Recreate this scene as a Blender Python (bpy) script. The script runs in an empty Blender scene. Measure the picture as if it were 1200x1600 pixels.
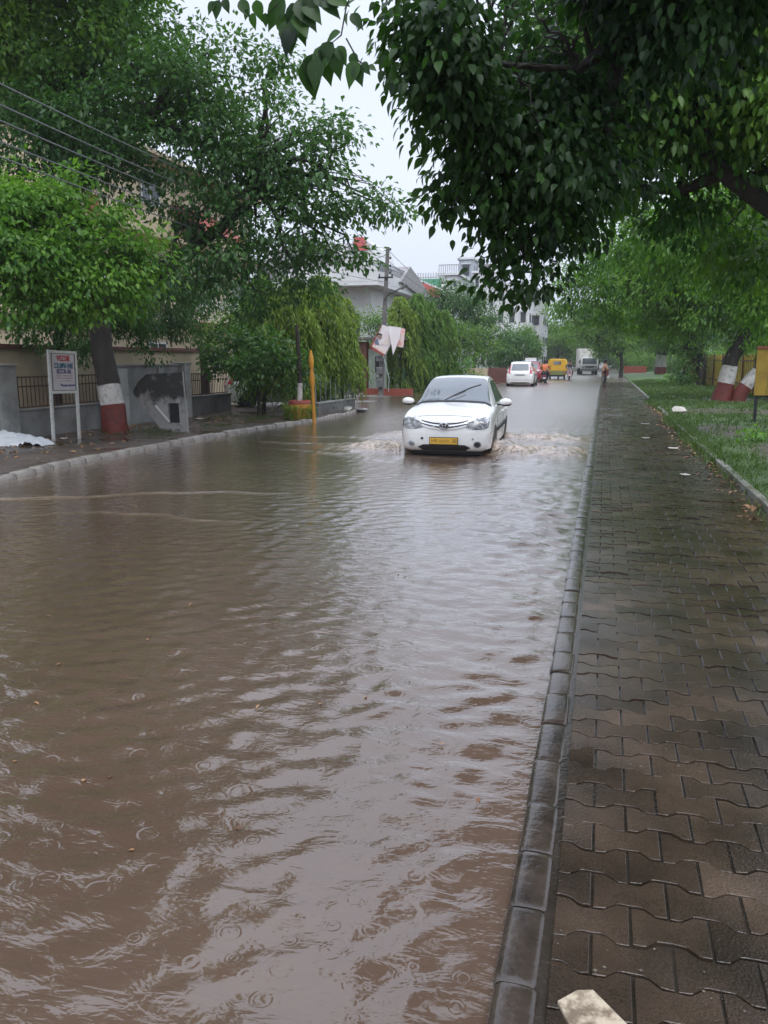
import bpy, bmesh, math, random
import numpy as np
from mathutils import Vector, Matrix, geometry
from mathutils.bvhtree import BVHTree

R = math.radians
scene = bpy.context.scene
COL = scene.collection

# ---------------------------------------------------------------- camera
F_PX = 1250.0                       # focal length in pixels of the 1200x1600 photograph
PITCH = math.atan(240 / F_PX)
CAM_H = 1.75
YAW = math.atan(345 / (F_PX / math.cos(PITCH)))
cam_d = bpy.data.cameras.new('camera')
cam = bpy.data.objects.new('camera', cam_d)
COL.objects.link(cam)
cam.location = (0, 0, CAM_H)
cam.rotation_euler = (math.pi / 2 - PITCH, 0, YAW)
cam_d.sensor_fit = 'VERTICAL'
cam_d.sensor_height = 36
cam_d.lens = F_PX / 1600 * 36
cam_d.clip_start = 0.05
cam_d.clip_end = 3000
scene.camera = cam

# ---------------------------------------------------------------- sky and sun
SUN_EL, SUN_AZ = R(58), R(155)      # azimuth measured from +Y towards +X
world = bpy.data.worlds.new('World')
scene.world = world
world.use_nodes = True
nt = world.node_tree
nt.nodes.clear()
wo = nt.nodes.new('ShaderNodeOutputWorld')
bg = nt.nodes.new('ShaderNodeBackground')
sky = nt.nodes.new('ShaderNodeTexSky')
sky.sky_type = 'NISHITA'
sky.sun_disc = False
sky.sun_elevation = SUN_EL
sky.sun_rotation = SUN_AZ
sky.air_density = 1.6
sky.dust_density = 6.0
sky.ozone_density = 1.0
hs = nt.nodes.new('ShaderNodeHueSaturation')
hs.inputs['Saturation'].default_value = 0.22
# overcast: the cloud layer evens the sky out to a pale blue grey
tcn = nt.nodes.new('ShaderNodeTexCoord')
ns = nt.nodes.new('ShaderNodeTexNoise')
ns.inputs['Scale'].default_value = 1.6
ns.inputs['Detail'].default_value = 4
mp = nt.nodes.new('ShaderNodeMapping')
mp.inputs['Scale'].default_value = (1, 1, 3)
cr = nt.nodes.new('ShaderNodeValToRGB')
cr.color_ramp.elements[0].position = 0.3
cr.color_ramp.elements[0].color = (6.0, 6.7, 8.3, 1)
cr.color_ramp.elements[1].position = 0.75
cr.color_ramp.elements[1].color = (7.2, 7.9, 9.3, 1)
mx = nt.nodes.new('ShaderNodeMix')
mx.data_type = 'RGBA'
mx.inputs['Factor'].default_value = 0.75
nt.links.new(tcn.outputs['Generated'], mp.inputs['Vector'])
nt.links.new(mp.outputs['Vector'], ns.inputs['Vector'])
nt.links.new(ns.outputs['Fac'], cr.inputs['Fac'])
nt.links.new(sky.outputs['Color'], hs.inputs['Color'])
nt.links.new(hs.outputs['Color'], mx.inputs['A'])
nt.links.new(cr.outputs['Color'], mx.inputs['B'])
# an overcast sky is about three times brighter overhead than at the horizon
sxyz = nt.nodes.new('ShaderNodeSeparateXYZ')
nt.links.new(tcn.outputs['Generated'], sxyz.inputs[0])
grd = nt.nodes.new('ShaderNodeMapRange')
grd.inputs['From Min'].default_value = 0.35
grd.inputs['From Max'].default_value = 1.0
grd.inputs['To Min'].default_value = 1.10
grd.inputs['To Max'].default_value = 2.1
nt.links.new(sxyz.outputs['Z'], grd.inputs['Value'])
scl_ = nt.nodes.new('ShaderNodeVectorMath')
scl_.operation = 'SCALE'
nt.links.new(mx.outputs['Result'], scl_.inputs[0])
nt.links.new(grd.outputs['Result'], scl_.inputs['Scale'])
nt.links.new(scl_.outputs['Vector'], bg.inputs['Color'])
bg.inputs['Strength'].default_value = 0.120
nt.links.new(bg.outputs['Background'], wo.inputs['Surface'])

sun_d = bpy.data.lights.new('sun', 'SUN')
sun_d.energy = 0.7
sun_d.angle = R(30)
sun_d.color = (1.0, 0.97, 0.93)
sun = bpy.data.objects.new('sun', sun_d)
COL.objects.link(sun)
sun.rotation_euler = Vector((math.sin(SUN_AZ) * math.cos(SUN_EL), math.cos(SUN_AZ) * math.cos(SUN_EL), math.sin(SUN_EL))).to_track_quat('Z', 'Y').to_euler()
scene.view_settings.view_transform = 'Standard'
scene.view_settings.look = 'None'
scene.view_settings.gamma = 1
scene.view_settings.exposure = 0.18
scene.cycles.max_bounces = 7
scene.cycles.transparent_max_bounces = 6
scene.cycles.transmission_bounces = 4
scene.cycles.volume_bounces = 0
scene.cycles.caustics_reflective = False
scene.cycles.caustics_refractive = False
scene.cycles.sample_clamp_indirect = 4


# ---------------------------------------------------------------- helpers
def at(px, py, Y):
    """world point at distance Y along the road that a pixel of the photograph looks at"""
    u, v = (px - 600) / F_PX, (800 - py) / F_PX
    dx, dy = u, math.cos(PITCH) + v * math.sin(PITCH)
    dz = -math.sin(PITCH) + v * math.cos(PITCH)
    c, s = math.cos(YAW), math.sin(YAW)
    wx, wy = c * dx - s * dy, s * dx + c * dy
    t = Y / wy
    return Vector((wx * t, Y, CAM_H + dz * t))


def ground(px, py, z=0.0):
    p = at(px, py, 10)
    t = (z - CAM_H) / (p.z - CAM_H)
    return Vector((p.x * t, 10 * t, z))


def tag(o, label=None, cat=None, group=None, kind=None):
    if label: o['label'] = label
    if cat: o['category'] = cat
    if group: o['group'] = group
    if kind: o['kind'] = kind
    return o


def empty(name, loc=(0, 0, 0), rz=0.0, label=None, cat=None, group=None):
    o = bpy.data.objects.new(name, None)
    o.empty_display_size = 0.2
    COL.objects.link(o)
    o.location = loc
    o.rotation_euler = (0, 0, rz)
    return tag(o, label, cat, group)


def children(o):
    return [c for c in bpy.data.objects if c.parent == o]


def copy_tree(o, parent=None):
    c = o.copy()
    COL.objects.link(c)
    c.parent = parent
    for ch in children(o):
        copy_tree(ch, c)
    return c


def frame_of(d):
    d = Vector(d).normalized()
    a = Vector((0, 0, 1)) if abs(d.z) < 0.9 else Vector((0, 1, 0))
    s = d.cross(a).normalized()
    return s, s.cross(d).normalized()


class MB:
    """collects shapes and links them as one mesh object"""
    def __init__(self):
        self.v, self.f, self.m = [], [], []

    def add(self, vs, fs, mi=0):
        n = len(self.v)
        self.v += [tuple(p) for p in vs]
        self.f += [tuple(i + n for i in q) for q in fs]
        self.m += [mi] * len(fs)

    def box(self, c, s, mi=0, rot=None, taper=1.0):
        hx, hy, hz = s[0] / 2, s[1] / 2, s[2] / 2
        vs = []
        for z in (-1, 1):
            k = taper if z > 0 else 1.0
            for x, y in ((-1, -1), (1, -1), (1, 1), (-1, 1)):
                vs.append(Vector((x * hx * k, y * hy * k, z * hz)))
        if rot is not None:
            vs = [rot @ p for p in vs]
        vs = [p + Vector(c) for p in vs]
        self.add(vs, [(3, 2, 1, 0), (4, 5, 6, 7), (0, 1, 5, 4), (1, 2, 6, 5), (2, 3, 7, 6), (3, 0, 4, 7)], mi)

    def bar(self, a, b, w, h, mi=0):
        a, b = Vector(a), Vector(b)
        d = b - a
        s, u = frame_of(d)
        vs = []
        for p in (a, b):
            for i, j in ((-1, -1), (1, -1), (1, 1), (-1, 1)):
                vs.append(p + s * i * w / 2 + u * j * h / 2)
        self.add(vs, [(3, 2, 1, 0), (4, 5, 6, 7), (0, 1, 5, 4), (1, 2, 6, 5), (2, 3, 7, 6), (3, 0, 4, 7)], mi)

    def tube(self, pts, rad, seg=8, mi=0, caps=True, wob=0.0, rng=None, squash=None):
        pts = [Vector(p) for p in pts]
        if not hasattr(rad, '__len__'):
            rad = [rad] * len(pts)
        vs, fs = [], []
        s = None
        for i, p in enumerate(pts):
            d = (pts[min(i + 1, len(pts) - 1)] - pts[max(i - 1, 0)]).normalized()
            if s is None:
                s, u = frame_of(d)
            else:
                s = (s - d * s.dot(d)).normalized()
                u = s.cross(d)
            for k in range(seg):
                a = 2 * math.pi * k / seg
                r = rad[i] * (1 + (wob * math.sin(3 * a + i * .7) + (rng.uniform(-wob, wob) if rng else 0)))
                vs.append(p + s * math.cos(a) * r + u * math.sin(a) * r * (squash or 1))
        for i in range(len(pts) - 1):
            for k in range(seg):
                k2 = (k + 1) % seg
                fs.append((i * seg + k, i * seg + k2, (i + 1) * seg + k2, (i + 1) * seg + k))
        if caps:
            fs.append(tuple(range(seg - 1, -1, -1)))
            n = (len(pts) - 1) * seg
            fs.append(tuple(n + k for k in range(seg)))
        self.add(vs, fs, mi)

    def lathe(self, prof, c=(0, 0, 0), seg=16, mi=0, axis='Z'):
        vs, fs = [], []
        for r, z in prof:
            for k in range(seg):
                a = 2 * math.pi * k / seg
                x, y = r * math.cos(a), r * math.sin(a)
                p = (x, y, z) if axis == 'Z' else ((z, x, y) if axis == 'X' else (x, z, y))
                vs.append(Vector(p) + Vector(c))
        n = len(prof)
        for i in range(n - 1):
            for k in range(seg):
                k2 = (k + 1) % seg
                fs.append((i * seg + k, i * seg + k2, (i + 1) * seg + k2, (i + 1) * seg + k))
        fs.append(tuple(range(seg - 1, -1, -1)))
        fs.append(tuple((n - 1) * seg + k for k in range(seg)))
        self.add(vs, fs, mi)

    def ball(self, c, r, mi=0, seg=10, rings=6):
        if not hasattr(r, '__len__'):
            r = (r, r, r)
        vs, fs = [], []
        for i in range(rings + 1):
            t = math.pi * i / rings
            for k in range(seg):
                a = 2 * math.pi * k / seg
                rr = max(math.sin(t), 0.02)
                vs.append((c[0] + r[0] * rr * math.cos(a), c[1] + r[1] * rr * math.sin(a), c[2] + r[2] * math.cos(t)))
        for i in range(rings):
            for k in range(seg):
                k2 = (k + 1) % seg
                fs.append((i * seg + k, (i + 1) * seg + k, (i + 1) * seg + k2, i * seg + k2))
        self.add(vs, fs, mi)

    def prism(self, outline, a, b, mi=0):
        """outline: list of 3D points (planar), extruded by vector b-a"""
        off = Vector(b) - Vector(a)
        n = len(outline)
        vs = [Vector(p) for p in outline] + [Vector(p) + off for p in outline]
        fs = [tuple(range(n - 1, -1, -1)), tuple(range(n, 2 * n))]
        fs += [(i, (i + 1) % n, (i + 1) % n + n, i + n) for i in range(n)]
        self.add(vs, fs, mi)

    def build(self, name, mats, parent=None, smooth=False, bevel=0.0, loc=None):
        me = bpy.data.meshes.new(name)
        me.from_pydata([tuple(p) for p in self.v], [], self.f)
        if not isinstance(mats, (list, tuple)):
            mats = [mats]
        for m in mats:
            me.materials.append(m)
        if len(mats) > 1:
            me.polygons.foreach_set('material_index', self.m)
        me.update()
        bm = bmesh.new()
        bm.from_mesh(me)
        bmesh.ops.recalc_face_normals(bm, faces=bm.faces)
        bm.to_mesh(me)
        bm.free()
        if smooth:
            me.polygons.foreach_set('use_smooth', [True] * len(me.polygons))
            try:
                me.set_sharp_from_angle(angle=R(38))
            except Exception:
                pass
        o = bpy.data.objects.new(name, me)
        COL.objects.link(o)
        if parent:
            o.parent = parent
        if loc:
            o.location = loc
        if bevel:
            b = o.modifiers.new('bevel', 'BEVEL')
            b.width = bevel
            b.segments = 2
            b.limit_method = 'ANGLE'
            b.angle_limit = R(40)
        return o


# ---------------------------------------------------------------- materials
def mat(name, col, rough=0.6, var=0.15, scale=4.0, bump=0.0, bscale=None, metal=0.0, spec=0.5, col2=None, thr=(0.35, 0.65),
        coat=0.0, wet=0.0, coords='Object', stretch=(1, 1, 1), emit=None):
    """principled with noise variation between col and col2, optional bump and wet (glossy) patches"""
    m = bpy.data.materials.new(name)
    m.use_nodes = True
    t = m.node_tree
    b = t.nodes['Principled BSDF']
    L = t.links.new
    tc = t.nodes.new('ShaderNodeTexCoord')
    mpn = t.nodes.new('ShaderNodeMapping')
    mpn.inputs['Scale'].default_value = stretch
    L(tc.outputs[coords], mpn.inputs['Vector'])
    n = t.nodes.new('ShaderNodeTexNoise')
    n.inputs['Scale'].default_value = scale
    n.inputs['Detail'].default_value = 6
    n.inputs['Roughness'].default_value = 0.65
    L(mpn.outputs['Vector'], n.inputs['Vector'])
    r = t.nodes.new('ShaderNodeValToRGB')
    c2 = col2 or tuple(max(0, c * (1 - var * 2)) for c in col)
    r.color_ramp.elements[0].position = thr[0]
    r.color_ramp.elements[1].position = thr[1]
    r.color_ramp.elements[0].color = (*c2, 1)
    r.color_ramp.elements[1].color = (*col, 1)
    L(n.outputs['Fac'], r.inputs['Fac'])
    L(r.outputs['Color'], b.inputs['Base Color'])
    b.inputs['Roughness'].default_value = rough
    b.inputs['Metallic'].default_value = metal
    b.inputs['Specular IOR Level'].default_value = spec
    b.inputs['Coat Weight'].default_value = coat
    b.inputs['Coat Roughness'].default_value = 0.05
    if wet:
        n2 = t.nodes.new('ShaderNodeTexNoise')
        n2.inputs['Scale'].default_value = scale * 0.6
        n2.inputs['Detail'].default_value = 4
        L(mpn.outputs['Vector'], n2.inputs['Vector'])
        r2 = t.nodes.new('ShaderNodeMapRange')
        r2.inputs['From Min'].default_value = 0.35
        r2.inputs['From Max'].default_value = 0.62
        r2.inputs['To Min'].default_value = max(0.04, rough * (1 - wet))
        r2.inputs['To Max'].default_value = rough
        L(n2.outputs['Fac'], r2.inputs['Value'])
        L(r2.outputs['Result'], b.inputs['Roughness'])
    if bump:
        n3 = t.nodes.new('ShaderNodeTexNoise')
        n3.inputs['Scale'].default_value = bscale or scale * 6
        n3.inputs['Detail'].default_value = 5
        L(mpn.outputs['Vector'], n3.inputs['Vector'])
        bp = t.nodes.new('ShaderNodeBump')
        bp.inputs['Strength'].default_value = 0.6
        bp.inputs['Distance'].default_value = bump
        L(n3.outputs['Fac'], bp.inputs['Height'])
        L(bp.outputs['Normal'], b.inputs['Normal'])
    if emit:
        b.inputs['Emission Color'].default_value = (*emit[0], 1)
        b.inputs['Emission Strength'].default_value = emit[1]
    return m


def leaf_mat(name, dark, light, rough=0.38, trans=0.35):
    m = bpy.data.materials.new(name)
    m.use_nodes = True
    t = m.node_tree
    b = t.nodes['Principled BSDF']
    out = t.nodes['Material Output']
    L = t.links.new
    a = t.nodes.new('ShaderNodeAttribute')
    a.attribute_name = 'tint'
    r = t.nodes.new('ShaderNodeValToRGB')
    r.color_ramp.elements[0].position = 0.0
    r.color_ramp.elements[0].color = (*dark, 1)
    r.color_ramp.elements[1].position = 1.0
    r.color_ramp.elements[1].color = (*light, 1)
    L(a.outputs['Fac'], r.inputs['Fac'])
    L(r.outputs['Color'], b.inputs['Base Color'])
    b.inputs['Roughness'].default_value = rough
    b.inputs['Specular IOR Level'].default_value = 0.4
    tr = t.nodes.new('ShaderNodeBsdfTranslucent')
    g = t.nodes.new('ShaderNodeMix')
    g.data_type = 'RGBA'
    g.blend_type = 'MULTIPLY'
    g.inputs['Factor'].default_value = 1
    g.inputs['B'].default_value = (1.5, 1.7, 0.6, 1)
    L(r.outputs['Color'], g.inputs['A'])
    L(g.outputs['Result'], tr.inputs['Color'])
    ms = t.nodes.new('ShaderNodeMixShader')
    ms.inputs['Fac'].default_value = trans
    L(b.outputs['BSDF'], ms.inputs[1])
    L(tr.outputs['BSDF'], ms.inputs[2])
    L(ms.outputs['Shader'], out.inputs['Surface'])
    return m


M = {}
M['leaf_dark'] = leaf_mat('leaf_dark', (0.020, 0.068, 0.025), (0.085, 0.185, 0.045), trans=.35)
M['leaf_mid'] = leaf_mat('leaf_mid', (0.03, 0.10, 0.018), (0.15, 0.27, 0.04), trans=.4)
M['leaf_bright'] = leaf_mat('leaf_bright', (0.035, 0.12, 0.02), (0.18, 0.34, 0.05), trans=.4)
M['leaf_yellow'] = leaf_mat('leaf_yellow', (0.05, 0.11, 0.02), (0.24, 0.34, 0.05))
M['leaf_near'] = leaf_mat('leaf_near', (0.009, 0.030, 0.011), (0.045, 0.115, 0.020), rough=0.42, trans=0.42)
M['grass'] = leaf_mat('grass_blades', (0.035, 0.075, 0.018), (0.12, 0.19, 0.05), rough=0.5, trans=0.3)
M['bark'] = mat('bark', (0.042, 0.032, 0.026), 0.75, col2=(0.015, 0.012, 0.010), scale=9, bump=0.03, stretch=(1, 1, 0.35))
M['bark_red'] = mat('red_oxide_paint_on_bark', (0.17, 0.028, 0.022), 0.6, col2=(0.07, 0.022, 0.016), scale=7, bump=0.03, thr=(.32, .55))
M['bark_white'] = mat('white_paint_on_bark', (0.56, 0.54, 0.52), 0.6, col2=(0.20, 0.17, 0.14), scale=8, bump=0.03, thr=(.30, .50))
M['white_paint'] = mat('white_car_paint', (0.80, 0.80, 0.79), 0.25, var=0.03, scale=3, coat=0.8)
M['car_glass'] = mat('car_glass', (0.10, 0.12, 0.14), 0.07, var=0.1, spec=0.8, coat=1.0)
M['rubber'] = mat('tyre_rubber', (0.02, 0.02, 0.02), 0.6, var=0.1)
M['black_plastic'] = mat('black_plastic', (0.018, 0.018, 0.02), 0.45, var=0.1)
M['chrome'] = mat('chrome', (0.75, 0.75, 0.76), 0.12, metal=1.0, var=0.03)
M['lamp_glass'] = mat('lamp_glass', (0.38, 0.39, 0.41), 0.10, var=0.38, scale=14, coat=1.0, thr=(0.42, 0.58))
M['red_lens'] = mat('red_lamp_lens', (0.55, 0.05, 0.07), 0.15, var=0.1, coat=1.0)
M['plate_yellow'] = mat('yellow_number_plate', (0.70, 0.42, 0.05), 0.4, var=0.05)
M['ink_dark'] = mat('dark_lettering', (0.03, 0.03, 0.04), 0.5, var=0.05)
M['ink_faint'] = mat('faded_brown_lettering', (0.32, 0.20, 0.03), 0.5, var=0.05)
M['ink_red'] = mat('red_lettering', (0.50, 0.05, 0.06), 0.6, var=0.15, scale=20)
M['ink_teal'] = mat('teal_lettering', (0.04, 0.14, 0.22), 0.6, var=0.15, scale=20)
M['ink_violet'] = mat('violet_lettering', (0.10, 0.08, 0.20), 0.6, var=0.1, scale=20)
M['ink_pink'] = mat('faded_pink_lettering', (0.50, 0.30, 0.33), 0.6, var=0.1, scale=20)
M['sign_face'] = mat('weathered_sign_face', (0.60, 0.57, 0.58), 0.55, col2=(0.47, 0.42, 0.42), scale=3)
M['sign_frame'] = mat('sign_frame_paint', (0.62, 0.62, 0.58), 0.5, col2=(0.40, 0.34, 0.28), scale=12, thr=(0.25, 0.5))
M['plaster'] = mat('grey_plaster', (0.26, 0.26, 0.25), 0.7, col2=(0.13, 0.13, 0.125), scale=1.3, bump=0.01)
M['plaster_light'] = mat('light_grey_plaster', (0.40, 0.40, 0.38), 0.7, col2=(0.22, 0.22, 0.21), scale=1.8, bump=0.01)
M['plaster_dark'] = mat('damp_grey_plaster', (0.17, 0.17, 0.165), 0.6, col2=(0.07, 0.07, 0.07), scale=1.2, bump=0.01)
M['iron'] = mat('rusty_iron', (0.05, 0.035, 0.03), 0.6, col2=(0.10, 0.04, 0.025), scale=8)
M['iron_black'] = mat('black_iron', (0.02, 0.02, 0.022), 0.5)
M['cream'] = mat('cream_wall', (0.60, 0.50, 0.34), 0.7, col2=(0.48, 0.40, 0.27), scale=0.8)
M['cream_dull'] = mat('dull_cream_wall', (0.50, 0.41, 0.28), 0.75, col2=(0.34, 0.28, 0.19), scale=0.7)
M['brick_red'] = mat('brick_red_trim', (0.33, 0.085, 0.06), 0.7, col2=(0.30, 0.07, 0.05), scale=2)
M['coping'] = mat('red_brown_coping', (0.15, 0.06, 0.045), 0.6, scale=3)
M['yellow'] = mat('ochre_post_paint', (0.66, 0.31, 0.03), 0.45, col2=(0.50, 0.22, 0.03), scale=5)
M['concrete_pole'] = mat('concrete_pole', (0.20, 0.19, 0.18), 0.8, col2=(0.11, 0.10, 0.10), scale=3)
M['metal_grey'] = mat('grey_metal', (0.28, 0.29, 0.30), 0.4, metal=0.6)
M['wall_white'] = mat('white_wall', (0.74, 0.74, 0.74), 0.7, col2=(0.60, 0.60, 0.60), scale=0.5)
M['wall_grey'] = mat('pale_grey_wall', (0.52, 0.53, 0.54), 0.7, col2=(0.42, 0.43, 0.44), scale=0.4)
M['window_dark'] = mat('window_glass', (0.06, 0.07, 0.08), 0.15, var=0.3, scale=1.0)
M['tile_grey'] = mat('grey_roof_tiles', (0.36, 0.34, 0.34), 0.6, col2=(0.24, 0.23, 0.23), scale=3, stretch=(1, 1, 6))
M['roof_red'] = mat('red_roof_sheet', (0.62, 0.12, 0.11), 0.55, col2=(0.50, 0.09, 0.09), scale=1)
M['roof_green'] = mat('green_roof_sheet', (0.10, 0.36, 0.22), 0.55, scale=1)
M['yellow_sheet'] = mat('yellow_sheet', (0.46, 0.30, 0.04), 0.55, col2=(0.26, 0.16, 0.03), scale=2.2, thr=(0.3, 0.6))
M['paper'] = mat('scrap_paper', (0.62, 0.58, 0.52), 0.6, var=0.15, scale=20)
M['marble'] = mat('broken_pale_tile', (0.50, 0.42, 0.31), 0.30, col2=(0.17, 0.125, 0.085), scale=22, thr=(0.4, 0.6), bump=0.002)
M['tarp'] = mat('white_plastic_sheet', (0.75, 0.77, 0.80), 0.35, var=0.08, scale=5)

# ---------------------------------------------------------------- ground, water, paths
def water_material():
    m = bpy.data.materials.new('muddy_flood_water')
    m.use_nodes = True
    t = m.node_tree
    b = t.nodes['Principled BSDF']
    L = t.links.new

    def nd(kind, **kw):
        n = t.nodes.new(kind)
        for k, v in kw.items():
            if k in n.inputs:
                n.inputs[k].default_value = v
            else:
                setattr(n, k, v)
        return n
    tc = nd('ShaderNodeTexCoord')
    at_ = nd('ShaderNodeAttribute', attribute_name='foam')
    ncol = nd('ShaderNodeTexNoise', Scale=0.6, Detail=5.0)
    L(tc.outputs['Object'], ncol.inputs['Vector'])
    r = nd('ShaderNodeValToRGB')
    r.color_ramp.elements[0].position = .3
    r.color_ramp.elements[0].color = (0.092, 0.059, 0.041, 1)
    r.color_ramp.elements[1].position = .7
    r.color_ramp.elements[1].color = (0.125, 0.083, 0.060, 1)
    L(ncol.outputs['Fac'], r.inputs['Fac'])
    nf = nd('ShaderNodeTexNoise', Scale=6.0, Detail=9.0, Distortion=1.2)
    L(tc.outputs['Object'], nf.inputs['Vector'])
    mrf = nd('ShaderNodeMapRange')
    mrf.inputs['From Min'].default_value = .36
    mrf.inputs['From Max'].default_value = .60
    mrf.inputs['To Min'].default_value = .12
    mrf.inputs['To Max'].default_value = 1.0
    L(nf.outputs['Fac'], mrf.inputs['Value'])
    mu = nd('ShaderNodeMath', operation='MULTIPLY')
    L(at_.outputs['Fac'], mu.inputs[0])
    L(mrf.outputs['Result'], mu.inputs[1])
    mc = nd('ShaderNodeMix', data_type='RGBA')
    L(mu.outputs['Value'], mc.inputs['Factor'])
    L(r.outputs['Color'], mc.inputs['A'])
    mc.inputs['B'].default_value = (0.52, 0.41, 0.32, 1)
    L(mc.outputs['Result'], b.inputs['Base Color'])
    rr = nd('ShaderNodeMath', operation='MULTIPLY_ADD')
    rr.inputs[1].default_value = 0.45
    # water farther along the road is broken up by rain and traffic finer than can be seen
    chp = nd('ShaderNodeAttribute', attribute_name='chop')
    ch2 = nd('ShaderNodeMath', operation='MULTIPLY_ADD')
    ch2.inputs[1].default_value = 0.26
    ch2.inputs[2].default_value = 0.03
    L(chp.outputs['Fac'], ch2.inputs[0])
    L(ch2.outputs['Value'], rr.inputs[2])
    L(mu.outputs['Value'], rr.inputs[0])
    L(rr.outputs['Value'], b.inputs['Roughness'])
    L(ch2.outputs['Value'], b.inputs['Coat Roughness'])
    b.inputs['IOR'].default_value = 1.42
    b.inputs['Specular IOR Level'].default_value = 0.55
    b.inputs['Coat Weight'].default_value = 1.0       # the clear film of water over the silt
    b.inputs['Coat IOR'].default_value = 1.5
    b.inputs['Coat Roughness'].default_value = 0.03

    # ripples: wind wavelets lying across the road, finer cross chop, and rain rings
    heights = []
    mp1 = nd('ShaderNodeMapping')
    mp1.inputs['Rotation'].default_value = (0, 0, R(20))
    mp1.inputs['Scale'].default_value = (0.62, 1.35, 1)
    L(tc.outputs['Object'], mp1.inputs['Vector'])
    n1 = nd('ShaderNodeTexNoise', Scale=9.0, Detail=3.0, Roughness=0.55, Distortion=0.6)
    L(mp1.outputs['Vector'], n1.inputs['Vector'])
    heights.append((n1.outputs['Fac'], 0.0072))
    mp2 = nd('ShaderNodeMapping')
    mp2.inputs['Rotation'].default_value = (0, 0, R(-24))
    mp2.inputs['Scale'].default_value = (0.8, 1.25, 1)
    L(tc.outputs['Object'], mp2.inputs['Vector'])
    n2 = nd('ShaderNodeTexNoise', Scale=26.0, Detail=2.5, Roughness=0.5, Distortion=0.8)
    L(mp2.outputs['Vector'], n2.inputs['Vector'])
    heights.append((n2.outputs['Fac'], 0.0016))
    for sc, freq, amp, seed, rad in ((2.6, 130, 0.0004, 0.0, 0.30), (5.5, 210, 0.0006, 3.7, 0.34), (9.0, 330, 0.0004, 7.7, 0.36)):
        mp3 = nd('ShaderNodeMapping')
        mp3.inputs['Location'].default_value = (seed, seed * 1.7, 0)
        L(tc.outputs['Object'], mp3.inputs['Vector'])
        v = nd('ShaderNodeTexVoronoi', voronoi_dimensions='2D', feature='F1', Scale=sc, Randomness=1.0)
        L(mp3.outputs['Vector'], v.inputs['Vector'])
        sep = nd('ShaderNodeSeparateColor')
        L(v.outputs['Color'], sep.inputs['Color'])
        # ring front radius differs per drop
        rad_n = nd('ShaderNodeMath', operation='MULTIPLY_ADD')
        rad_n.inputs[1].default_value = rad * 0.8
        rad_n.inputs[2].default_value = 0.03
        L(sep.outputs['Red'], rad_n.inputs[0])
        df = nd('ShaderNodeMath', operation='SUBTRACT')
        L(v.outputs['Distance'], df.inputs[0])
        L(rad_n.outputs['Value'], df.inputs[1])
        sn = nd('ShaderNodeMath', operation='MULTIPLY')
        sn.inputs[1].default_value = freq / sc
        L(df.outputs['Value'], sn.inputs[0])
        si = nd('ShaderNodeMath', operation='SINE')
        L(sn.outputs['Value'], si.inputs[0])
        # gaussian envelope around the front
        sq = nd('ShaderNodeMath', operation='MULTIPLY')
        L(df.outputs['Value'], sq.inputs[0])
        L(df.outputs['Value'], sq.inputs[1])
        sq2 = nd('ShaderNodeMath', operation='MULTIPLY')
        sq2.inputs[1].default_value = -260.0
        L(sq.outputs['Value'], sq2.inputs[0])
        ex = nd('ShaderNodeMath', operation='EXPONENT')
        L(sq2.outputs['Value'], ex.inputs[0])
        gate = nd('ShaderNodeMath', operation='GREATER_THAN')
        gate.inputs[1].default_value = 0.70
        L(sep.outputs['Green'], gate.inputs[0])
        p1 = nd('ShaderNodeMath', operation='MULTIPLY')
        L(si.outputs['Value'], p1.inputs[0])
        L(ex.outputs['Value'], p1.inputs[1])
        p2 = nd('ShaderNodeMath', operation='MULTIPLY')
        L(p1.outputs['Value'], p2.inputs[0])
        L(gate.outputs['Value'], p2.inputs[1])
        heights.append((p2.outputs['Value'], amp))
    acc = None
    for sock, amp in heights:
        k = nd('ShaderNodeMath', operation='MULTIPLY')
        k.inputs[1].default_value = amp
        L(sock, k.inputs[0])
        if acc is None:
            acc = k.outputs['Value']
        else:
            s = nd('ShaderNodeMath', operation='ADD')
            L(acc, s.inputs[0])
            L(k.outputs['Value'], s.inputs[1])
            acc = s.outputs['Value']
    bp = nd('ShaderNodeBump', Strength=1.0, Distance=1.0)
    L(acc, bp.inputs['Height'])
    L(bp.outputs['Normal'], b.inputs['Normal'])
    L(bp.outputs['Normal'], b.inputs['Coat Normal'])
    return m


def grid_mesh(name, X, Y, Z, m, attrs=None, smooth=True):
    """X, Y, Z: 2D arrays"""
    ny, nx = X.shape
    co = np.stack([X, Y, Z], -1).reshape(-1, 3).astype(np.float32)
    idx = np.arange(ny * nx).reshape(ny, nx)
    q = np.stack([idx[:-1, :-1], idx[:-1, 1:], idx[1:, 1:], idx[1:, :-1]], -1).reshape(-1, 4)
    return np_mesh(name, co, q, m, attrs, smooth)


def np_mesh(name, co, faces, m, attrs=None, smooth=True, parent=None):
    me = bpy.data.meshes.new(name)
    nf, k = faces.shape
    me.vertices.add(len(co))
    me.vertices.foreach_set('co', np.ascontiguousarray(co, dtype=np.float32).ravel())
    me.loops.add(nf * k)
    me.loops.foreach_set('vertex_index', np.ascontiguousarray(faces, dtype=np.int32).ravel())
    me.polygons.add(nf)
    me.polygons.foreach_set('loop_start', np.arange(0, nf * k, k, dtype=np.int32))
    me.polygons.foreach_set('loop_total', np.full(nf, k, dtype=np.int32))
    if smooth != 'as is':
        me.polygons.foreach_set('use_smooth', np.full(nf, bool(smooth)))
    for an, arr in (attrs or {}).items():
        a = me.attributes.new(an, 'FLOAT', 'POINT')
        a.data.foreach_set('value', np.ascontiguousarray(arr, dtype=np.float32).ravel())
    me.materials.append(m)
    me.update(calc_edges=True)
    me.validate()
    o = bpy.data.objects.new(name, me)
    COL.objects.link(o)
    o.parent = parent
    return o


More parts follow.
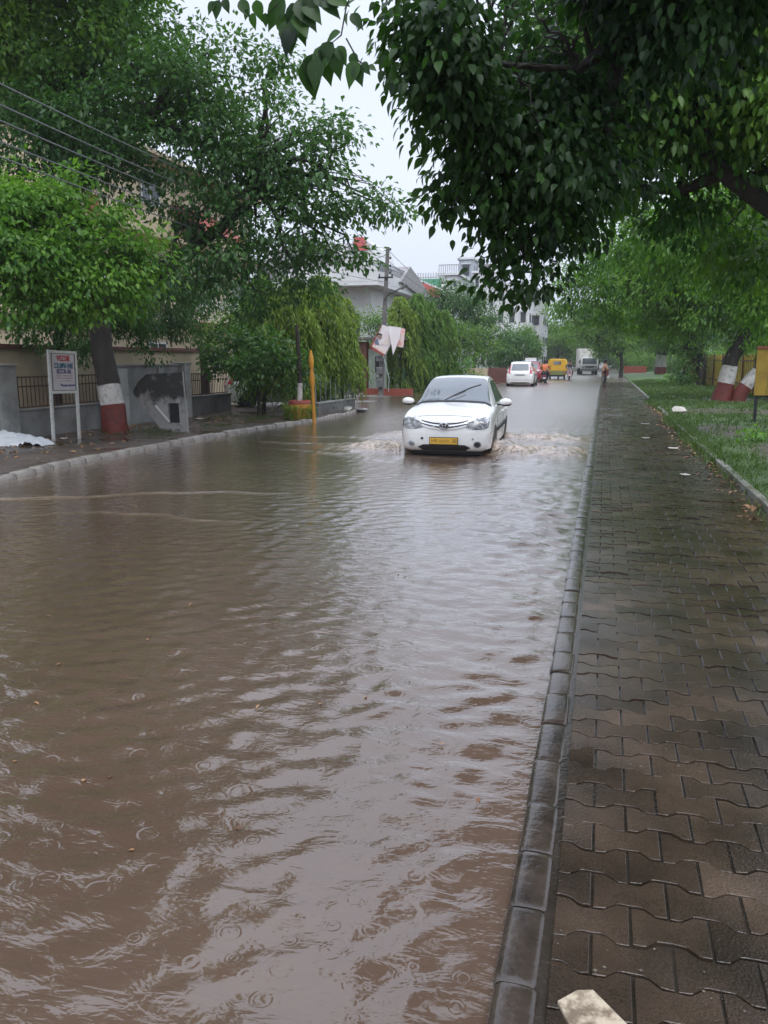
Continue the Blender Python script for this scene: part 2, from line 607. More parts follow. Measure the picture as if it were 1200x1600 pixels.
def fbm(X, Y, scale, seed, octs=4):
    """cheap smooth value noise on arrays"""
    out = np.zeros_like(X)
    amp, tot = 1.0, 0.0
    for o in range(octs):
        rs = np.random.RandomState(seed + o * 17)
        tab = rs.rand(256, 256)
        x, y = X * scale * 2 ** o, Y * scale * 2 ** o
        xi, yi = np.floor(x).astype(int), np.floor(y).astype(int)
        fx, fy = x - xi, y - yi
        fx, fy = fx * fx * (3 - 2 * fx), fy * fy * (3 - 2 * fy)
        g = lambda a, b: tab[a % 256, b % 256]
        v = (g(xi, yi) * (1 - fx) + g(xi + 1, yi) * fx) * (1 - fy) + (g(xi, yi + 1) * (1 - fx) + g(xi + 1, yi + 1) * fx) * fy
        out += v * amp
        tot += amp
        amp *= 0.5
    return out / tot


CARX, CARY, CAR_ROT, CAR_Z = -2.72, 14.15, R(2.0), -0.10   # nose of the white taxi

# the land under everything
M['earth'] = mat('wet_earth', (0.10, 0.075, 0.055), 0.5, col2=(0.05, 0.038, 0.028), scale=0.4, bump=0.02, wet=0.6)
g = MB()
g.add([(-600, -60, -0.28), (600, -60, -0.28), (600, 900, -0.28), (-600, 900, -0.28)], [(0, 1, 2, 3)])
tag(g.build('ground', M['earth']), kind='structure')

# flood water
ys = np.concatenate([np.arange(-3, 0.8, 0.4), np.exp(np.arange(math.log(0.8), math.log(150), 0.0060))])
xs = np.linspace(0, 1, 330)
Yg, Ug = np.meshgrid(ys, xs, indexing='ij')
xl = np.where(Yg < 27.6, -8.75, np.where(Yg < 36.5, -11.5, -9.3))
Xg = xl + (0 - 0.16 - xl) * Ug
rs = np.random.RandomState(5)
Z = np.zeros_like(Xg)
patch = 0.35 + 1.1 * fbm(Xg, Yg * 0.6, 0.5, 31, 3)
for i in range(46):
    lam = math.exp(rs.uniform(math.log(0.12), math.log(0.32)))
    a = rs.normal(R(106), R(48))
    k = 2 * math.pi / lam
    amp = 0.0036 * lam * rs.uniform(0.4, 1.0)
    ph = rs.uniform(0, 6.28) + 2.0 * fbm(Xg, Yg, 0.4, 100 + i, 1) * 2
    fade = 1.0 / (1 + np.maximum(0, Yg * 0.006 * 3 / lam - 1) ** 2)
    Z += amp * np.sin(k * (Xg * math.cos(a) + Yg * math.sin(a)) + ph) * fade
Z *= patch * (0.45 + 0.55 * np.clip((Xg + 4.8) / 2.5, 0, 1))
# stronger chop along the right kerb where the car's wake arrives
near_kerb = np.exp(-((Xg + 0.55) / 0.75) ** 2) * np.exp(-((Yg - 8.5) / 4.2) ** 2)
Z += near_kerb * (fbm(Xg * 1.1 + Yg * .25, Yg * 2.1, 3.2, 77, 3) - 0.5) * 0.085
# wake around the car
cx, cy = CARX, CARY
foam = np.zeros_like(Xg)
for side in (-1, 1):
    ex = cx + side * 0.86
    for y0, strength in ((0.75, 1.0), (3.3, 0.8)):     # front and rear wheel
        dx = (Xg - ex) * side
        dy = Yg - (cy + y0)
        reach = np.clip(dx, 0, None)
        body = np.exp(-((dy - 0.10 * reach - 0.15) / (0.45 + 0.28 * reach)) ** 2) * (dx > -0.25) * np.exp(-(reach / (1.75 if side > 0 else 1.3)) ** 2.2)
        Z += strength * body * (0.20 * (0.30 + 1.5 * fbm(Xg, Yg, 3.4, 9, 4)) - 0.03 + .09 * np.abs(fbm(Xg, Yg, 9, 19, 3) - .5))
        foam = np.maximum(foam, strength * body * 1.7)
    # bow wave lines spreading from the nose
    for j, off in enumerate((0.2, 0.75, 1.35)):
        d = (Yg - (cy - 0.25 - off * 0.5)) - ((Xg - cx) * side - 0.6) * (0.30 + 0.12 * j)
        ln = np.exp(-(d / (0.07 + 0.03 * j)) ** 2) * np.clip(((Xg - cx) * side - 0.5) / 0.5, 0, 1) * np.exp(-np.clip((Xg - cx) * side - 1.2, 0, None) / 1.3)
        Z += 0.022 * ln
        foam = np.maximum(foam, 0.28 * ln)
front = np.exp(-((Yg - cy + 0.12) / 0.28) ** 2) * (np.abs(Xg - cx) < 0.95)
Z += 0.02 * front * fbm(Xg, Yg, 4, 14, 3)
foam = np.maximum(foam, 0.22 * front)
trail = np.clip((Yg - cy - 3.5) / 1.5, 0, 1) * np.exp(-np.clip(Yg - cy - 4, 0, None) / 9) * (np.abs(Xg - cx) < 1.7)
Z += trail * 0.06 * (fbm(Xg, Yg * .7, 2.0, 55, 3) - .5)
foam = np.maximum(foam, trail * 0.35 * fbm(Xg, Yg, 1.2, 3, 3))
# long swells that run out to the left from the wake, and the broken water near the left kerb
for (x0, y0, x1, y1, wd, hgt) in ((-8.3, 8.05, -3.9, 9.9, .07, .020), (-6.2, 7.75, -3.6, 7.95, .06, .014), (-7.4, 16.0, -4.2, 15.2, .10, .025), (-7.5, 17.2, -4.3, 17.0, .10, .022)):
    s = np.clip((Xg - x0) / (x1 - x0), 0, 1)
    yy = y0 + (y1 - y0) * s + 0.12 * np.sin(Xg * 2.1) + 0.05 * np.sin(Xg * 6.3)
    ln = np.exp(-((Yg - yy) / wd) ** 2) * np.sin(np.pi * s) ** 0.6 * ((Xg > x0) & (Xg < x1))
    Z += hgt * ln
    foam = np.maximum(foam, 0.35 * ln)
Z = np.clip(Z, -0.05, 0.30)
edge = np.clip((-0.16 - Xg) / 0.25, 0.15, 1)
Z *= edge
M['water'] = water_material()
tag(grid_mesh('flood_water', Xg, Yg, Z, M['water'], {'foam': np.clip(foam, 0, 1), 'chop': np.clip((Yg - 6 + 5 * (fbm(Xg, Yg, .5, 41, 3) - .5)) / 16, 0, 1) * np.clip((Xg + 9.5) / 3.5, .6, 1)}), kind='structure')

# wet side street opening on the left
M['wet_concrete'] = mat('wet_concrete_road', (0.20, 0.185, 0.17), 0.42, col2=(0.12, 0.11, 0.10), scale=0.9, bump=0.006, wet=0.8)
g = MB()
g.add([(-60, 28.6, .035), (-9.6, 28.4, .035), (-8.6, 29.6, -.02), (-8.9, 35.4, -.02), (-10.2, 37.2, .035), (-60, 37.6, .035)], [(0, 1, 2, 3, 4, 5)])
tag(g.build('side_street', M['wet_concrete']), kind='structure')

# left pavement between the kerb and the garden walls
KL = [(-8.42, -2), (-8.40, 6), (-8.45, 9.6), (-8.62, 11.5), (-8.64, 13.3), (-8.58, 15.4), (-8.44, 18.0), (-8.2, 19.8), (-7.95, 21.5), (-7.84, 24.2), (-8.0, 26.2), (-8.7, 27.6)]


def kl_x(y):
    return float(np.interp(y, [p[1] for p in KL], [p[0] for p in KL]))


yy = np.linspace(-2, 28.0, 220)
uu = np.linspace(0, 1, 46)
Yp, Up = np.meshgrid(yy, uu, indexing='ij')
XR = np.interp(Yp, [p[1] for p in KL], [p[0] for p in KL]) - 0.14
Xp = XR + (-16 - XR) * Up
Zp = 0.045 + 0.05 * Up + 0.035 * (fbm(Xp, Yp, 0.9, 8, 4) - .5) * 2
M['pavement'] = mat('wet_muddy_pavement', (0.11, 0.082, 0.066), 0.5, col2=(0.05, 0.037, 0.029), scale=1.1, bump=0.012, wet=0.85, thr=(.3, .7))
tag(grid_mesh('left_pavement', Xp[:, ::-1], Yp[:, ::-1], Zp[:, ::-1], M['pavement']), kind='structure')

# left kerb of separate painted stones
M['kerb_l'] = mat('worn_kerb_stone', (0.26, 0.24, 0.215), 0.5, col2=(0.15, 0.13, 0.115), scale=3.5, bump=0.01, wet=0.5)
rng = random.Random(3)
g = MB()
y = 4.0
while y < 27.2:
    ln = rng.uniform(.42, .50)
    y2 = min(y + ln - .03, 27.6)
    p, q = Vector((kl_x(y), y, 0)), Vector((kl_x(y2), y2, 0))
    d = (q - p).normalized()
    s = Vector((-d.y, d.x, 0))
    w, h = .17, .075 + rng.uniform(-.012, .012)
    pr = [(-w / 2 - .01, -.25), (-w / 2, h - .03), (-w / 2 + .03, h), (w / 2 - .03, h), (w / 2, h - .03), (w / 2 + .01, -.25)]
    vs = []
    for b, sh in ((p, 1), (p + d * .02, 0), (q - d * .02, 0), (q, 1)):
        for a, z in pr:
            k = .9 if sh else 1
            vs.append(b - s * a * k + Vector((0, 0, z - (.015 if sh else 0))))
    n = len(pr)
    fs = [tuple(range(n)), tuple(range(4 * n - 1, 3 * n - 1, -1))]
    for i in range(3):
        for k in range(n - 1):
            fs.append((i * n + k, (i + 1) * n + k, (i + 1) * n + k + 1, i * n + k + 1))
    g.add(vs, fs)
    y += ln
tag(g.build('left_kerb', M['kerb_l'], smooth=True), kind='structure')

# right kerb: long rounded stones, wet
M['kerb_r'] = mat('wet_kerb_stone', (0.058, 0.043, 0.034), 0.27, col2=(0.018, 0.013, 0.010), scale=5, bump=0.005, bscale=40, wet=0.6, thr=(.3, .6), coat=.35)
g = MB()
y = 0.4
rng = random.Random(8)
while y < 100:
    ln = rng.uniform(.30, .37) if y < 30 else 2.0
    y2 = y + ln - (0.004 if y < 30 else 0)
    jx, jz, tw = rng.uniform(-.006, .006), rng.uniform(-.007, .004), rng.uniform(-.012, .012)
    pr = []
    for i in range(11):
        a = math.pi * (1 - i / 10)
        pr.append((-.150 + .066 * math.copysign(abs(math.cos(a)) ** .42, math.cos(a)), -.02 + .058 * math.sin(a) ** .42 + (.0 if i else 0)))
    pr = [(-.225, -.25)] + pr + [(-.080, -.25)]
    vs = []
    for yy_, k in ((y, .90), (y + .008, .975), (y + .03, 1), (y2 - .03, 1), (y2 - .008, .975), (y2, .90)):
        for x, z in pr:
            vs.append((-.155 + (x + .155) * (k if z > -.2 else 1) + jx + tw * (yy_ - y), yy_, (z * k if z > 0 else z) + (jz if z > -.2 else 0)))
    n = len(pr)
    fs = [tuple(range(n)), tuple(range(6 * n - 1, 5 * n - 1, -1))]
    for i in range(5):
        for k in range(n - 1):
            fs.append((i * n + k, (i + 1) * n + k, (i + 1) * n + k + 1, i * n + k + 1))
    g.add(vs, fs)
    y += ln
tag(g.build('right_kerb', M['kerb_r'], smooth=True), kind='structure')

# footpath: real dumbbell paving blocks, each a little tilted, over a dark joint bed
PATH_L, PATH_R = -0.070, 1.86
M['joint'] = mat('wet_joint_sand', (0.045, 0.036, 0.028), 0.04, col2=(0.025, 0.02, 0.016), scale=6, wet=.5, bump=.004, bscale=50)
M['paver'] = mat('wet_paving_block', (0.074, 0.050, 0.034), 0.25, col2=(0.030, 0.021, 0.014), scale=2.2, bump=0.003, bscale=90, wet=0.8, thr=(.3, .72), spec=.5)
g = MB()
g.add([(PATH_L - .03, -2, .026), (PATH_R + .1, -2, .026), (PATH_R + .1, 100, .026), (PATH_L - .03, 100, .026)], [(0, 1, 2, 3)])
tag(g.build('path_bed', M['joint']), kind='structure')
PW, PR_, GAP, NOTCH = 0.232, 0.150, 0.0048, 0.033
co, fa, tint = [], [], []
rng = np.random.RandomState(12)
row = 0
y = -1.0
sag = lambda x, y: 0.003 * math.sin(x * 2.3 + 1) * math.sin(y * .8) + 0.003 * math.sin(y * 1.9 + x)
while y < 62:
    off = 0 if row % 2 == 0 else PW / 2
    x = PATH_L - (PW / 2 if off else 0)
    ystep = PR_
    while x < PATH_R:
        x0, x1 = max(x, PATH_L) + GAP, min(x + PW, PATH_R) - GAP
        if x1 - x0 > .03:
            tx, ty = rng.normal(0, .013), rng.normal(0, .016)
            dz = rng.normal(0, .0022) + sag(x, y)
            if y < 6 and rng.rand() < .06:
                ty += rng.normal(0, .025)
            # outline: wide at both ends, waist in the middle
            TT = np.array([0, .13, .18, .32, .37, .5, .63, .68, .82, .87, 1])
            BB = np.array([1, 1, .85, -.85, -1, -1, -1, -.85, .85, 1, 1])
            ctr = y + rng.normal(0, .0015)
            hw = PR_ / 2 - GAP
            xs_ = np.clip(x + PW * TT, x0, x1)
            xs_ = x0 + (x1 - x0) * (xs_ - xs_[0]) / max(xs_[-1] - xs_[0], 1e-6)
            if x < PATH_L - .01 or x + PW > PATH_R: xs_ = np.linspace(x0, x1, 11)
            n_ = np.interp((xs_ - x) / PW, TT, BB) + rng.normal(0, .07, 11)
            lo = [(a, ctr - hw - NOTCH * b * .5) for a, b in zip(xs_, n_)]
            hi = [(a, ctr + hw + NOTCH * b * .5) for a, b in zip(xs_, n_)][::-1]
            out = lo + hi
            cxm, cym = (x0 + x1) / 2, ctr
            base = len(co)
            K = len(out)
            for (inset, z) in ((0, -.01), (0, .0355), (.0022, .037)):
                for a, b in out:
                    va, vb = a - cxm, b - cym
                    la = math.hypot(va, vb) + 1e-6
                    aa = cxm + va * (1 - inset / max(abs(va), .02) if inset and abs(va) > .02 else 1)
                    bb = cym + vb * (1 - inset / max(abs(vb), .02) if inset and abs(vb) > .02 else 1)
                    co.append((aa, bb, z + (dz + tx * va + ty * vb if z > 0 else 0)))
            for l in range(2):
                for k in range(K):
                    k2 = (k + 1) % K
                    fa.append((base + l * K + k, base + l * K + k2, base + (l + 1) * K + k2, base + (l + 1) * K + k))
            # top as quads between lo and hi
            for k in range(10):
                a_, b_ = base + 2 * K + k, base + 2 * K + k + 1
                c_, d_ = base + 2 * K + (K - 2 - k), base + 2 * K + (K - 1 - k)
                fa.append((a_, b_, c_, d_))
            tint += [rng.rand()] * (3 * K)
        x += PW
    row += 1
    y += ystep
pm = M['paver']
t = pm.node_tree
bs = t.nodes['Principled BSDF']
src = bs.inputs['Base Color'].links[0].from_socket
a = t.nodes.new('ShaderNodeAttribute')
a.attribute_name = 'tint'
mr = t.nodes.new('ShaderNodeMapRange')
mr.inputs['To Min'].default_value = .70
mr.inputs['To Max'].default_value = 1.25
t.links.new(a.outputs['Fac'], mr.inputs['Value'])
# exposed grit, and silt stains that run across the blocks
tcp = t.nodes.new('ShaderNodeTexCoord')
def pn(scale, a0, a1, b0, b1, det=4):
    q = t.nodes.new('ShaderNodeTexNoise')
    q.inputs['Scale'].default_value = scale
    q.inputs['Detail'].default_value = det
    t.links.new(tcp.outputs['Object'], q.inputs['Vector'])
    w = t.nodes.new('ShaderNodeMapRange')
    w.inputs['From Min'].default_value = a0
    w.inputs['From Max'].default_value = a1
    w.inputs['To Min'].default_value = b0
    w.inputs['To Max'].default_value = b1
    t.links.new(q.outputs['Fac'], w.inputs['Value'])
    return w.outputs['Result']
def mulf(a_, b_):
    q = t.nodes.new('ShaderNodeMath')
    q.operation = 'MULTIPLY'
    t.links.new(a_, q.inputs[0]); t.links.new(b_, q.inputs[1])
    return q.outputs['Value']
f_all = mulf(mulf(mr.outputs['Result'], pn(220, .35, .65, .72, 1.30, 2)), pn(1.7, .38, .62, .68, 1.22))
mm = t.nodes.new('ShaderNodeVectorMath')
mm.operation = 'SCALE'
t.links.new(src, mm.inputs[0])
t.links.new(f_all, mm.inputs['Scale'])
t.links.new(mm.outputs['Vector'], bs.inputs['Base Color'])
o = np_mesh('footpath', np.array(co), np.array(fa), pm, {'tint': np.array(tint)}, smooth=False)
tag(o, kind='structure')
# the far end of the path, where blocks are below a pixel
M['path_far'] = mat('far_paving', (0.13, 0.105, 0.085), 0.35, scale=2, wet=.6)
g = MB()
g.add([(PATH_L, 61.9, .034), (PATH_R, 61.9, .034), (PATH_R, 100, .034), (PATH_L, 100, .034)], [(0, 1, 2, 3)])
tag(g.build('path_far_end', M['path_far']), kind='structure')

# grass verge on the right
yy = np.concatenate([np.arange(-2, 40, .2), np.arange(40, 130, 1.0)])
xx = np.concatenate([np.arange(PATH_R + .02, 8, .12), np.arange(8, 60, 2.0)])
Yv, Xv = np.meshgrid(yy, xx, indexing='ij')
Zv = 0.06 + 0.10 * np.clip((Xv - PATH_R) / 1.2, 0, 1) + 0.07 * (fbm(Xv, Yv, .7, 21, 4) - .5) * np.clip((Xv - PATH_R) / .5, 0, 1)


def verge_z(x, y):
    X_, Y_ = np.array([[x]]), np.array([[y]])
    return float((0.06 + 0.10 * np.clip((X_ - PATH_R) / 1.2, 0, 1) + 0.07 * (fbm(X_, Y_, .7, 21, 4) - .5) * np.clip((X_ - PATH_R) / .5, 0, 1))[0, 0])


def bare(X_, Y_):
    """bare muddy patches of the verge, 0..1"""
    b = np.zeros_like(X_)
    for (a, c, ra, rc) in ((4.2, 14.5, 2.0, 4.2), (3.6, 26.5, 2.8, 2.4), (5.0, 33, 2.6, 2.6), (3.0, 44, 1.2, 3), (2.6, 20, .9, 2.2), (5.6, 21, 1.4, 1.8)):
        b = np.maximum(b, 1 - ((X_ - a) / ra) ** 2 - ((Y_ - c) / rc) ** 2)
    b = b + (fbm(X_, Y_, 1.1, 33, 3) - .5) * 0.9 - .35
    return np.clip(b * 3, 0, 1)


M['verge'] = bpy.data.materials.new('verge_soil_and_moss')
M['verge'].use_nodes = True
t = M['verge'].node_tree
bs = t.nodes['Principled BSDF']
tc_ = t.nodes.new('ShaderNodeTexCoord')
nn = t.nodes.new('ShaderNodeTexNoise')
nn.inputs['Scale'].default_value = 5
nn.inputs['Detail'].default_value = 8
t.links.new(tc_.outputs['Object'], nn.inputs['Vector'])
a = t.nodes.new('ShaderNodeAttribute')
a.attribute_name = 'bare'
def ramp(c0, c1):
    r_ = t.nodes.new('ShaderNodeValToRGB')
    r_.color_ramp.elements[0].position = .35
    r_.color_ramp.elements[1].position = .68
    r_.color_ramp.elements[0].color = (*c0, 1)
    r_.color_ramp.elements[1].color = (*c1, 1)
    t.links.new(nn.outputs['Fac'], r_.inputs['Fac'])
    return r_.outputs['Color']
mxx = t.nodes.new('ShaderNodeMix')
mxx.data_type = 'RGBA'
t.links.new(a.outputs['Fac'], mxx.inputs['Factor'])
t.links.new(ramp((0.045, 0.085, 0.022), (0.075, 0.13, 0.035)), mxx.inputs['A'])
t.links.new(ramp((0.05, 0.042, 0.028), (0.105, 0.085, 0.06)), mxx.inputs['B'])
t.links.new(mxx.outputs['Result'], bs.inputs['Base Color'])
bs.inputs['Roughness'].default_value = .6
bp_ = t.nodes.new('ShaderNodeBump')
bp_.inputs['Distance'].default_value = .03
t.links.new(nn.outputs['Fac'], bp_.inputs['Height'])
t.links.new(bp_.outputs['Normal'], bs.inputs['Normal'])
tag(grid_mesh('grass_verge', Xv, Yv, Zv, M['verge'], {'bare': bare(Xv, Yv)}), kind='structure')

# grass blades
rs = np.random.RandomState(4)
N = 110000
u = rs.rand(N)
gy = 3.0 + 60 * u ** 1.7
gx = PATH_R + .13 + 7.5 * rs.rand(N) ** 1.25
keep = rs.rand(N) > bare(gx, gy) * .72
clump = fbm(gx, gy, 2.2, 61, 3)
keep &= rs.rand(N) < np.clip((clump - .25) * 2.6, 0.1, 1)
edge_grow = rs.rand(14000)
gx, gy, clump = gx[keep], gy[keep], clump[keep]
ey = 5.5 + 30 * rs.rand(14000) ** 1.4
ex_ = PATH_R + rs.normal(.06, .10, 14000) + .05 * np.sin(ey * 1.3)
ek = ~((ey < 14.2) | ((ey > 25) & (ey < 30))) | (rs.rand(14000) < .12)
ex_, ey = ex_[ek], ey[ek]
gx, gy = np.concatenate([gx, ex_]), np.concatenate([gy, ey])
clump = np.concatenate([clump, np.full(len(ey), .6)])
gz = 0.06 + 0.10 * np.clip((gx - PATH_R) / 1.2, 0, 1) + 0.07 * (fbm(gx, gy, .7, 21, 4) - .5) * np.clip((gx - PATH_R) / .5, 0, 1) - .005
gz = np.where(gx < PATH_R, .03, gz)
h = (0.03 + 0.055 * rs.rand(len(gx))) * (0.6 + clump) * (1 + gy * .012)
w = 0.0035 * (1 + gy * .16)
a = rs.rand(len(gx)) * 6.283
lx, ly = rs.normal(0, .5, len(gx)) * h, rs.normal(0, .5, len(gx)) * h
v0 = np.stack([gx - np.cos(a) * w, gy - np.sin(a) * w, gz], -1)
v1 = np.stack([gx + np.cos(a) * w, gy + np.sin(a) * w, gz], -1)
v2 = np.stack([gx + lx, gy + ly, gz + h], -1)
co = np.stack([v0, v1, v2], 1).reshape(-1, 3)
fa = np.arange(len(co)).reshape(-1, 3)
tag(np_mesh('grass', co, fa, M['grass'], {'tint': np.repeat(np.clip(rs.normal(.5, .25, len(gx)), 0, 1), 3)}, smooth=False),
    'short green grass growing over the verge beside the paved footpath', 'grass', kind='stuff')

# concrete edging between the path and the verge
M['edging'] = mat('mossy_edging_stone', (0.33, 0.32, 0.29), 0.4, col2=(0.09, 0.09, 0.07), scale=3, bump=0.006, wet=.5)
g = MB()
rng = random.Random(2)
y = 2.0
while y < 58:
    ln = .6 if y < 30 else 1.4
    xo = PATH_R + .045 + rng.uniform(-.008, .008)
    zz = rng.uniform(-.012, .012)
    g.box((xo, y + ln / 2, .027 + zz), (.095, ln - .012, .15), rot=Matrix.Rotation(rng.uniform(-.012, .012), 3, 'Z'))
    y += ln
tag(g.build('right_edging', M['edging'], bevel=.008), kind='structure')


# ---------------------------------------------------------------- foliage
def leaf_mesh(name, pos, dirs, nrm, L, W, m, tint, parent=None, fine=True):
    """one leaf per row: a folded, pointed blade"""
    n = len(pos)
    d = dirs / np.linalg.norm(dirs, axis=1, keepdims=True)
    s = np.cross(d, nrm)
    s /= np.linalg.norm(s, axis=1, keepdims=True) + 1e-9
    up = np.cross(s, d)
    L = np.asarray(L).reshape(-1, 1) * np.ones((n, 1))
    W = np.asarray(W).reshape(-1, 1) * np.ones((n, 1))
    b = pos
    tip = pos + d * L - up * L * .18
    if fine == 2:
        # ovate blade with a drawn-out tip, curving down along the midrib
        prof = ((.0, .04), (.10, .30), (.24, .48), (.42, .50), (.60, .40), (.76, .24), (.90, .09), (1.0, 0.01))
        cur = np.random.RandomState(len(pos)).normal(.22, .12, (n, 1))
        L3, C3, R3 = [], [], []
        for t_, w_ in prof:
            c_ = pos + d * L * t_ - up * L * cur * t_ * t_
            lift = up * W * .30 * w_
            C3.append(c_)
            L3.append(c_ + s * W * w_ + lift)
            R3.append(c_ - s * W * w_ + lift)
        k = len(prof)
        co = np.stack(L3 + C3 + R3, 1).reshape(-1, 3)
        base = np.arange(n)[:, None] * 3 * k
        fs_ = []
        for i in range(k - 1):
            fs_.append(base + np.array([[i, i + 1, k + i + 1, k + i]]))
            fs_.append(base + np.array([[k + i, k + i + 1, 2 * k + i + 1, 2 * k + i]]))
        return np_mesh(name, co, np.concatenate(fs_, 0), m, {'tint': np.repeat(tint, 3 * k)}, smooth=True, parent=parent)
    if fine:
        l1, r1 = pos + d * L * .28 + s * W * .46 + up * W * .16, pos + d * L * .28 - s * W * .46 + up * W * .16
        l2, r2 = pos + d * L * .66 + s * W * .36 + up * W * .06, pos + d * L * .66 - s * W * .36 + up * W * .06
        mid = pos + d * L * .5 - up * W * .04
        co = np.stack([b, l1, l2, tip, r2, r1, mid], 1).reshape(-1, 3)
        base = np.arange(n)[:, None] * 7
        q = np.concatenate([base + np.array([[0, 6, 2, 1]]), base + np.array([[6, 3, 2, 2]])], 0)
        tri = np.concatenate([base + np.array([[0, 6, 1]]), base + np.array([[6, 2, 1]]), base + np.array([[6, 3, 2]]),
                              base + np.array([[0, 5, 6]]), base + np.array([[5, 4, 6]]), base + np.array([[4, 3, 6]])], 0)
        return np_mesh(name, co, tri, m, {'tint': np.repeat(tint, 7)}, smooth='as is', parent=parent)
    l, r = pos + d * L * .45 + s * W * .5 + up * W * .12, pos + d * L * .45 - s * W * .5 + up * W * .12
    co = np.stack([b, l, tip, r], 1).reshape(-1, 3)
    base = np.arange(n)[:, None] * 4
    tri = np.concatenate([base + np.array([[0, 2, 1]]), base + np.array([[0, 3, 2]])], 0)
    return np_mesh(name, co, tri, m, {'tint': np.repeat(tint, 4)}, smooth='as is', parent=parent)


def crown(blobs, per_m3, n_leaf, leafL, seed, m, parent=None, name='crown', hang=0.5, cl_r=.28, fine=False, shell=.45, origin=(0, 0, 0),
          aspect=.45, tshift=0.0, twig_list=None, maxc=None, hole=.32, flat=.75, clump=.75):
    """blobs: (x, y, z, r) in world; clusters of leaves fill each blob, denser towards its skin"""
    rs = np.random.RandomState(seed)
    C, T, D = [], [], []
    for bi, bl in enumerate(blobs):
        x, y, z, r = bl[:4]
        k = max(6, int(per_m3 * 4.19 * r ** 3 * .8))
        if maxc: k = min(k, maxc)
        v = rs.normal(0, 1, (k, 3))
        v /= np.linalg.norm(v, axis=1, keepdims=True)
        rad = rs.rand(k) ** shell
        lump = 1 + .28 * np.sin(v[:, 0] * 4 + bi) * np.sin(v[:, 1] * 5 + bi * 2) + .18 * np.sin(v[:, 2] * 7 + bi)
        p = v * (rad * lump)[:, None] * np.array([r, r, r * .82])
        C.append(p + np.array([x, y, z]))
        D.append(v)
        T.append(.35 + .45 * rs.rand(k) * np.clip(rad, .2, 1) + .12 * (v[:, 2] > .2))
    C, T, D = np.concatenate(C), np.concatenate(T), np.concatenate(D)
    h = fbm(C[:, 0] + C[:, 2] * .7, C[:, 1] - C[:, 2] * .6, .85, seed + 3, 3)
    T = T + (fbm(C[:, 0] + C[:, 2], C[:, 1] + C[:, 2] * .5, .55 / max(cl_r, .12) * .25, seed + 8, 2) - .5) * clump + rs.normal(0, .10, len(T))
    keep = h > hole
    C, T, D = C[keep], T[keep], D[keep]
    k = len(C)
    idx = np.repeat(np.arange(k), n_leaf)
    n = len(idx)
    off = rs.normal(0, 1, (n, 3)) * cl_r * .55
    pos = C[idx] + off * np.array([1, 1, flat])
    dirs = D[idx] * .5 + off / (cl_r + 1e-6) * .8 + np.array([0, 0, -hang]) + rs.normal(0, .35, (n, 3))
    nr = np.array([0, 0, 1.0]) + rs.normal(0, .45, (n, 3))
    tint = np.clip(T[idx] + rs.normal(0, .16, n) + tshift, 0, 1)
    LL = leafL * (0.5 + .8 * rs.rand(n))
    pos = pos - np.array(origin)
    if twig_list is not None:
        twig_list.extend([tuple(c) for c in C])
    return leaf_mesh(name, pos, dirs, nr, LL, LL * aspect * 1.15, m, tint, parent, fine)


def limb_path(a, b, rng, n=6, sag=.12, lift=.15):
    a, b = Vector(a), Vector(b)
    L = (b - a).length
    pts = []
    for i in range(n + 1):
        t = i / n
        p = a.lerp(b, t)
        p.z += math.sin(math.pi * t) * L * lift
        w = L * sag * math.sin(math.pi * t)
        p += Vector((rng.uniform(-w, w), rng.uniform(-w, w), rng.uniform(-w, w) * .5))
        pts.append(p)
    return pts


def branches(mb, fork, blobs, rng, r0=.12, sub=3, seg=6):
    for bl in blobs:
        c = Vector(bl[:3])
        L = (c - Vector(fork)).length
        r_ = r0 * (.5 + .5 * min(1, bl[3]))
        pts = limb_path(fork, c, rng)
        mb.tube(pts, [r_ * (1 - .75 * i / (len(pts) - 1)) for i in range(len(pts))], seg)
        for k in range(sub):
            s = pts[rng.randint(3, len(pts) - 1)]
            e = c + Vector((rng.gauss(0, 1), rng.gauss(0, 1), rng.gauss(0, .8))).normalized() * bl[3] * rng.uniform(.6, .95)
            q = limb_path(s, e, rng, 4)
            mb.tube(q, [r_ * .3, r_ * .24, r_ * .17, r_ * .1, r_ * .04], 5)


def painted_trunk(root, path, rad, z_red, z_white, seed=0, seg=14):
    """trunk with the municipal bands: red oxide at the foot, white above (three meshes, butted end to end)"""
    rng = random.Random(seed)
    path = [Vector(p) for p in path]
    # resample
    P, Rr = [], []
    for i in range(len(path) - 1):
        for k in range(6):
            t = k / 6
            P.append(path[i].lerp(path[i + 1], t))
            Rr.append(rad[i] * (1 - t) + rad[i + 1] * t)
    P.append(path[-1]); Rr.append(rad[-1])

    def cut(z):
        for i in range(len(P) - 1):
            if P[i].z <= z < P[i + 1].z:
                t = (z - P[i].z) / (P[i + 1].z - P[i].z)
                return i, P[i].lerp(P[i + 1], t), Rr[i] * (1 - t) + Rr[i + 1] * t
    i1, c1, q1 = cut(z_red)
    i2, c2, q2 = cut(z_white)
    a = (P[:i1 + 1] + [c1], Rr[:i1 + 1] + [q1])
    b = ([c1] + P[i1 + 1:i2 + 1] + [c2], [q1] + Rr[i1 + 1:i2 + 1] + [q2])
    c = ([c2] + P[i2 + 1:], [q2] + Rr[i2 + 1:])
    for (pp, rr), nm, mt in ((a, 'red_band', 'bark_red'), (b, 'white_band', 'bark_white'), (c, 'trunk', 'bark')):
        mb = MB()
        mb.tube(pp, rr, seg, wob=.06)
        mb.build(nm, M[mt], root, smooth=True)


def pblobs(lst):
    """(px, py, Y, r) -> world blobs"""
    return [(*at(a, b, c), r) for a, b, c, r in lst]


def loc(root, blobs):
    o = root.location
    return [(b[0] - o.x, b[1] - o.y, b[2] - o.z, *b[3:]) for b in blobs]


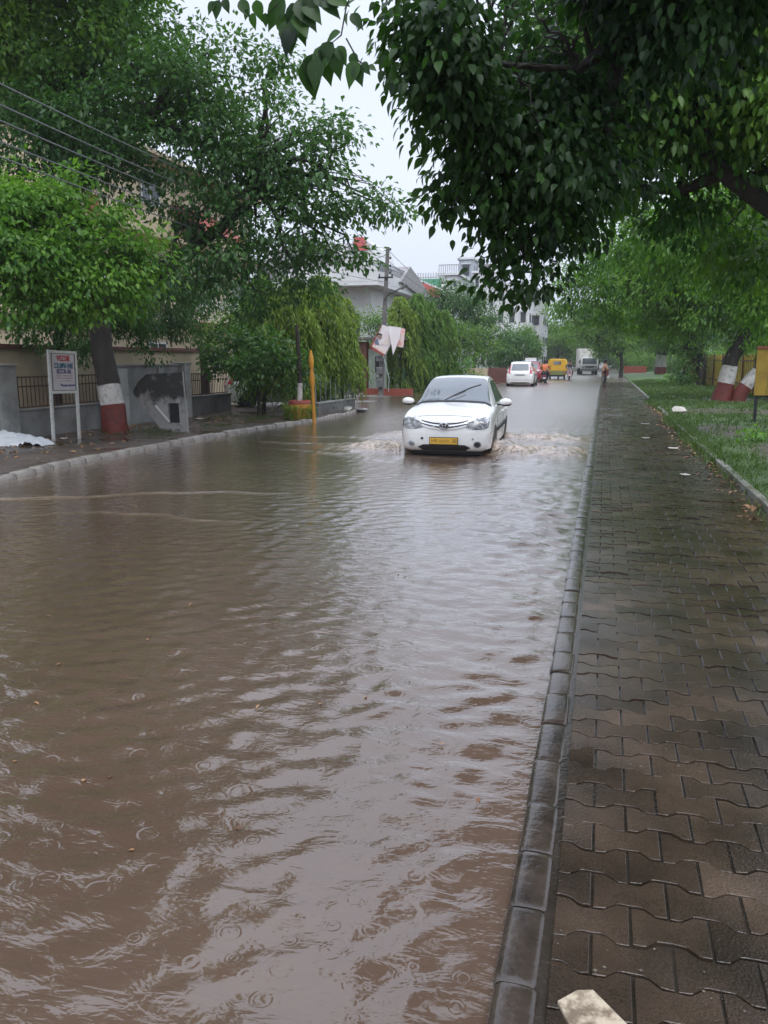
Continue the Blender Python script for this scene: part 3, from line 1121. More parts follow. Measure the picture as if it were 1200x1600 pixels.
# big dark tree with the painted trunk on the left
T1 = empty('roadside_tree', (-10.83, 16.3, .07), 0, 'huge dark tree with red and white painted trunk beside the welcome sign', 'tree')
painted_trunk(T1, [(0, 0, -.2), (-.05, 0, .3), (-.12, 0, .9), (-.28, .05, 1.9), (-.35, .05, 2.6), (-.30, 0, 3.0)], [.31, .285, .26, .235, .235, .24], .64, 1.08, 1)
b1all = ([(110, 20, 17.5, 2.0), (205, 85, 16.5, 1.6), (290, 125, 16, 1.3), (345, 128, 16, 1.05), (415, 140, 16, .85), (300, 215, 16, 1.7), (410, 235, 16, 1.45), (470, 205, 16, .82),
             (505, 260, 16, .75), (500, 330, 16.5, .95), (545, 322, 16.5, .42), (590, 318, 16.6, .36), (615, 330, 16.6, .2), (400, 340, 16.5, 1.3), (450, 400, 17, 1.0), (340, 395, 15.5, .95), (520, 395, 17.2, .55),
             (130, 120, 16.5, 1.9), (30, 90, 16, 1.9), (60, 210, 15, 1.5), (160, 230, 15.4, 1.5), (522, 205, 16, .32), (438, 90, 16, .30), (400, 455, 18, .75), (480, 440, 18, .6), (150, 10, 17, 1.2),
             (270, 440, 15.5, .75), (330, 450, 16.5, .6), (555, 400, 17.2, .32), (300, 330, 16, .8), (-60, 60, 17, 2.0), (60, -60, 17, 1.8), (-40, -60, 16, 2.0), (150, -110, 16.5, 1.8), (20, -190, 16, 2.1), (-90, -170, 15, 2.0), (180, -230, 15, 1.3), (80, -320, 15, 2.0), (-30, -330, 14, 2.0), (60, -470, 13.5, 1.8), (-60, -480, 13, 1.8), (170, -420, 14, 1.1), (20, -620, 12.5, 1.6), (-140, -380, 13, 2.0)])
b1 = loc(T1, pblobs([q for q in b1all if not (q[0] < 200 and q[1] < 160)]))
mb = MB()
rng = random.Random(5)
fork = (-.30, 0, 2.9)
mains = [(-.6, -.2, 5.2), (1.8, .3, 4.6), (-2.2, -.4, 5.0), (3.4, .2, 5.2), (1.2, -.2, 6.4)]
mb.tube([(-.30, 0, 2.8), (.3, 0, 3.15), (1.1, .1, 3.5), (2.0, .2, 4.0), (3.4, .2, 4.9)], [.2, .19, .17, .14, .09], 10, wob=.05)
mb.tube([(-.30, 0, 2.8), (-.9, -.1, 3.4), (-1.5, -.3, 4.2), (-2.2, -.4, 5.0)], [.2, .17, .14, .1], 10, wob=.05)
mb.tube([(-.30, 0, 2.8), (-.35, -.1, 3.8), (-.6, -.2, 5.2), (-.3, -.2, 6.4)], [.2, .17, .13, .09], 10, wob=.05)
for bl in b1:
    s = min(mains, key=lambda q: (Vector(q) - Vector(bl[:3])).length)
    branches(mb, s, [bl], rng, .085, 4)
mb.build('branch', M['bark'], T1, smooth=True)
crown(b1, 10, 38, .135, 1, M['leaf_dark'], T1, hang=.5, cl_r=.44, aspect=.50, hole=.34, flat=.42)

# second tall tree filling the top left corner; its trunk is hidden behind the bright one
T1b = empty('roadside_tree', (-14.6, 15.0, .07), 0, 'tall mid green tree filling the top left corner behind the cables', 'tree')
b1b = loc(T1b, pblobs([q for q in b1all if q[0] < 200 and q[1] < 160]))
mb = MB()
mb.tube([(0, 0, -.2), (.1, 0, 2.5), (.0, .1, 5.0), (.5, .2, 7.5)], [.34, .27, .22, .15], 12, wob=.05)
mb.build('trunk', M['bark'], T1b, smooth=True)
mb = MB()
rng = random.Random(66)
for bl in b1b:
    branches(mb, (0, .1, 4.8) if bl[2] < 8 else (.4, .2, 7.2), [bl], rng, .10, 4)
mb.build('branch', M['bark'], T1b, smooth=True)
crown(b1b, 8, 38, .15, 101, M['leaf_mid'], T1b, hang=.5, cl_r=.46, aspect=.50, hole=.35, flat=.42)

# bright leaved tree whose trunk stands just out of the frame on the left
T2 = empty('roadside_tree', (-13.0, 12.2, .07), 0, 'bright green tree leaning in from the left edge over the welcome sign', 'tree')
b2 = pblobs([(20, 330, 12.5, 1.0), (60, 400, 12.5, 1.05), (140, 395, 13, .95), (205, 390, 13.5, .7), (40, 460, 12.5, .85), (120, 455, 13, .8), (190, 450, 13.4, .62), (-20, 400, 12, 1.2), (235, 410, 13.6, .45), (90, 320, 13, .8), (150, 345, 13.2, .55)])
b2 = loc(T2, b2)
mb = MB()
mb.tube([(0, 0, -.2), (.1, 0, 1.2), (.3, .1, 2.4), (.6, .2, 3.2)], [.26, .22, .19, .15], 12, wob=.05)
mb.build('trunk', M['bark'], T2, smooth=True)
mb = MB()
rng = random.Random(6)
branches(mb, (.6, .2, 3.1), b2, rng, .09, 4)
mb.build('branch', M['bark'], T2, smooth=True)
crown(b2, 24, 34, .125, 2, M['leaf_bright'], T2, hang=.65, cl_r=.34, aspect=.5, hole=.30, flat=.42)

# dark creeper like foliage hanging low behind the sign
T3 = empty('garden_tree', (-13.4, 17.5, .1), 0, 'dark garden tree with drooping foliage behind the welcome sign', 'tree')
b3 = loc(T3, pblobs([(90, 500, 17, .75), (130, 540, 17, .6), (60, 470, 17, .8), (140, 480, 17, .7), (225, 530, 19, .5), (240, 555, 19.2, .28), (200, 480, 18, .8), (275, 500, 20, .7), (250, 450, 20, .8), (160, 500, 18, .6), (35, 520, 17, .5), (300, 470, 21, .8), (260, 500, 20, .6), (330, 440, 22, .8), (220, 510, 19, .5), (310, 520, 21.5, .5), (280, 440, 21, .7), (190, 520, 18.5, .35)]))
mb = MB()
mb.tube([(0, 0, -.2), (.1, .1, 1.5), (.2, .3, 3.0)], [.16, .13, .10], 10, wob=.05)
mb.build('trunk', M['bark'], T3, smooth=True)
mb = MB()
branches(mb, (.2, .3, 2.6), b3, random.Random(7), .06, 3)
mb.build('branch', M['bark'], T3, smooth=True)
crown(b3, 52, 18, .11, 3, M['leaf_dark'], T3, hang=1.0, cl_r=.22, aspect=.4, hole=.25, tshift=.1)

# background tree filling the garden behind
def simple_tree(name, base, lab, cat, blobs, leafL, m, seed, per=8, nl=14, fork_z=2.0, r0=.14, hang=.5, cl_r=.3, aspect=.46, group=None, hole=.26, fine=False, tshift=0, trunk_top=None, shell=.45, sub=3):
    root = empty(name, base, 0, lab, cat, group)
    rng = random.Random(seed)
    bl = loc(root, blobs)
    top = Vector(trunk_top) - Vector(base) if trunk_top else Vector((rng.uniform(-.1, .1), rng.uniform(-.1, .1), fork_z))
    mb = MB()
    mid = top * .5 + Vector((rng.uniform(-.08, .08), rng.uniform(-.08, .08), 0))
    mb.tube([(0, 0, -.25), mid, top], [r0 * 1.25, r0, r0 * .8], 10, wob=.05)
    mb.build('trunk', M['bark'], root, smooth=True)
    mb = MB()
    branches(mb, top - Vector((0, 0, .1)), bl, rng, r0 * .5, sub)
    mb.build('branch', M['bark'], root, smooth=True)
    crown(bl, per, nl, leafL, seed, m, root, hang=hang, cl_r=cl_r, aspect=aspect, hole=hole, fine=fine, tshift=tshift, shell=shell)
    return root


simple_tree('garden_tree', (-13.4, 25.5, .1), 'mid green garden tree behind the low glossy bush', 'tree',
            pblobs([(380, 500, 25, .95), (420, 540, 25, .85), (350, 560, 25, .7), (440, 490, 25.5, .8), (330, 520, 25, .6), (400, 470, 25.5, .7), (460, 540, 26, .8)]), .10, M['leaf_mid'], 11, per=40, nl=16, fork_z=2.0, cl_r=.25)
simple_tree('glossy_bush', (-9.75, 21.9, .07), 'low spreading bush with dark glossy leaves near the yellow post', 'bush',
            pblobs([(345, 560, 21.8, .52), (390, 570, 21.6, .55), (435, 560, 21.8, .55), (470, 575, 22, .45), (360, 530, 22, .45), (410, 530, 22, .5), (330, 575, 21.9, .3), (450, 600, 22, .32), (400, 595, 21.5, .3)]), .15, M['leaf_dark'], 12, per=70, nl=12, fork_z=.5, r0=.06, cl_r=.2, aspect=.55, hang=.2, tshift=.12, fine=True)


def weeping(name, base, h, rad, lab, seed, m, n=1500, group=None, leafL=.17, top_taper=.35, zmin=.9):
    """mast tree: a column of drooping strings of narrow leaves"""
    root = empty(name, base, 0, lab, 'tree', group)
    rs = np.random.RandomState(seed)
    mb = MB()
    mb.tube([(0, 0, -.2), (.03, 0, h * .5), (0, 0, h * .96)], [.085, .06, .015], 8)
    mb.build('trunk', M['bark'], root, smooth=True)
    mb = MB()
    pos, dirs, tint = [], [], []
    for i in range(n):
        u = rs.rand() ** .8
        z = zmin + (h - zmin) * u
        rr = rad * (1 - (1 - top_taper) * u ** 1.6) * (.35 + .65 * rs.rand() ** .4) * (1 if u < .92 else .6)
        a = rs.rand() * 6.283
        rr *= 1 + .34 * math.sin(a * 3 + z * 2.3 + seed) + .24 * math.sin(z * 5 + a * 2)
        if math.sin(a * 4 + z * 3.1 + seed * 2) < -.72: continue
        p = np.array([rr * math.cos(a), rr * math.sin(a), z])
        ti = rs.normal(.42 + .4 * u, .26)
        if i % 9 == 0:
            mb.tube([(0, 0, z + .1), (p[0] * .5, p[1] * .5, z + .12), tuple(p)], [.012, .009, .004], 4, caps=False)
        k = rs.randint(8, 14)
        L = rs.uniform(.45, .8)
        sw = rs.normal(0, .12, 2)
        for j in range(k):
            t = j / k
            pos.append(p + np.array([math.cos(a) * .12 * t + sw[0] * t, math.sin(a) * .12 * t + sw[1] * t, -L * t * t - .15 * t]) + rs.normal(0, .03, 3))
            dirs.append(np.array([math.cos(a) * .35 + rs.normal(0, .35), math.sin(a) * .35 + rs.normal(0, .35), -1.1]))
            tint.append(ti + rs.normal(0, .12))
    mb.build('branch', M['bark'], root)
    n_ = len(pos)
    nr = rs.normal(0, 1, (n_, 3)) + np.array([0, 0, .5])
    leaf_mesh('crown', np.array(pos), np.array(dirs), nr, leafL * (.7 + .6 * rs.rand(n_)), leafL * .26, m, np.clip(np.array(tint), 0, 1), root, fine=False)
    return root


GW = 'weeping mast trees along the street corner'
weeping('weeping_tree', (-9.35, 23.6, .07), 4.15, .80, 'weeping yellow-green tree directly behind the yellow post', 21, M['leaf_yellow'], 1500, GW, zmin=.8)
weeping('weeping_tree', (-9.1, 25.6, .07), 4.35, .82, 'tallest weeping yellow-green tree at the street corner', 22, M['leaf_yellow'], 1700, GW, zmin=.9)
weeping('weeping_tree', (-8.85, 27.0, .07), 3.8, .62, 'weeping yellow-green tree on the road side of the corner', 23, M['leaf_yellow'], 1100, GW, zmin=.9)
weeping('weeping_tree', (-10.6, 24.2, .07), 4.3, .72, 'darker weeping tree between the glossy bush and the yellow post', 24, M['leaf_mid'], 1300, GW, zmin=.9)

# beyond the side street, behind the pole
for i, (px, Y, h_, r_, lab) in enumerate([(625, 42.5, 5.0, 1.0, 'pale weeping tree just behind the electricity pole'),
                                          (650, 44, 5.3, .9, 'green weeping tree second from the electricity pole'),
                                          (672, 45, 4.9, .85, 'green weeping tree third from the electricity pole'),
                                          (694, 46, 4.5, .8, 'green weeping tree farthest from the electricity pole')]):
    p = at(px, 600, Y)
    weeping('weeping_tree', (p.x, Y, 0), h_, r_, lab, 30 + i, M['leaf_yellow'] if i == 0 else M['leaf_mid'], 1100, GW, leafL=.24, zmin=.3)

simple_tree('garden_tree', (-12.4, 50, 0), 'low bright shrub tree left of the taxi roof', 'tree', pblobs([(700, 560, 48, .9), (715, 575, 47, .8), (735, 570, 48, .8), (690, 585, 47, .7), (720, 595, 47, .7), (745, 590, 48, .6)]), .17, M['leaf_bright'], 41, per=16, nl=10, fork_z=.8, r0=.08)
simple_tree('garden_tree', (-12.6, 56, 0), 'spreading pale tree with flat top behind the low shrub tree', 'tree', pblobs([(735, 530, 55, .9), (755, 520, 55, .9), (715, 515, 55, 1.0), (775, 540, 55, .7), (745, 545, 55, .8)]), .18, M['leaf_mid'], 42, per=13, nl=15, fork_z=2.0)
simple_tree('garden_tree', (-14.0, 66, 0), 'tall dark tree rising behind the pale weeping trees', 'tree', pblobs([(700, 475, 64, 1.9), (735, 470, 64, 1.7), (760, 500, 64, 1.6), (720, 505, 64, 1.8), (780, 535, 64, 1.4), (690, 460, 64, 1.2), (745, 545, 64, 1.5)]), .24, M['leaf_dark'], 43, per=5.5, nl=18, fork_z=2.5, cl_r=.45, tshift=.1)
simple_tree('garden_tree', (-12.2, 78, 0), 'round dark tree above the parked white hatchback', 'tree', pblobs([(800, 530, 76, 1.6), (825, 545, 76, 1.5), (790, 555, 76, 1.5), (815, 565, 76, 1.2), (775, 560, 76, 1.2)]), .26, M['leaf_dark'], 44, per=6, nl=18, fork_z=2.2, cl_r=.45, tshift=.22)

simple_tree('garden_tree', (-12.6, 46.5, 0), 'green tree filling the gap left of the electricity pole', 'tree', pblobs([(585, 505, 46, .85), (603, 492, 47, .6), (572, 498, 46, .8), (595, 535, 46, .8), (570, 540, 46, .7)]), .16, M['leaf_mid'], 48, per=18, nl=14, fork_z=1.6, r0=.1)

# far trees closing the road: one prototype copied
proto = None
GF = 'distant trees at the end of the road'
rng = random.Random(77)
far = [(-9, 95, .72, 'hazy tree left of the far road end, nearest of the distant row'), (-11, 112, .85, 'hazy tree behind the yellow rickshaw on the left verge'), (-7, 128, .95, 'hazy tree in the middle of the far road end'),
       (-1, 138, 1.3, 'hazy tree closing the road behind the box truck'), (4, 122, 1.2, 'hazy tree just right of the box truck'), (-16, 130, .85, 'small hazy tree left of the far road end'),
       (9, 110, 1.1, 'hazy tree behind the park trunk with the white band'), (13, 84, 1.15, 'hazy tree deep in the park at the right'), (15, 60, 1.0, 'tree behind the yellow park fence'), (10, 138, 1.4, 'hazy tall tree at the far end of the park'),
       (-24, 100, .8, 'hazy tree beside the white apartment tower'), (18, 98, 1.35, 'hazy tree behind the park row'), (-4, 160, 1.7, 'tallest hazy tree at the road end'), (11.5, 46, .85, 'tree just beyond the yellow park fence')]
for i, (x, y, s, lab) in enumerate(far):
    if proto is None:
        pb = [(x + a, y + b, c, r) for a, b, c, r in ((0, 0, 5.4, 1.9), (1.8, .5, 4.6, 1.6), (-1.9, -.3, 4.5, 1.7), (.4, -1.6, 4.2, 1.5), (-.5, 1.5, 4.6, 1.5), (2.6, -.5, 3.4, 1.2), (-2.7, .6, 3.2, 1.3), (.2, -.4, 6.7, 1.2), (-1.1, -1.4, 3.0, 1.2), (1.3, 1.0, 2.8, 1.2))]
        proto = simple_tree('distant_tree', (x, y, 0), lab, 'tree', pb, .26, M['leaf_mid'], 50, per=5, nl=18, fork_z=2.2, cl_r=.45, group=GF, hole=.2)
        o = proto
    else:
        o = copy_tree(proto)
        o['label'] = lab
    o.location = (x, y, 0)
    o.scale = (s, s, s * rng.uniform(.9, 1.1))
    o.rotation_euler = (0, 0, rng.uniform(0, 6.28))

# the mass of trees that closes the view
rng = random.Random(91)
bl = []
for i in range(44):
    x = -40 + i * 2.4 + rng.uniform(-1, 1)
    y = 172 + rng.uniform(-6, 6)
    low = x < -14
    bl.append((x, y, rng.uniform(1.5, 3.0), rng.uniform(2.2, 3.2)))
    if not low: bl.append((x + 1, y + 2, rng.uniform(5, 7.5), rng.uniform(2.5, 3.6)))
for i in range(26):
    y = 58 + i * 4.6
    bl.append((17 + rng.uniform(-1.5, 1.5) + (y - 58) * .06, y, rng.uniform(1.4, 2.6), rng.uniform(1.8, 2.6)))
    bl.append((19 + rng.uniform(-1.5, 1.5) + (y - 58) * .06, y, rng.uniform(4, 5.5), rng.uniform(1.8, 2.6)))
o = crown(bl, 1.5, 17, .50, 92, M['leaf_mid'], None, name='far_woods', hang=.6, cl_r=.7, aspect=.5, hole=.1)
tag(o, 'hazy mass of far green trees closing the view beyond the park and road', 'trees', kind='stuff')
proto2 = simple_tree('park_shrub', (7.6, 62, .1), 'dark shrub under the park trees left of the yellow fence', 'shrub', [(7.6 + a, 62 + b, c, r) for a, b, c, r in ((0, 0, .8, .9), (1.1, .4, .7, .8), (-1.0, .2, .6, .75), (.3, -.6, 1.3, .7), (-.4, .7, 1.2, .7))], .15, M['leaf_mid'], 93, per=30, nl=14, fork_z=.4, r0=.06, group='shrubs under the park trees')
for i, (x, y, s_, lab) in enumerate([(9.5, 72, 1.5, 'dark shrub in the park behind the creeper-covered tree'), (5.0, 104, 1.6, 'dark shrub by the far banded park trunk'), (9.0, 92, 1.9, 'broad dark shrub deep in the park'), (12.0, 66, 1.6, 'dark shrub rising behind the yellow fence end'), (3.2, 118, 1.7, 'hazy shrub at the far end of the footpath'), (13.5, 80, 2.0, 'large dark shrub behind the park trees')]):
    o = copy_tree(proto2)
    o['label'] = lab
    o.location = (x, y, .1)
    o.scale = (s_, s_, s_)
    o.rotation_euler = (0, 0, i * 1.3)

# ---- right side
# leaning twin trunk with painted bands
T4 = empty('park_tree', (4.45, 33.4, .1), 0, 'leaning park tree with twin trunks painted red and white', 'tree')
painted_trunk(T4, [(-.1, 0, -.2), (.1, 0, .8), (.2, 0, 1.6), (.55, 0, 2.4), (.9, .0, 3.2)], [.38, .31, .27, .27, .28], .72, 1.38, 3)
painted_trunk(T4, [(.45, -.1, -.2), (.62, -.1, .4), (1.1, -.1, 1.1), (1.5, -.1, 1.8)], [.28, .27, .22, .17], .62, 1.2, 4)
b4 = loc(T4, pblobs([(1080, 430, 33, 1.6), (1140, 400, 34, 1.7), (1190, 440, 33, 1.6), (1030, 450, 34, 1.4), (980, 440, 34, 1.2), (1110, 480, 33, 1.2), (1060, 500, 34, 1.0), (1180, 510, 34, 1.1), (930, 470, 35, 1.0),
                    (1000, 390, 34, 1.3), (1070, 360, 34, 1.5), (950, 420, 34.5, 1.0), (1150, 330, 34, 1.8), (1240, 400, 33, 2), (900, 440, 35, .9), (890, 480, 36, .8), (960, 490, 36, .9), (1010, 500, 36, .9), (1180, 470, 35, 1.3), (1120, 450, 36, 1.4), (1060, 440, 35, 1.3), (1210, 520, 35, 1.0)]))
mb = MB()
rng = random.Random(15)
fk = (.9, 0, 3.1)
mb.tube([(.9, 0, 3.0), (1.2, 0, 3.6), (1.9, 0, 4.3), (2.9, 0, 5.0)], [.2, .17, .13, .09], 10, wob=.05)
mb.tube([(.9, 0, 3.0), (.5, .1, 3.5), (-.5, .1, 4.0), (-1.8, .2, 4.2)], [.2, .17, .13, .08], 10, wob=.05)
for bl in b4:
    s = min([(2.9, 0, 5.0), (-.5, .1, 4.0), (-1.8, .2, 4.2), (1.2, 0, 3.6)], key=lambda q: (Vector(q) - Vector(bl[:3])).length)
    branches(mb, s, [bl], rng, .07, 3)
mb.build('branch', M['bark'], T4, smooth=True)
crown(b4, 17, 18, .18, 8, M['leaf_bright'], T4, hang=.7, cl_r=.34, aspect=.42, hole=.22, tshift=.05)

# fine leaved tree reaching in from the right between the near tree and the painted trunks
T8 = empty('park_tree', (7.4, 19.0, .1), 0, 'bright fine-leaved park tree reaching in from the right edge', 'tree')
b8 = loc(T8, pblobs([(1190, 380, 18, .9), (1130, 390, 18.5, .8), (1210, 450, 18, .8), (1080, 380, 19, .75), (1150, 440, 19, .6), (1030, 400, 20, .7), (980, 390, 21, .7), (930, 400, 22, .6), (1000, 350, 20, .7), (1100, 330, 19, .9), (905, 370, 22, .55), (1230, 330, 18, 1.2), (950, 440, 23, .5), (1060, 430, 20, .5), (1195, 500, 18.5, .5), (890, 420, 23, .4)]))
mb = MB(); mb.tube([(0, 0, -.2), (-.1, 0, 1.5), (-.3, .1, 3.2)], [.24, .2, .17], 12, wob=.05); mb.build('trunk', M['bark'], T8, smooth=True)
mb = MB(); branches(mb, (-.3, .1, 3.1), b8, random.Random(81), .07, 4); mb.build('branch', M['bark'], T8, smooth=True)
crown(b8, 60, 17, .115, 82, M['leaf_bright'], T8, hang=.8, cl_r=.22, aspect=.42, hole=.27)

# creeper covered tree
simple_tree('park_tree', (5.35, 50, .1), 'park tree with trunk wrapped in dark green creeper', 'tree',
            pblobs([(1065, 585, 50, .75), (1085, 565, 50, .8), (1080, 535, 50, .9), (1060, 545, 50, .7), (1040, 520, 50, 1.1), (1100, 510, 50, 1.1), (1000, 500, 51, 1.2), (1070, 480, 50, 1.3), (1090, 590, 50, .6), (960, 500, 52, 1.2), (1020, 470, 52, 1.4)]), .2, M['leaf_mid'], 61, per=15, nl=16, fork_z=2.0, r0=.28, cl_r=.32, tshift=-.1)
T5 = empty('park_tree', (5.6, 88, .1), 0, 'distant park tree with white and red bands at its foot', 'tree')
painted_trunk(T5, [(0, 0, -.2), (0, 0, 1.5), (.1, 0, 2.8), (.4, 0, 4.2)], [.62, .52, .48, .4], .8, 2.0, 5)
b5 = loc(T5, pblobs([(1030, 520, 86, 2.2), (1000, 500, 86, 2.2), (960, 520, 86, 2.0), (930, 510, 86, 1.8), (1060, 500, 86, 2.2), (900, 520, 88, 1.5), (980, 480, 88, 2.4), (940, 540, 90, 1.3)]))
mb = MB()
branches(mb, (.4, 0, 4.0), b5, random.Random(9), .2, 3)
mb.build('branch', M['bark'], T5, smooth=True)
crown(b5, 3.6, 18, .34, 9, M['leaf_mid'], T5, hang=.8, cl_r=.55, aspect=.42, hole=.2)
simple_tree('park_tree', (1.45, 76, .05), 'slim dark trunked tree beside the far end of the footpath', 'tree',
            pblobs([(955, 535, 76, 1.3), (930, 525, 76, 1.3), (980, 530, 76, 1.4), (905, 520, 77, 1.1), (950, 500, 76, 1.8), (885, 505, 78, 1.3), (915, 490, 77, 1.5), (870, 480, 80, 1.3), (880, 530, 80, .9)]), .26, M['leaf_mid'], 63, per=6, nl=18, fork_z=1.9, r0=.16, cl_r=.45, hang=.9)

# the near tree that hangs over the footpath; its trunk is out of frame to the right
T6 = empty('overhanging_tree', (4.2, 6.2, .15), 0, 'large dark tree overhanging the footpath from the right edge', 'tree')
NB = [(700, 40, 5.5, .55), (650, 25, 5.5, .30), (640, 70, 5.6, .22), (665, 130, 5.6, .22), (690, 150, 5.6, .28), (665, 205, 5.7, .13), (720, 120, 5.6, .48), (760, 60, 5.8, .7), (820, 140, 6, .8), (750, 200, 6, .48), (710, 250, 6, .28), (700, 300, 6, .14),
      (690, 320, 6, .10), (780, 280, 6.2, .50), (740, 300, 6.2, .30), (760, 340, 6.3, .24), (830, 330, 6.4, .45), (800, 370, 6.5, .30), (790, 410, 6.5, .22), (770, 440, 6.5, .10), (830, 420, 6.5, .22), (810, 455, 6.5, .12), (860, 380, 6.6, .30),
      (880, 250, 6.4, .75), (880, 80, 6.2, .9), (960, 180, 6.6, .8), (950, 300, 6.8, .6), (900, 345, 6.8, .35), (930, 370, 7, .25), (1010, 60, 6.5, .8), (1050, 250, 7, .7), (1000, 320, 7.2, .33), (1130, 60, 6.5, .9), (1100, 320, 7.4, .33), (1160, 230, 7, .75),
      (1190, 340, 7.4, .5), (1080, 150, 6.8, .6), (1250, 100, 6.5, 1.2), (940, -60, 5.8, .8), (1100, -60, 6, 1), (840, 30, 6, .5), (770, 0, 5.8, .42), (895, 60, 6.1, .55), (820, -40, 5.6, .5), (890, -20, 5.9, .65), (800, 10, 5.7, .4), (740, -20, 5.4, .35), (1050, -200, 5.6, .8), (1200, -220, 5.6, 1.1), (860, 440, 6.8, .12), (1050, 360, 8, .25), (1190, 400, 8.5, .3), (960, 395, 8.4, .18)]
b6 = loc(T6, [(b[0], b[1], b[2], b[3] * .76) for b in pblobs([q for q in NB if q[0] < 925 or q[1] < -30])])
mb = MB()
mb.tube([(0, 0, -.3), (-.1, 0, 1.0), (-.3, .1, 2.0), (-.6, .3, 2.9)], [.34, .28, .25, .2], 14, wob=.06)
mb.build('trunk', M['bark'], T6, smooth=True)
mb = MB()
rng = random.Random(16)
m1 = [Vector(at(1250, -120, 6.6)) - T6.location, Vector(at(1120, -60, 6.5)) - T6.location, Vector(at(1000, 20, 6.4)) - T6.location, Vector(at(960, 60, 6.3)) - T6.location, Vector(at(930, 90, 6.2)) - T6.location, Vector(at(900, 110, 6.2)) - T6.location, Vector(at(780, 100, 5.8)) - T6.location]
mb.tube([(-.6, .3, 2.8)] + m1, [.16, .12, .085, .07, .06, .045, .03, .015], 9, wob=.05)
m2 = [Vector(at(1000, -60, 6.4)) - T6.location, Vector(at(960, 120, 6.4)) - T6.location, Vector(at(940, 280, 6.6)) - T6.location, Vector(at(830, 300, 6.3)) - T6.location]
mb.tube([(-.6, .3, 2.8)] + m2, [.14, .08, .055, .035, .015], 8, wob=.05)
nodes = m1 + m2
for bl in b6:
    s = min(nodes, key=lambda q: (q - Vector(bl[:3])).length)
    branches(mb, s, [bl], rng, .03, 4, seg=5)
mb.build('branch', M['bark'], T6, smooth=True)
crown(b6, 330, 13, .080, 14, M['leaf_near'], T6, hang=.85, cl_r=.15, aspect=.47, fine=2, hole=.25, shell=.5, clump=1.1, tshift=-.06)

# the tree behind it, greener and more open, with a visible forked limb
T9 = empty('overhanging_tree', (6.6, 10.5, .15), 0, 'mid green tree with a dark forked limb over the right side of the path', 'tree')
b9 = loc(T9, [(b[0], b[1], b[2], b[3] * .85) for b in pblobs([(960, 110, 10, 1.1), (1040, 50, 10, 1.3), (1150, 30, 10, 1.4), (1000, 210, 10.5, .95), (1080, 320, 11, .75), (1180, 160, 10.5, 1.0), (1205, 260, 11, .8), (1050, 150, 10, .9), (980, 290, 11.5, .65),
    (1140, 370, 12, .65), (1210, 400, 12, .85), (1020, 370, 12.5, .45), (900, 180, 10, .85), (900, 40, 10, 1.1), (1260, 90, 10, 1.5), (940, 340, 12, .45), (1100, -60, 10, 1.4), (950, -60, 10, 1.2), (1230, -80, 10, 1.5), (870, 280, 11, .6), (1130, 220, 11.5, .8)])])
mb = MB()
mb.tube([(0, 0, -.3), (-.1, 0, 1.2), (-.4, .1, 2.4), (-.8, .1, 3.2)], [.30, .25, .21, .17], 14, wob=.06)
mb.build('trunk', M['bark'], T9, smooth=True)
mb = MB()
q9 = [Vector(at(a, b, c)) - T9.location for a, b, c in ((1230, 345, 10.4), (1170, 300, 10.4), (1130, 270, 10.3), (1105, 240, 10.2), (1095, 175, 10), (1060, 120, 10), (980, 90, 9.8))]
mb.tube([(-.8, .1, 3.1)] + q9, [.15, .12, .105, .095, .085, .065, .045, .02], 9, wob=.08)
q8 = [Vector(at(a, b, c)) - T9.location for a, b, c in ((1130, 270, 10.3), (1060, 300, 10.6), (990, 290, 11), (930, 320, 11.5))]
mb.tube(q8, [.08, .055, .035, .015], 8, wob=.06)
rng = random.Random(19)
for bl in b9:
    s = min(q9 + q8, key=lambda q: (q - Vector(bl[:3])).length)
    branches(mb, s, [bl], rng, .045, 4, seg=5)
mb.build('branch', M['bark'], T9, smooth=True)
crown(b9, 44, 20, .115, 191, M['leaf_mid'], T9, hang=.9, cl_r=.26, aspect=.48, fine=True, hole=.33, flat=.6, clump=1.3)

# sprig of leaves dangling at the top of the frame
T7 = empty('hanging_branch', (-.9, 3.1, 4.6), 0, 'leafy branch tips dangling at the top of the sky gap', 'branch')
mb = MB()
rs = np.random.RandomState(3)
pos, dirs = [], []
base7 = Vector((-.2, 3.2, 4.4))


def sprig(pts, leaves, L0):
    P = [at(a, b, c) - T7.location for a, b, c in pts]
    mb.tube(P, [.004] * (len(P) - 1) + [.0018], 5)
    for (a, b, c, ang, L) in leaves:
        p = at(a, b, c) - T7.location
        q = at(a + 10 * math.cos(R(ang)), b + 10 * math.sin(R(ang)), c) - T7.location
        d = (q - p).normalized() + Vector(rs.normal(0, .15, 3))
        pos.append(tuple(p)); dirs.append((tuple(d), L))


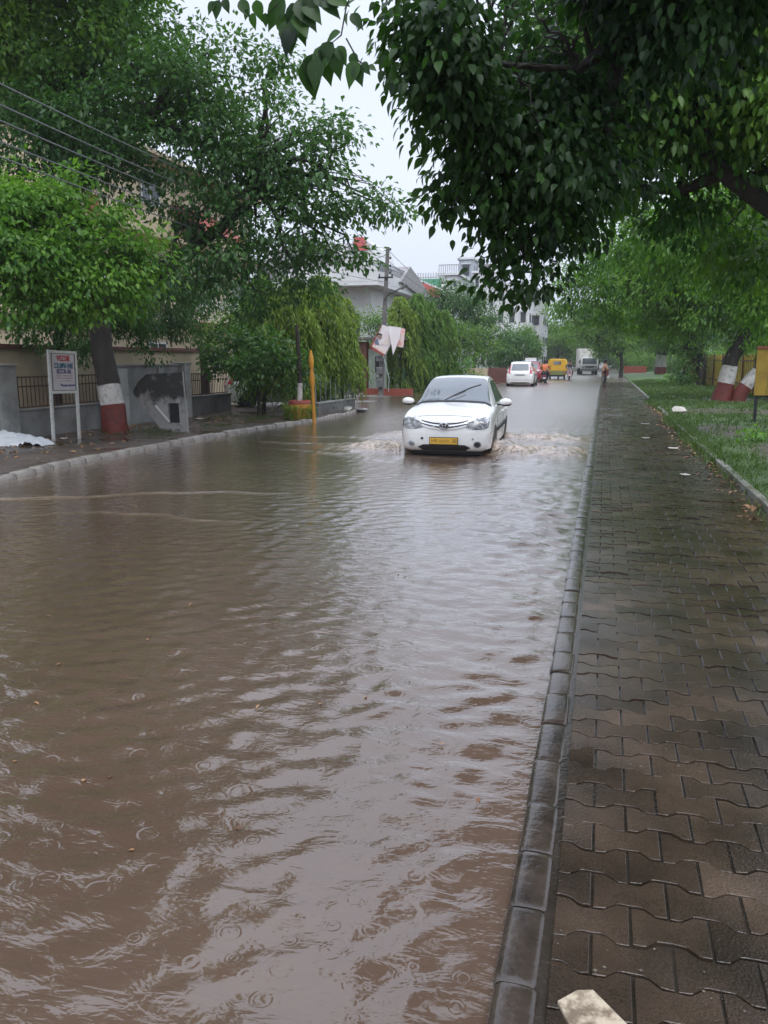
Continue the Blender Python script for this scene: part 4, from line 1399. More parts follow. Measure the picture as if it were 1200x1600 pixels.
sprig([(760, -120, 4.1), (560, -40, 4.0), (541, 10, 4.0), (533, 55, 4), (515, 70, 4)],
      [(548, 22, 4, 60, .085), (532, 50, 4, 150, .09), (520, 66, 4, 120, .13), (512, 70, 4.02, 100, .16), (500, 78, 4, 115, .12), (522, 75, 4, 75, .13), (505, 72, 4.05, 85, .17), (490, 84, 4, 100, .15), (528, 72, 4, 60, .09), (497, 90, 4, 95, .14), (480, 92, 4, 88, .17)], .1)
sprig([(541, 60, 4), (560, 95, 4), (575, 105, 4)], [(552, 82, 4, 80, .075), (558, 95, 4, 100, .12), (566, 98, 4, 60, .07), (575, 103, 4, 20, .05), (556, 100, 4, 70, .10)], .1)
sprig([(700, -140, 4.2), (470, -60, 4.1), (440, 0, 4), (415, 25, 4)],
      [(445, 0, 4, 110, .15), (455, 5, 4, 80, .17), (465, 0, 4, 70, .16), (470, 15, 4, 95, .12), (440, 20, 4, 85, .13), (452, 30, 4, 100, .16), (475, 5, 4, 50, .13), (462, 25, 4, 80, .13), (415, 20, 4, 95, .06), (395, 20, 4, 95, .07), (388, 15, 4, 120, .05), (375, 0, 4, 60, .09), (400, 0, 4, 80, .09), (455, 45, 4, 95, .12)], .1)
sprig([(420, -80, 4.3), (350, -10, 4.2), (340, 5, 4.2)], [(342, 0, 4.2, 100, .09), (335, 2, 4.2, 120, .07), (350, -2, 4.2, 75, .07)], .1)
sprig([(640, -120, 4), (500, -20, 4), (505, 0, 4)], [(490, -5, 4, 20, .13), (500, 0, 4, 45, .12), (480, -5, 4, 80, .1), (510, -8, 4, 20, .12)], .1)
mb.build('twig', M['bark'], T7)
D7 = np.array([d for d, L in dirs]); L7 = np.array([L for d, L in dirs]) * 1.05
leaf_mesh('leaves', np.array(pos), D7, np.array([[.1, -1, .35]]) + rs.normal(0, .25, D7.shape), L7, L7 * .62, M['leaf_near'], np.clip(rs.normal(.45, .25, len(L7)), 0, 1), T7, fine=2)

# small plants on the verge
for i, (px, py, lab) in enumerate([(1185, 690, 'bright leafy weed clump at the right edge of the verge'), (1040, 598, 'pale leafy shrub on the verge left of the creeper tree')]):
    p = ground(px, py, .15)
    root = empty('leafy_weed', (p.x, p.y, .12), 0, lab, 'plant')
    s = 1.0 if i == 0 else 1.6
    crown([(0, 0, .12 * s, .28 * s), (.3 * s, .2, .1 * s, .22 * s), (-.3 * s, -.1, .08 * s, .2 * s)], 260 / s ** 3, 7, .09 * s, 70 + i, M['leaf_bright'], root, name='leaves', hang=.1, cl_r=.09 * s, aspect=.6, tshift=.25, fine=True)

# ---------------------------------------------------------------- left side: walls, gate panels, sign
def text_part(name, txt, size, m, parent, matrix, extrude=.0015, width=None):
    cu = bpy.data.curves.new(name, 'FONT')
    cu.body = txt
    cu.size = size
    cu.extrude = extrude
    cu.offset = size * .035
    cu.align_x = 'CENTER'
    cu.align_y = 'CENTER'
    tmp = bpy.data.objects.new('tmp', cu)
    COL.objects.link(tmp)
    bpy.context.view_layer.update()
    me = bpy.data.meshes.new_from_object(tmp.evaluated_get(bpy.context.evaluated_depsgraph_get()))
    bpy.data.objects.remove(tmp)
    me.name = name
    if width:
        xs_ = [v.co.x for v in me.vertices]
        k = width / (max(xs_) - min(xs_))
        for v in me.vertices:
            v.co.x *= k
    me.transform(matrix)
    me.materials.clear()
    me.materials.append(m)
    o = bpy.data.objects.new(name, me)
    COL.objects.link(o)
    o.parent = parent
    return o


def grill(root, y0, y1, z0, z1, step=.13, x=0):
    mb = MB()
    for z in (z0, z1 - .04, (z0 + z1) / 2 + .1):
        mb.box((x, (y0 + y1) / 2, z + .015), (.03, y1 - y0, .03))
    y = y0 + step / 2
    while y < y1:
        mb.box((x, y, (z0 + z1) / 2), (.016, .016, z1 - z0 - .01))
        y += step
    mb.build('grill', M['iron'], root)


GWALL = 'lengths of the grey garden wall'
# wall length with pillar and grill panels left of the tree
W1 = empty('garden_wall', (-12.0, 11.0, 0), 0, 'low grey wall with iron grills and thick pillar behind the welcome sign', 'wall', GWALL)
mb = MB(); mb.box((0, 2.4, .31), (.2, 9.3, .66)); mb.box((0, 2.4, .66), (.24, 9.3, .035)); mb.build('low_wall', M['plaster'], W1, bevel=.01)
for yy0 in (3.05, -1.6):
    mb = MB(); mb.box((0.02, yy0, .78), (.34, .52, 1.62)); mb.box((0.02, yy0, 1.615), (.40, .58, .05)); mb.build('pillar', M['plaster_light'], W1, bevel=.012)
grill(W1, -1.3, 2.75, .70, 1.40)
grill(W1, 3.36, 6.9, .70, 1.38)

# solid tall grey wall behind the tree up to the next pillar, and the wall with grill after it
W2 = empty('garden_wall', (-11.85, 18.1, 0), 0, 'tall grey plaster wall between the painted trunk and the leaning slab', 'wall', GWALL)
mb = MB(); mb.box((0, 1.25, .76), (.18, 3.2, 1.58)); mb.box((0, 1.25, 1.57), (.26, 3.25, .05)); mb.build('wall', M['plaster'], W2, bevel=.01)
mb = MB(); mb.box((.14, -.35, .75), (.06, .9, 1.5)); mb.build('pilaster', M['plaster_light'], W2)
mb = MB(); mb.box((.12, 1.75, 1.33), (.07, .26, .36)); mb.build('bracket', M['plaster_light'], W2)
mb = MB(); mb.box((.1, 3.0, .8), (.36, .34, 1.60)); mb.box((.1, 3.0, 1.62), (.42, .40, .04)); mb.build('pillar', M['plaster_light'], W2, bevel=.012)

W3 = empty('garden_wall', (-11.8, 21.3, 0), 0, 'low dark grey wall with iron grill beside the glossy bush', 'wall', GWALL)
mb = MB(); mb.box((0, 1.4, .30), (.2, 2.8, .62)); mb.box((0, 1.4, .625), (.24, 2.8, .035)); mb.build('low_wall', M['plaster_dark'], W3, bevel=.01)
grill(W3, .05, 2.75, .66, 1.32, .11)

# cream boundary wall of the house with a red brown coping
W4 = empty('compound_wall', (-13.9, 14.0, 0), 0, 'cream boundary wall with red-brown coping behind the grey wall', 'wall')
mb = MB(); mb.box((0, 6.5, .98), (.22, 13, 1.98)); mb.build('wall', M['cream_dull'], W4)
mb = MB(); mb.box((0, 6.5, 2.03), (.34, 13.1, .12)); mb.build('coping', M['coping'], W4, bevel=.01)


def window(root, c, w, h, axis='x', frame='wall_white', depth=.06):
    """window proud of its wall by a few mm; axis: wall normal"""
    c = Vector(c)
    mb = MB()
    t = .07
    def bx(du, dz, su, sz, d):
        if axis == 'x':
            mb.box((c.x, c.y + du, c.z + dz), (d, su, sz))
        else:
            mb.box((c.x + du, c.y, c.z + dz), (su, d, sz))
    bx(0, h / 2, w + t * 2, t, depth * 2); bx(0, -h / 2, w + t * 3, t, depth * 2.6)
    bx(-w / 2 - t / 2, 0, t, h - t, depth * 2); bx(w / 2 + t / 2, 0, t, h - t, depth * 2)
    bx(0, 0, .05, h - t, depth * 1.4)
    f = mb.build('window', M[frame], root)
    mb = MB()
    bx(0, 0, w, h - t, depth)
    mb.build('pane', M['window_dark'], f)
    return f


# cream house behind the trees
H1 = empty('cream_house', (-17.2, 22, 0), 0, 'cream house with brick-red trim glimpsed between the big trees', 'house')
mb = MB(); mb.box((-5, 8.5, 4.6), (10, 15, 9.2)); mb.build('wall', M['cream'], H1)
mb = MB()
for z in (3.2, 6.3, 9.25): mb.box((-4.7, 8.5, z), (11, 15.6, .16))
mb.build('floor_slab', M['cream_dull'], H1)
mb = MB()
mb.add([(0.02, 8.6, 7.9), (1.5, 8.6, 6.75), (1.5, 12.6, 6.75), (.02, 12.6, 7.9), (.02, 8.6, 7.8), (1.5, 8.6, 6.65), (1.5, 12.6, 6.65), (.02, 12.6, 7.8)], [(0, 1, 2, 3), (7, 6, 5, 4), (0, 4, 5, 1), (1, 5, 6, 2), (2, 6, 7, 3)])
mb.box((.06, 3.2, 6.9), (.12, .5, .7)); mb.box((.06, 5.6, 5.2), (.1, 2.6, .3))
mb.build('red_canopy', M['brick_red'], H1)
for yy0 in (3, 7, 11.2, 14.4):
    for z in (1.7, 4.7, 8.2 if yy0 < 8 else 5.2):
        if z == 5.2: continue
        window(H1, (0, yy0, z), 1.2, 1.3, 'x')
mb = MB()
for z in (3.35, 3.9, 4.15): mb.box((1.0, 10.5, z), (.05, 5, .05))
for k in range(26): mb.box((1.0, 8.1 + k * .2, 3.75), (.03, .03, .8))
mb.build('balcony_railing', M['wall_white'], H1)
mb = MB(); mb.box((.55, 10.5, 3.28), (1.1, 5.2, .12)); mb.build('balcony', M['cream'], H1)

H0 = empty('cream_outbuilding', (-15.1, 9.5, 0), 0, 'plain cream building with level grooves at the left edge', 'building')
mb = MB(); mb.box((-3, 3.0, 1.8), (6, 10.5, 3.6)); mb.build('wall', M['cream_dull'], H0)
mb = MB()
for z in (1.3, 2.05, 2.8, 3.4): mb.box((.015, 3.0, z), (.03, 10.5, .025))
mb.build('groove', M['plaster_dark'], H0)
mb = MB(); mb.box((-2.9, 3.0, 3.66), (6.5, 10.9, .13)); mb.build('roof', M['cream'], H0)

# welcome sign
p0, p1 = ground(84, 689, .08), ground(124, 683, .08)
ay = math.atan2(p1.y - p0.y, p1.x - p0.x)
S = empty('welcome_sign', ((p0.x + p1.x) / 2, (p0.y + p1.y) / 2, .08), math.atan2(p1.x - p0.x, -(p1.y - p0.y)) * 0, 'white framed welcome sign board standing on two posts on the pavement', 'sign')
# the board faces the road; its width runs between the two posts
S.rotation_euler = (0, R(1.5), math.atan2(p1.y - p0.y, p1.x - p0.x))
wd = (p1 - p0).length / 2
hT = 1.83
mb = MB()
for s_ in (-1, 1):
    mb = MB(); mb.box((s_ * wd, 0, hT / 2 - .1), (.055, .05, hT + .2)); mb.build('post', M['sign_frame'], S)
for z in (hT - .03, .98):
    mb = MB(); mb.box((0, 0, z), (2 * wd - .06, .045, .055)); mb.build('rail', M['sign_frame'], S)
mb = MB(); mb.box((0, .004, 1.40), (2 * wd - .06, .022, .80)); mb.build('rusty_edge', M['iron'], S)
mb = MB(); mb.box((.0, -.012, 1.39), (2 * wd - .14, .02, .74)); face = mb.build('board', M['sign_face'], S)
rotx = Matrix.Rotation(R(90), 4, 'X')


def sign_text(txt, z, size, width, m, dx=0):
    text_part('lettering', txt, size, M[m], face, Matrix.Translation((dx, -.0245, z)) @ rotx, width=width)


k = 2 * wd / 1.0
sign_text('WELCOME', 1.665, .165, .50 * k, 'ink_red')
sign_text('COLUMBIA PARK', 1.515, .15, .74 * k, 'ink_teal')
sign_text('SECTOR-10A', 1.40, .125, .56 * k, 'ink_violet')
mb = MB()
rng = random.Random(4)
for z, x0, x1, m_ in ((1.315, -.30, .33, 0), (1.265, -.28, .34, 0), (1.21, -.18, .22, 0)):
    x = x0
    while x < x1:
        w_ = rng.uniform(.03, .09)
        mb.box((x * k + w_ / 2, -.0235, z + rng.uniform(-.004, .004)), (w_, .003, rng.uniform(.012, .024)))
        x += w_ + rng.uniform(.012, .03)
mb.build('small_lettering', M['ink_pink'], face)
mb = MB()
x = -.14
while x < .34:
    w_ = rng.uniform(.03, .08)
    mb.box((x * k + w_ / 2, -.0235, 1.12 + rng.uniform(-.01, .01)), (w_, .003, rng.uniform(.03, .06)))
    x += w_ + .02
mb.build('small_lettering', M['ink_violet'], face)

# leaning cement slab with a square opening
M['slab'] = mat('sooty_cement_slab', (0.36, 0.35, 0.35), 0.5, col2=(0.05, 0.05, 0.05), scale=3.2, thr=(.36, .56), bump=.01, wet=.5)
t = M['slab'].node_tree
_no = [q for q in t.nodes if q.type == 'TEX_NOISE'][0]
_ra = [q for q in t.nodes if q.type == 'VALTORGB'][0]
_tc = [q for q in t.nodes if q.type == 'TEX_COORD'][0]
_sx = t.nodes.new('ShaderNodeSeparateXYZ')
t.links.new(_tc.outputs['Object'], _sx.inputs[0])
_mr = t.nodes.new('ShaderNodeMapRange')      # the soot stain covers the upper half of the slab
_mr.inputs['From Min'].default_value = .5
_mr.inputs['From Max'].default_value = .95
_mr.inputs['To Min'].default_value = .12
_mr.inputs['To Max'].default_value = -.20
t.links.new(_sx.outputs['Z'], _mr.inputs['Value'])
_ad = t.nodes.new('ShaderNodeMath')
t.links.new(_no.outputs['Fac'], _ad.inputs[0])
t.links.new(_mr.outputs['Result'], _ad.inputs[1])
t.links.new(_ad.outputs['Value'], _ra.inputs['Fac'])
PY = 16.95
def sl(px, py):
    p = at(px, py, PY + (290 - px) * .0035)
    return p
outl = [(205, 611), (214, 596), (226, 585), (286, 581), (289, 600), (294, 680), (256, 681), (251, 672), (206, 616)]
hole = [(261, 630), (279, 630), (281, 661), (264, 661)]
PB = empty('leaning_slab', (sl(290, 680).x, PY, .08), 0, 'soot-stained cement slab with a square hole leaning by the grey pillar', 'slab')
bm = bmesh.new()
P2 = [sl(*q) - PB.location for q in outl]
H2 = [sl(*q) - PB.location for q in hole]
allp = P2 + H2
o_, ax_u = P2[5], (P2[6] - P2[5]).normalized()
pts2 = [Vector((p.x, p.z)) for p in allp]
nP = len(P2)
edges = [(i, (i + 1) % nP) for i in range(nP)] + [(nP + i, nP + (i + 1) % 4) for i in range(4)]
res = geometry.delaunay_2d_cdt(pts2, edges, [], 1, 1e-5)
mb = MB()
tri = []
hc = [Vector((p.x, p.z)) for p in H2]
for f_ in res[2]:
    c_ = sum((res[0][i] for i in f_), Vector((0, 0))) / len(f_)
    if min(q.x for q in hc) < c_.x < max(q.x for q in hc) and min(q.y for q in hc) < c_.y < max(q.y for q in hc):
        continue
    tri.append(f_)
def yof(v2):
    return -(v2.x) * .0 + (v2.x) * -.24
n = len(res[0])
vs = [Vector((v.x, yof(v), v.y)) for v in res[0]] + [Vector((v.x, yof(v) + .05, v.y)) for v in res[0]]
fs = [tuple(f_) for f_ in tri] + [tuple(i + n for i in reversed(f_)) for f_ in tri]
fs += [(a, b, b + n, a + n) for a, b in res[1] if (a < nP or True) and sum(1 for f_ in tri if a in f_ and b in f_) == 1]
mb.add(vs, fs)
mb.build('slab', M['slab'], PB)
mb = MB()
a_, b_ = sl(242, 634) - PB.location, sl(265, 660) - PB.location
mb.bar((a_.x, yof(Vector((a_.x, 0))) - .02, a_.z), (b_.x, yof(Vector((b_.x, 0))) - .02, b_.z), .035, .035)
mb.build('white_batten', M['wall_white'], PB)
mb = MB()
a_, b_ = sl(286, 580) - PB.location, sl(295, 680) - PB.location
mb.bar((a_.x + .01, yof(Vector((a_.x, 0))) - .02, a_.z), (b_.x + .01, yof(Vector((b_.x, 0))) - .02, b_.z), .02, .03)
mb.build('metal_strip', M['plaster_light'], PB)
mb = MB(); c_ = sum(H2, Vector()) / 4
mb.box((c_.x, yof(Vector((c_.x, 0))) + .12, c_.z), (.34, .02, .52)); mb.build('back_plate', M['black_plastic'], PB)

# white plastic sheet at the far left
p = ground(8, 690, .1)
root = empty('plastic_sheet', (p.x, p.y, .07), 0, 'crumpled white plastic sheet heaped on the pavement at the left edge', 'sheet')
rs = np.random.RandomState(2)
gx_, gy_ = np.meshgrid(np.linspace(-1, 1, 40), np.linspace(-1, 1, 40))
rr_ = np.sqrt(gx_ ** 2 + gy_ ** 2)
zz_ = np.clip(.24 * (1 - rr_ ** 1.3), -.02, 1) + .24 * (np.abs(fbm(gx_, gy_, 3.6, 5, 3) - .5)) * (rr_ < 1.05) - .02
o = grid_mesh('sheet', gx_ * 1.05 + .12 * gy_, gy_ * .55, zz_, M['tarp'])
bm = bmesh.new(); bm.from_mesh(o.data)
bmesh.ops.delete(bm, geom=[v for v in bm.verts if math.hypot(v.co.x / 1.05, v.co.y / .55) > 1.05 + .12 * math.sin(v.co.x * 6)], context='VERTS')
bm.to_mesh(o.data); bm.free()
o.parent = root

# yellow turned post
p = ground(497, 660, 0)
root = empty('yellow_post', (-7.68, 20.95, -.05), 0, 'tall ochre yellow post with two bulging sections at the water edge', 'post')
mb = MB()
prof = [(.048, 0), (.045, .98), (.052, 1.03), (.066, 1.10), (.072, 1.22), (.068, 1.32), (.052, 1.42), (.042, 1.50), (.046, 1.53), (.062, 1.60), (.070, 1.72), (.064, 1.83), (.045, 1.91), (.035, 1.98), (.03, 2.02)]
mb.lathe(prof, seg=14)
o = mb.build('post', M['yellow'], root, smooth=True)
root.rotation_euler = (R(1), R(-1.6), 0)

# planter ring with a whitewashed young tree
p = ground(468, 648, .06)
root = empty('tree_planter', (-8.35, 21.6, .06), 0, 'round red-rimmed planter wrapped in dry grass left of the yellow post', 'planter')
mb = MB(); mb.lathe([(.30, 0), (.33, .25), (.30, .48), (.27, .50), (.26, .40), (.05, .40)], seg=16); mb.build('pot', M['yellow'], root, smooth=True)
mb = MB(); mb.lathe([(.305, .38), (.32, .46), (.30, .52), (.25, .52), (.24, .46)], seg=16); mb.build('rim', M['brick_red'], root, smooth=True)
mb = MB(); mb.tube([(0, 0, .4), (.02, 0, 1.0)], .075, 10); mb.build('whitewashed_trunk', M['bark_white'], root, smooth=True)
mb = MB(); mb.tube([(.02, 0, 1.0), (.0, 0, 1.8), (-.05, 0, 2.6)], [.075, .06, .05], 10); mb.build('trunk', M['bark'], root, smooth=True)
rs = np.random.RandomState(6)
n = 700
a = rs.rand(n) * 6.283
pos = np.stack([np.cos(a) * (.33 + .08 * rs.rand(n)), np.sin(a) * (.33 + .08 * rs.rand(n)), .05 + .38 * rs.rand(n)], -1)
dirs = np.stack([np.cos(a) * .5, np.sin(a) * .5, -.8 + rs.normal(0, .5, n)], -1)
leaf_mesh('dry_grass', pos, dirs, rs.normal(0, 1, (n, 3)), .17, .018, M['leaf_yellow'], np.clip(rs.normal(.6, .2, n), 0, 1), root, fine=False)

# corner garden: low kerb wall with iron rods
root = empty('corner_fence', (-9.5, 23.0, 0), 0, 'low dark wall with thin iron rods around the corner garden', 'fence')
mb = MB()
A, B, C_ = Vector((.9, .6, .16)), Vector((1.05, 4.0, .16)), Vector((-1.6, 4.9, .16))
mb.bar(A, B, .16, .42); mb.bar(B + Vector((0, .03, 0)), C_, .16, .41)
mb.build('low_wall', M['plaster_dark'], root)
mb = MB()
mb.bar(A + Vector((0, 0, .22)), B + Vector((0, 0, .22)), .2, .04)
mb.build('coping', M['plaster_light'], root)
for k in range(9):
    t_ = k / 8
    q = A.lerp(B, t_) + Vector((0, 0, .2))
    mb = MB(); mb.tube([q, q + Vector((0, 0, .75))], .014 if k % 4 else .028, 6); mb.build('rod', M['metal_grey'], root)

# white car parked in the driveway gap, half hidden by the bush
# (built below with the other vehicles)

# gate house corner beyond the side street
p = at(590, 600, 40.5)
root = empty('garden_gate', (p.x, 40.5, 0), 0, 'pale green metal gate between red brick pillars beyond the side street', 'gate')
mb = MB(); mb.box((.0, 0, 1.15), (.95, .08, 2.1)); mb.build('gate_leaf', mat('pale_green_gate', (.34, .42, .36), .5, scale=2), root)
mb = MB(); mb.box((.0, -.06, 1.45), (.22, .03, .8)); mb.box((0, -.06, .72), (.1, .03, .1)); mb.build('lock_plate', M['iron_black'], root)
mb = MB(); mb.box((-.75, 0, 1.3), (.45, .5, 2.6)); mb.build('pillar', M['coping'], root, bevel=.02)
mb = MB(); mb.box((-.3, .3, 2.75), (3.2, 1.6, .12)); mb.build('canopy', M['plaster_dark'], root)
root = empty('boundary_wall', (at(600, 612, 40).x, 40.0, 0), 0, 'low red painted wall at the far corner of the side street', 'wall')
mb = MB(); mb.box((.2, 0, .05), (2.6, .25, .36)); mb.build('wall', M['brick_red'], root)
mb = MB(); mb.box((-7.2, .2, .8), (11, .25, 1.9)); mb.build('side_wall', M['plaster_dark'], root)
# green mesh fence in front of the weeping trees
root = empty('mesh_fence', (-10.2, 41.5, 0), 0, 'green wire mesh fence in front of the pale weeping trees', 'fence')
mb = MB()
M['green_iron'] = mat('green_painted_iron', (.035, .12, .08), .5)
for k in range(8):
    mb = MB(); mb.box((.02 * k, k * 2.0, .6), (.05, .05, 1.3)); mb.build('post', M['green_iron'], root)
mb = MB()
for k in range(8): mb.bar((0, 0, .1 + k * .155), (.14, 14, .1 + k * .155), .008, .008)
for k in range(90): mb.box((.0016 * k, .155 * k + .08, .6), (.010, .010, 1.1))
mb.build('wire_mesh', M['green_iron'], root)
mb = MB(); mb.box((.05, 7, .05), (.25, 14.4, .25)); mb.build('base_wall', M['plaster_dark'], root)

# electricity pole
pb = ground(612, 612, 0)
root = empty('electricity_pole', (-10.75, 39.0, 0), 0, 'tall concrete electricity pole at the far corner of the side street', 'pole')
PT = at(606, 386, 39) - root.location
mb = MB(); mb.bar((0, 0, -.3), (PT.x, PT.y, PT.z), .22, .26)
o = mb.build('pole', M['concrete_pole'], root)
for v in o.data.vertices:
    if v.co.z > 3:
        v.co.x = PT.x + (v.co.x - PT.x) * .62; v.co.y = PT.y + (v.co.y - PT.y) * .62
zc = at(606, 434, 39).z
mb = MB(); mb.box((PT.x * zc / PT.z, -.16, zc), (.75, .07, .07)); mb.build('crossarm', M['iron_black'], root)
for k, (dx, z) in enumerate([(.14, .12), (.14, .52), (.14, .88), (.14, 1.2)]):
    mb = MB(); mb.lathe([(.02, -.05), (.055, -.03), (.035, 0), (.055, .03), (.02, .06)], (PT.x + dx, -.05, PT.z - z), 8); mb.box((PT.x + dx - .06, -.05, PT.z - z), (.12, .03, .03)); mb.build('insulator', M['iron_black'], root)
for dx in (-.3, .33):
    mb = MB(); mb.lathe([(.02, 0), (.05, .03), (.03, .06), (.05, .09), (.02, .13)], (PT.x * zc / PT.z + dx, -.16, zc + .035), 8); mb.build('insulator', M['iron_black'], root)
mb = MB()
za = at(614, 470, 39).z
q0, q1 = Vector((PT.x * za / PT.z, -.1, za)), at(634, 446, 38.6) - root.location
mb.tube([q0, q0 + Vector((.15, -.02, .25)), q1], .03, 6); mb.build('lamp_arm', M['iron_black'], root)
mb = MB(); dd = (q1 - q0).normalized(); mb.bar(q1 - dd * .3, q1 + dd * .12, .14, .09); mb.build('lamp_head', M['metal_grey'], root)
for z, w_, h_, c_ in ((1.75, .34, .3, 0), (1.15, .30, .35, 0), (.55, .32, .4, 0)):
    mb = MB(); mb.box((0.0, -.2, z), (w_, .12, h_)); mb.build('junction_box', M['metal_grey'], root, bevel=.02)

# torn posters on the pole
def flat_board(name, corners, depth_dir, th, m, parent):
    mb = MB(); mb.prism(corners, (0, 0, 0), Vector(depth_dir) * th); return mb.build(name, m, parent)


M['poster_pink'] = mat('faded_pink_poster', (.80, .42, .38), .5, col2=(.85, .76, .72), scale=2.2, thr=(.45, .55))
M['poster_white'] = mat('faded_white_poster', (.88, .86, .88), .5, col2=(.78, .70, .72), scale=2)
GB = 'torn poster boards on the electricity pole'
YB = 38.6
bd = [at(597, 507, YB), at(578, 543, YB), at(601, 556, YB - .03), at(612, 535, YB - .05), at(620, 516, YB - .05)]
root = empty('poster_board', tuple(bd[0]), 0, 'tilted poster board with a faded figure hanging left of the pole', 'poster', GB)
L_ = [q - root.location for q in bd]
flat_board('board', L_, (0, 1, 0), .03, M['poster_white'], root)
e = Vector((0, -.006, 0))
def sub(pts, m, name, lift=1):
    flat_board(name, [at(a, b, YB - .034 - .01 * lift) - root.location for a, b in pts], (0, 1, 0), .006, m, root)
sub([(580, 540), (582, 534), (604, 547), (600, 554)], M['poster_pink'], 'printed_band')
sub([(583, 531), (590, 529), (593, 540), (586, 538)], mat('faded_blue_print', (.22, .25, .38), .5), 'printed_figure')
sub([(589, 524), (592, 521), (597, 523), (596, 528), (593, 530), (590, 528)], mat('faded_skin_print', (.42, .27, .22), .5), 'printed_face')
sub([(588, 524), (591, 520), (597, 522), (597, 524), (592, 523)], M['ink_dark'], 'printed_hair', 2)
sub([(594, 539), (604, 528), (612, 520), (616, 524), (609, 538)], M['poster_pink'], 'printed_panel')
sub([(596, 508), (598, 506), (579, 546), (577, 543)], M['brick_red'], 'red_edge', 2)
sub([(578, 545), (579, 541), (602, 554), (601, 557)], M['brick_red'], 'red_edge', 2)
root = empty('poster_board', tuple(at(612, 510, YB - .3)), 0, 'folded white triangular flap in front of the pole', 'poster', GB)
flat_board('board', [q - root.location for q in (at(607, 509, YB - .25), at(627, 512, YB - .3), at(624, 530, YB - .3), at(614, 555, YB - .35))], (0, 1, 0), .02, M['poster_white'], root)
root = empty('poster_board', tuple(at(625, 512, YB - .1)), 0, 'small pink poster board hanging right of the pole', 'poster', GB)
flat_board('board', [q - root.location for q in (at(620, 511, YB - .1), at(633, 514, YB - .1), at(630, 543, YB - .1), at(621, 542, YB - .1))], (0, 1, 0), .03, M['poster_pink'], root)
root = empty('prop_stick', tuple(ground(608, 612, 0)), 0, 'thin pale stick propped between the tilted poster and the pole foot', 'stick')
mb = MB(); mb.tube([at(599, 556, 38.5) - root.location, at(608, 592, 38.5) - root.location, at(607, 612, 38.6) - root.location], .022, 6); mb.build('stick', mat('pale_green_stick', (.4, .5, .46), .5), root)

# overhead cables
def cable(a, b, sag, r, lab, group='overhead cables'):
    a, b = Vector(a), Vector(b)
    root = empty('overhead_cable', tuple(a), 0, lab, 'cable', group)
    pts = []
    for i in range(25):
        t_ = i / 24
        q = a.lerp(b, t_) - a
        q.z -= sag * 4 * t_ * (1 - t_)
        pts.append(q)
    mb = MB(); mb.tube(pts, r, 5); mb.build('cable', M['cable'], root)


M['cable'] = mat('cable', (.16, .17, .18), .5)
ptop = root_p = Vector((-10.75, 39, 0)) + PT
ends = [(0, 97, .12), (0, 130, .52), (0, 155, .88), (0, 188, 1.2), (0, 212, 1.65)]
mids = [(265, 263), (240, 273), (185, 262), (200, 285), (188, 290)]
for k, (a_, b_, dz) in enumerate(ends):
    A_ = at(a_, b_, 9.5)
    E_ = ptop - Vector((-.1, 0, dz))
    d_ = (A_ - E_)
    A2 = A_ + d_ * .25
    cable(A2, E_, .42, .011, ['topmost cable crossing the left tree crown', 'second cable from the top crossing the left tree crown', 'third cable from the top crossing the left tree crown', 'fourth cable from the top crossing the left tree crown', 'lowest cable crossing the left tree crown'][k])
for k, (px, py, Y_) in enumerate([(700, 455, 80), (700, 462, 80), (560, 383, 60)]):
    cable(ptop - Vector((0, 0, .12 + k * .5 if k < 2 else .3)), at(px, py, Y_), .5, .014, ['upper cable running from the pole to the far rooftops', 'lower cable running from the pole to the far rooftops', 'cable running from the pole to the red gable'][k])

# ---------------------------------------------------------------- buildings beyond
hx = at(600, 500, 55).x
H2_ = empty('white_house', (-15.6, 55, 0), 0, 'white modern house with cantilevered balcony and red gable', 'house')
zz = lambda py, Y=55: at(600, py, Y).z
z_bal0, z_bal1, z_top = zz(448), zz(418), zz(392)
mb = MB(); mb.box((-3.9, 8, z_bal0 / 2), (7.2, 15.5, z_bal0)); mb.box((-4.6, 9, (z_bal0 + z_top) / 2 + .1), (5.2, 12, z_top - z_bal0)); mb.build('wall', M['wall_white'], H2_)
mb = MB(); mb.box((-2.6, 5.2, z_bal0 + .2), (6.6, 13.5, .4)); mb.build('balcony_slab', M['wall_white'], H2_)
mb = MB(); mb.box((-2.6, -1.5, z_bal0 + .75), (6.6, .12, 1.0)); mb.box((.66, 4.5, z_bal0 + .6), (.1, 12, .7)); mb.build('balcony_parapet', M['wall_white'], H2_)
mb = MB()
for k in range(36): mb.box((.64, -1.2 + k * .35, z_bal0 + 1.25), (.04, .04, .7))
for z in (1.35, 1.6): mb.box((.64, 5, z_bal0 + z), (.05, 13, .05))
mb.build('balcony_railing', M['metal_grey'], H2_)
# gable with red inside
mb = MB()
gx0, gx1 = at(556, 400, 55).x + 15.6, at(592, 400, 55).x + 15.6
zg0, zg1 = zz(412), zz(372)
mb.prism([(gx0, 0, zg0), (gx1, 0, zg0), (gx1 - .5, 0, zg1 - .4), (gx0 + .7, 0, zg1), (gx0, 0, zg1)], (0, 0, 0), (0, 5, 0))
mb.build('gable', M['wall_white'], H2_)
mb = MB(); mb.prism([(gx0 - .1, -.05, zz(390)), (gx1 - .75, -.05, zz(390)), (gx1 - 1.05, -.05, zg1 + .1), (gx0 - .1, -.05, zg1 + .1)], (0, 0, 0), (0, -.1, 0)); mb.build('red_panel', M['roof_red'], H2_)
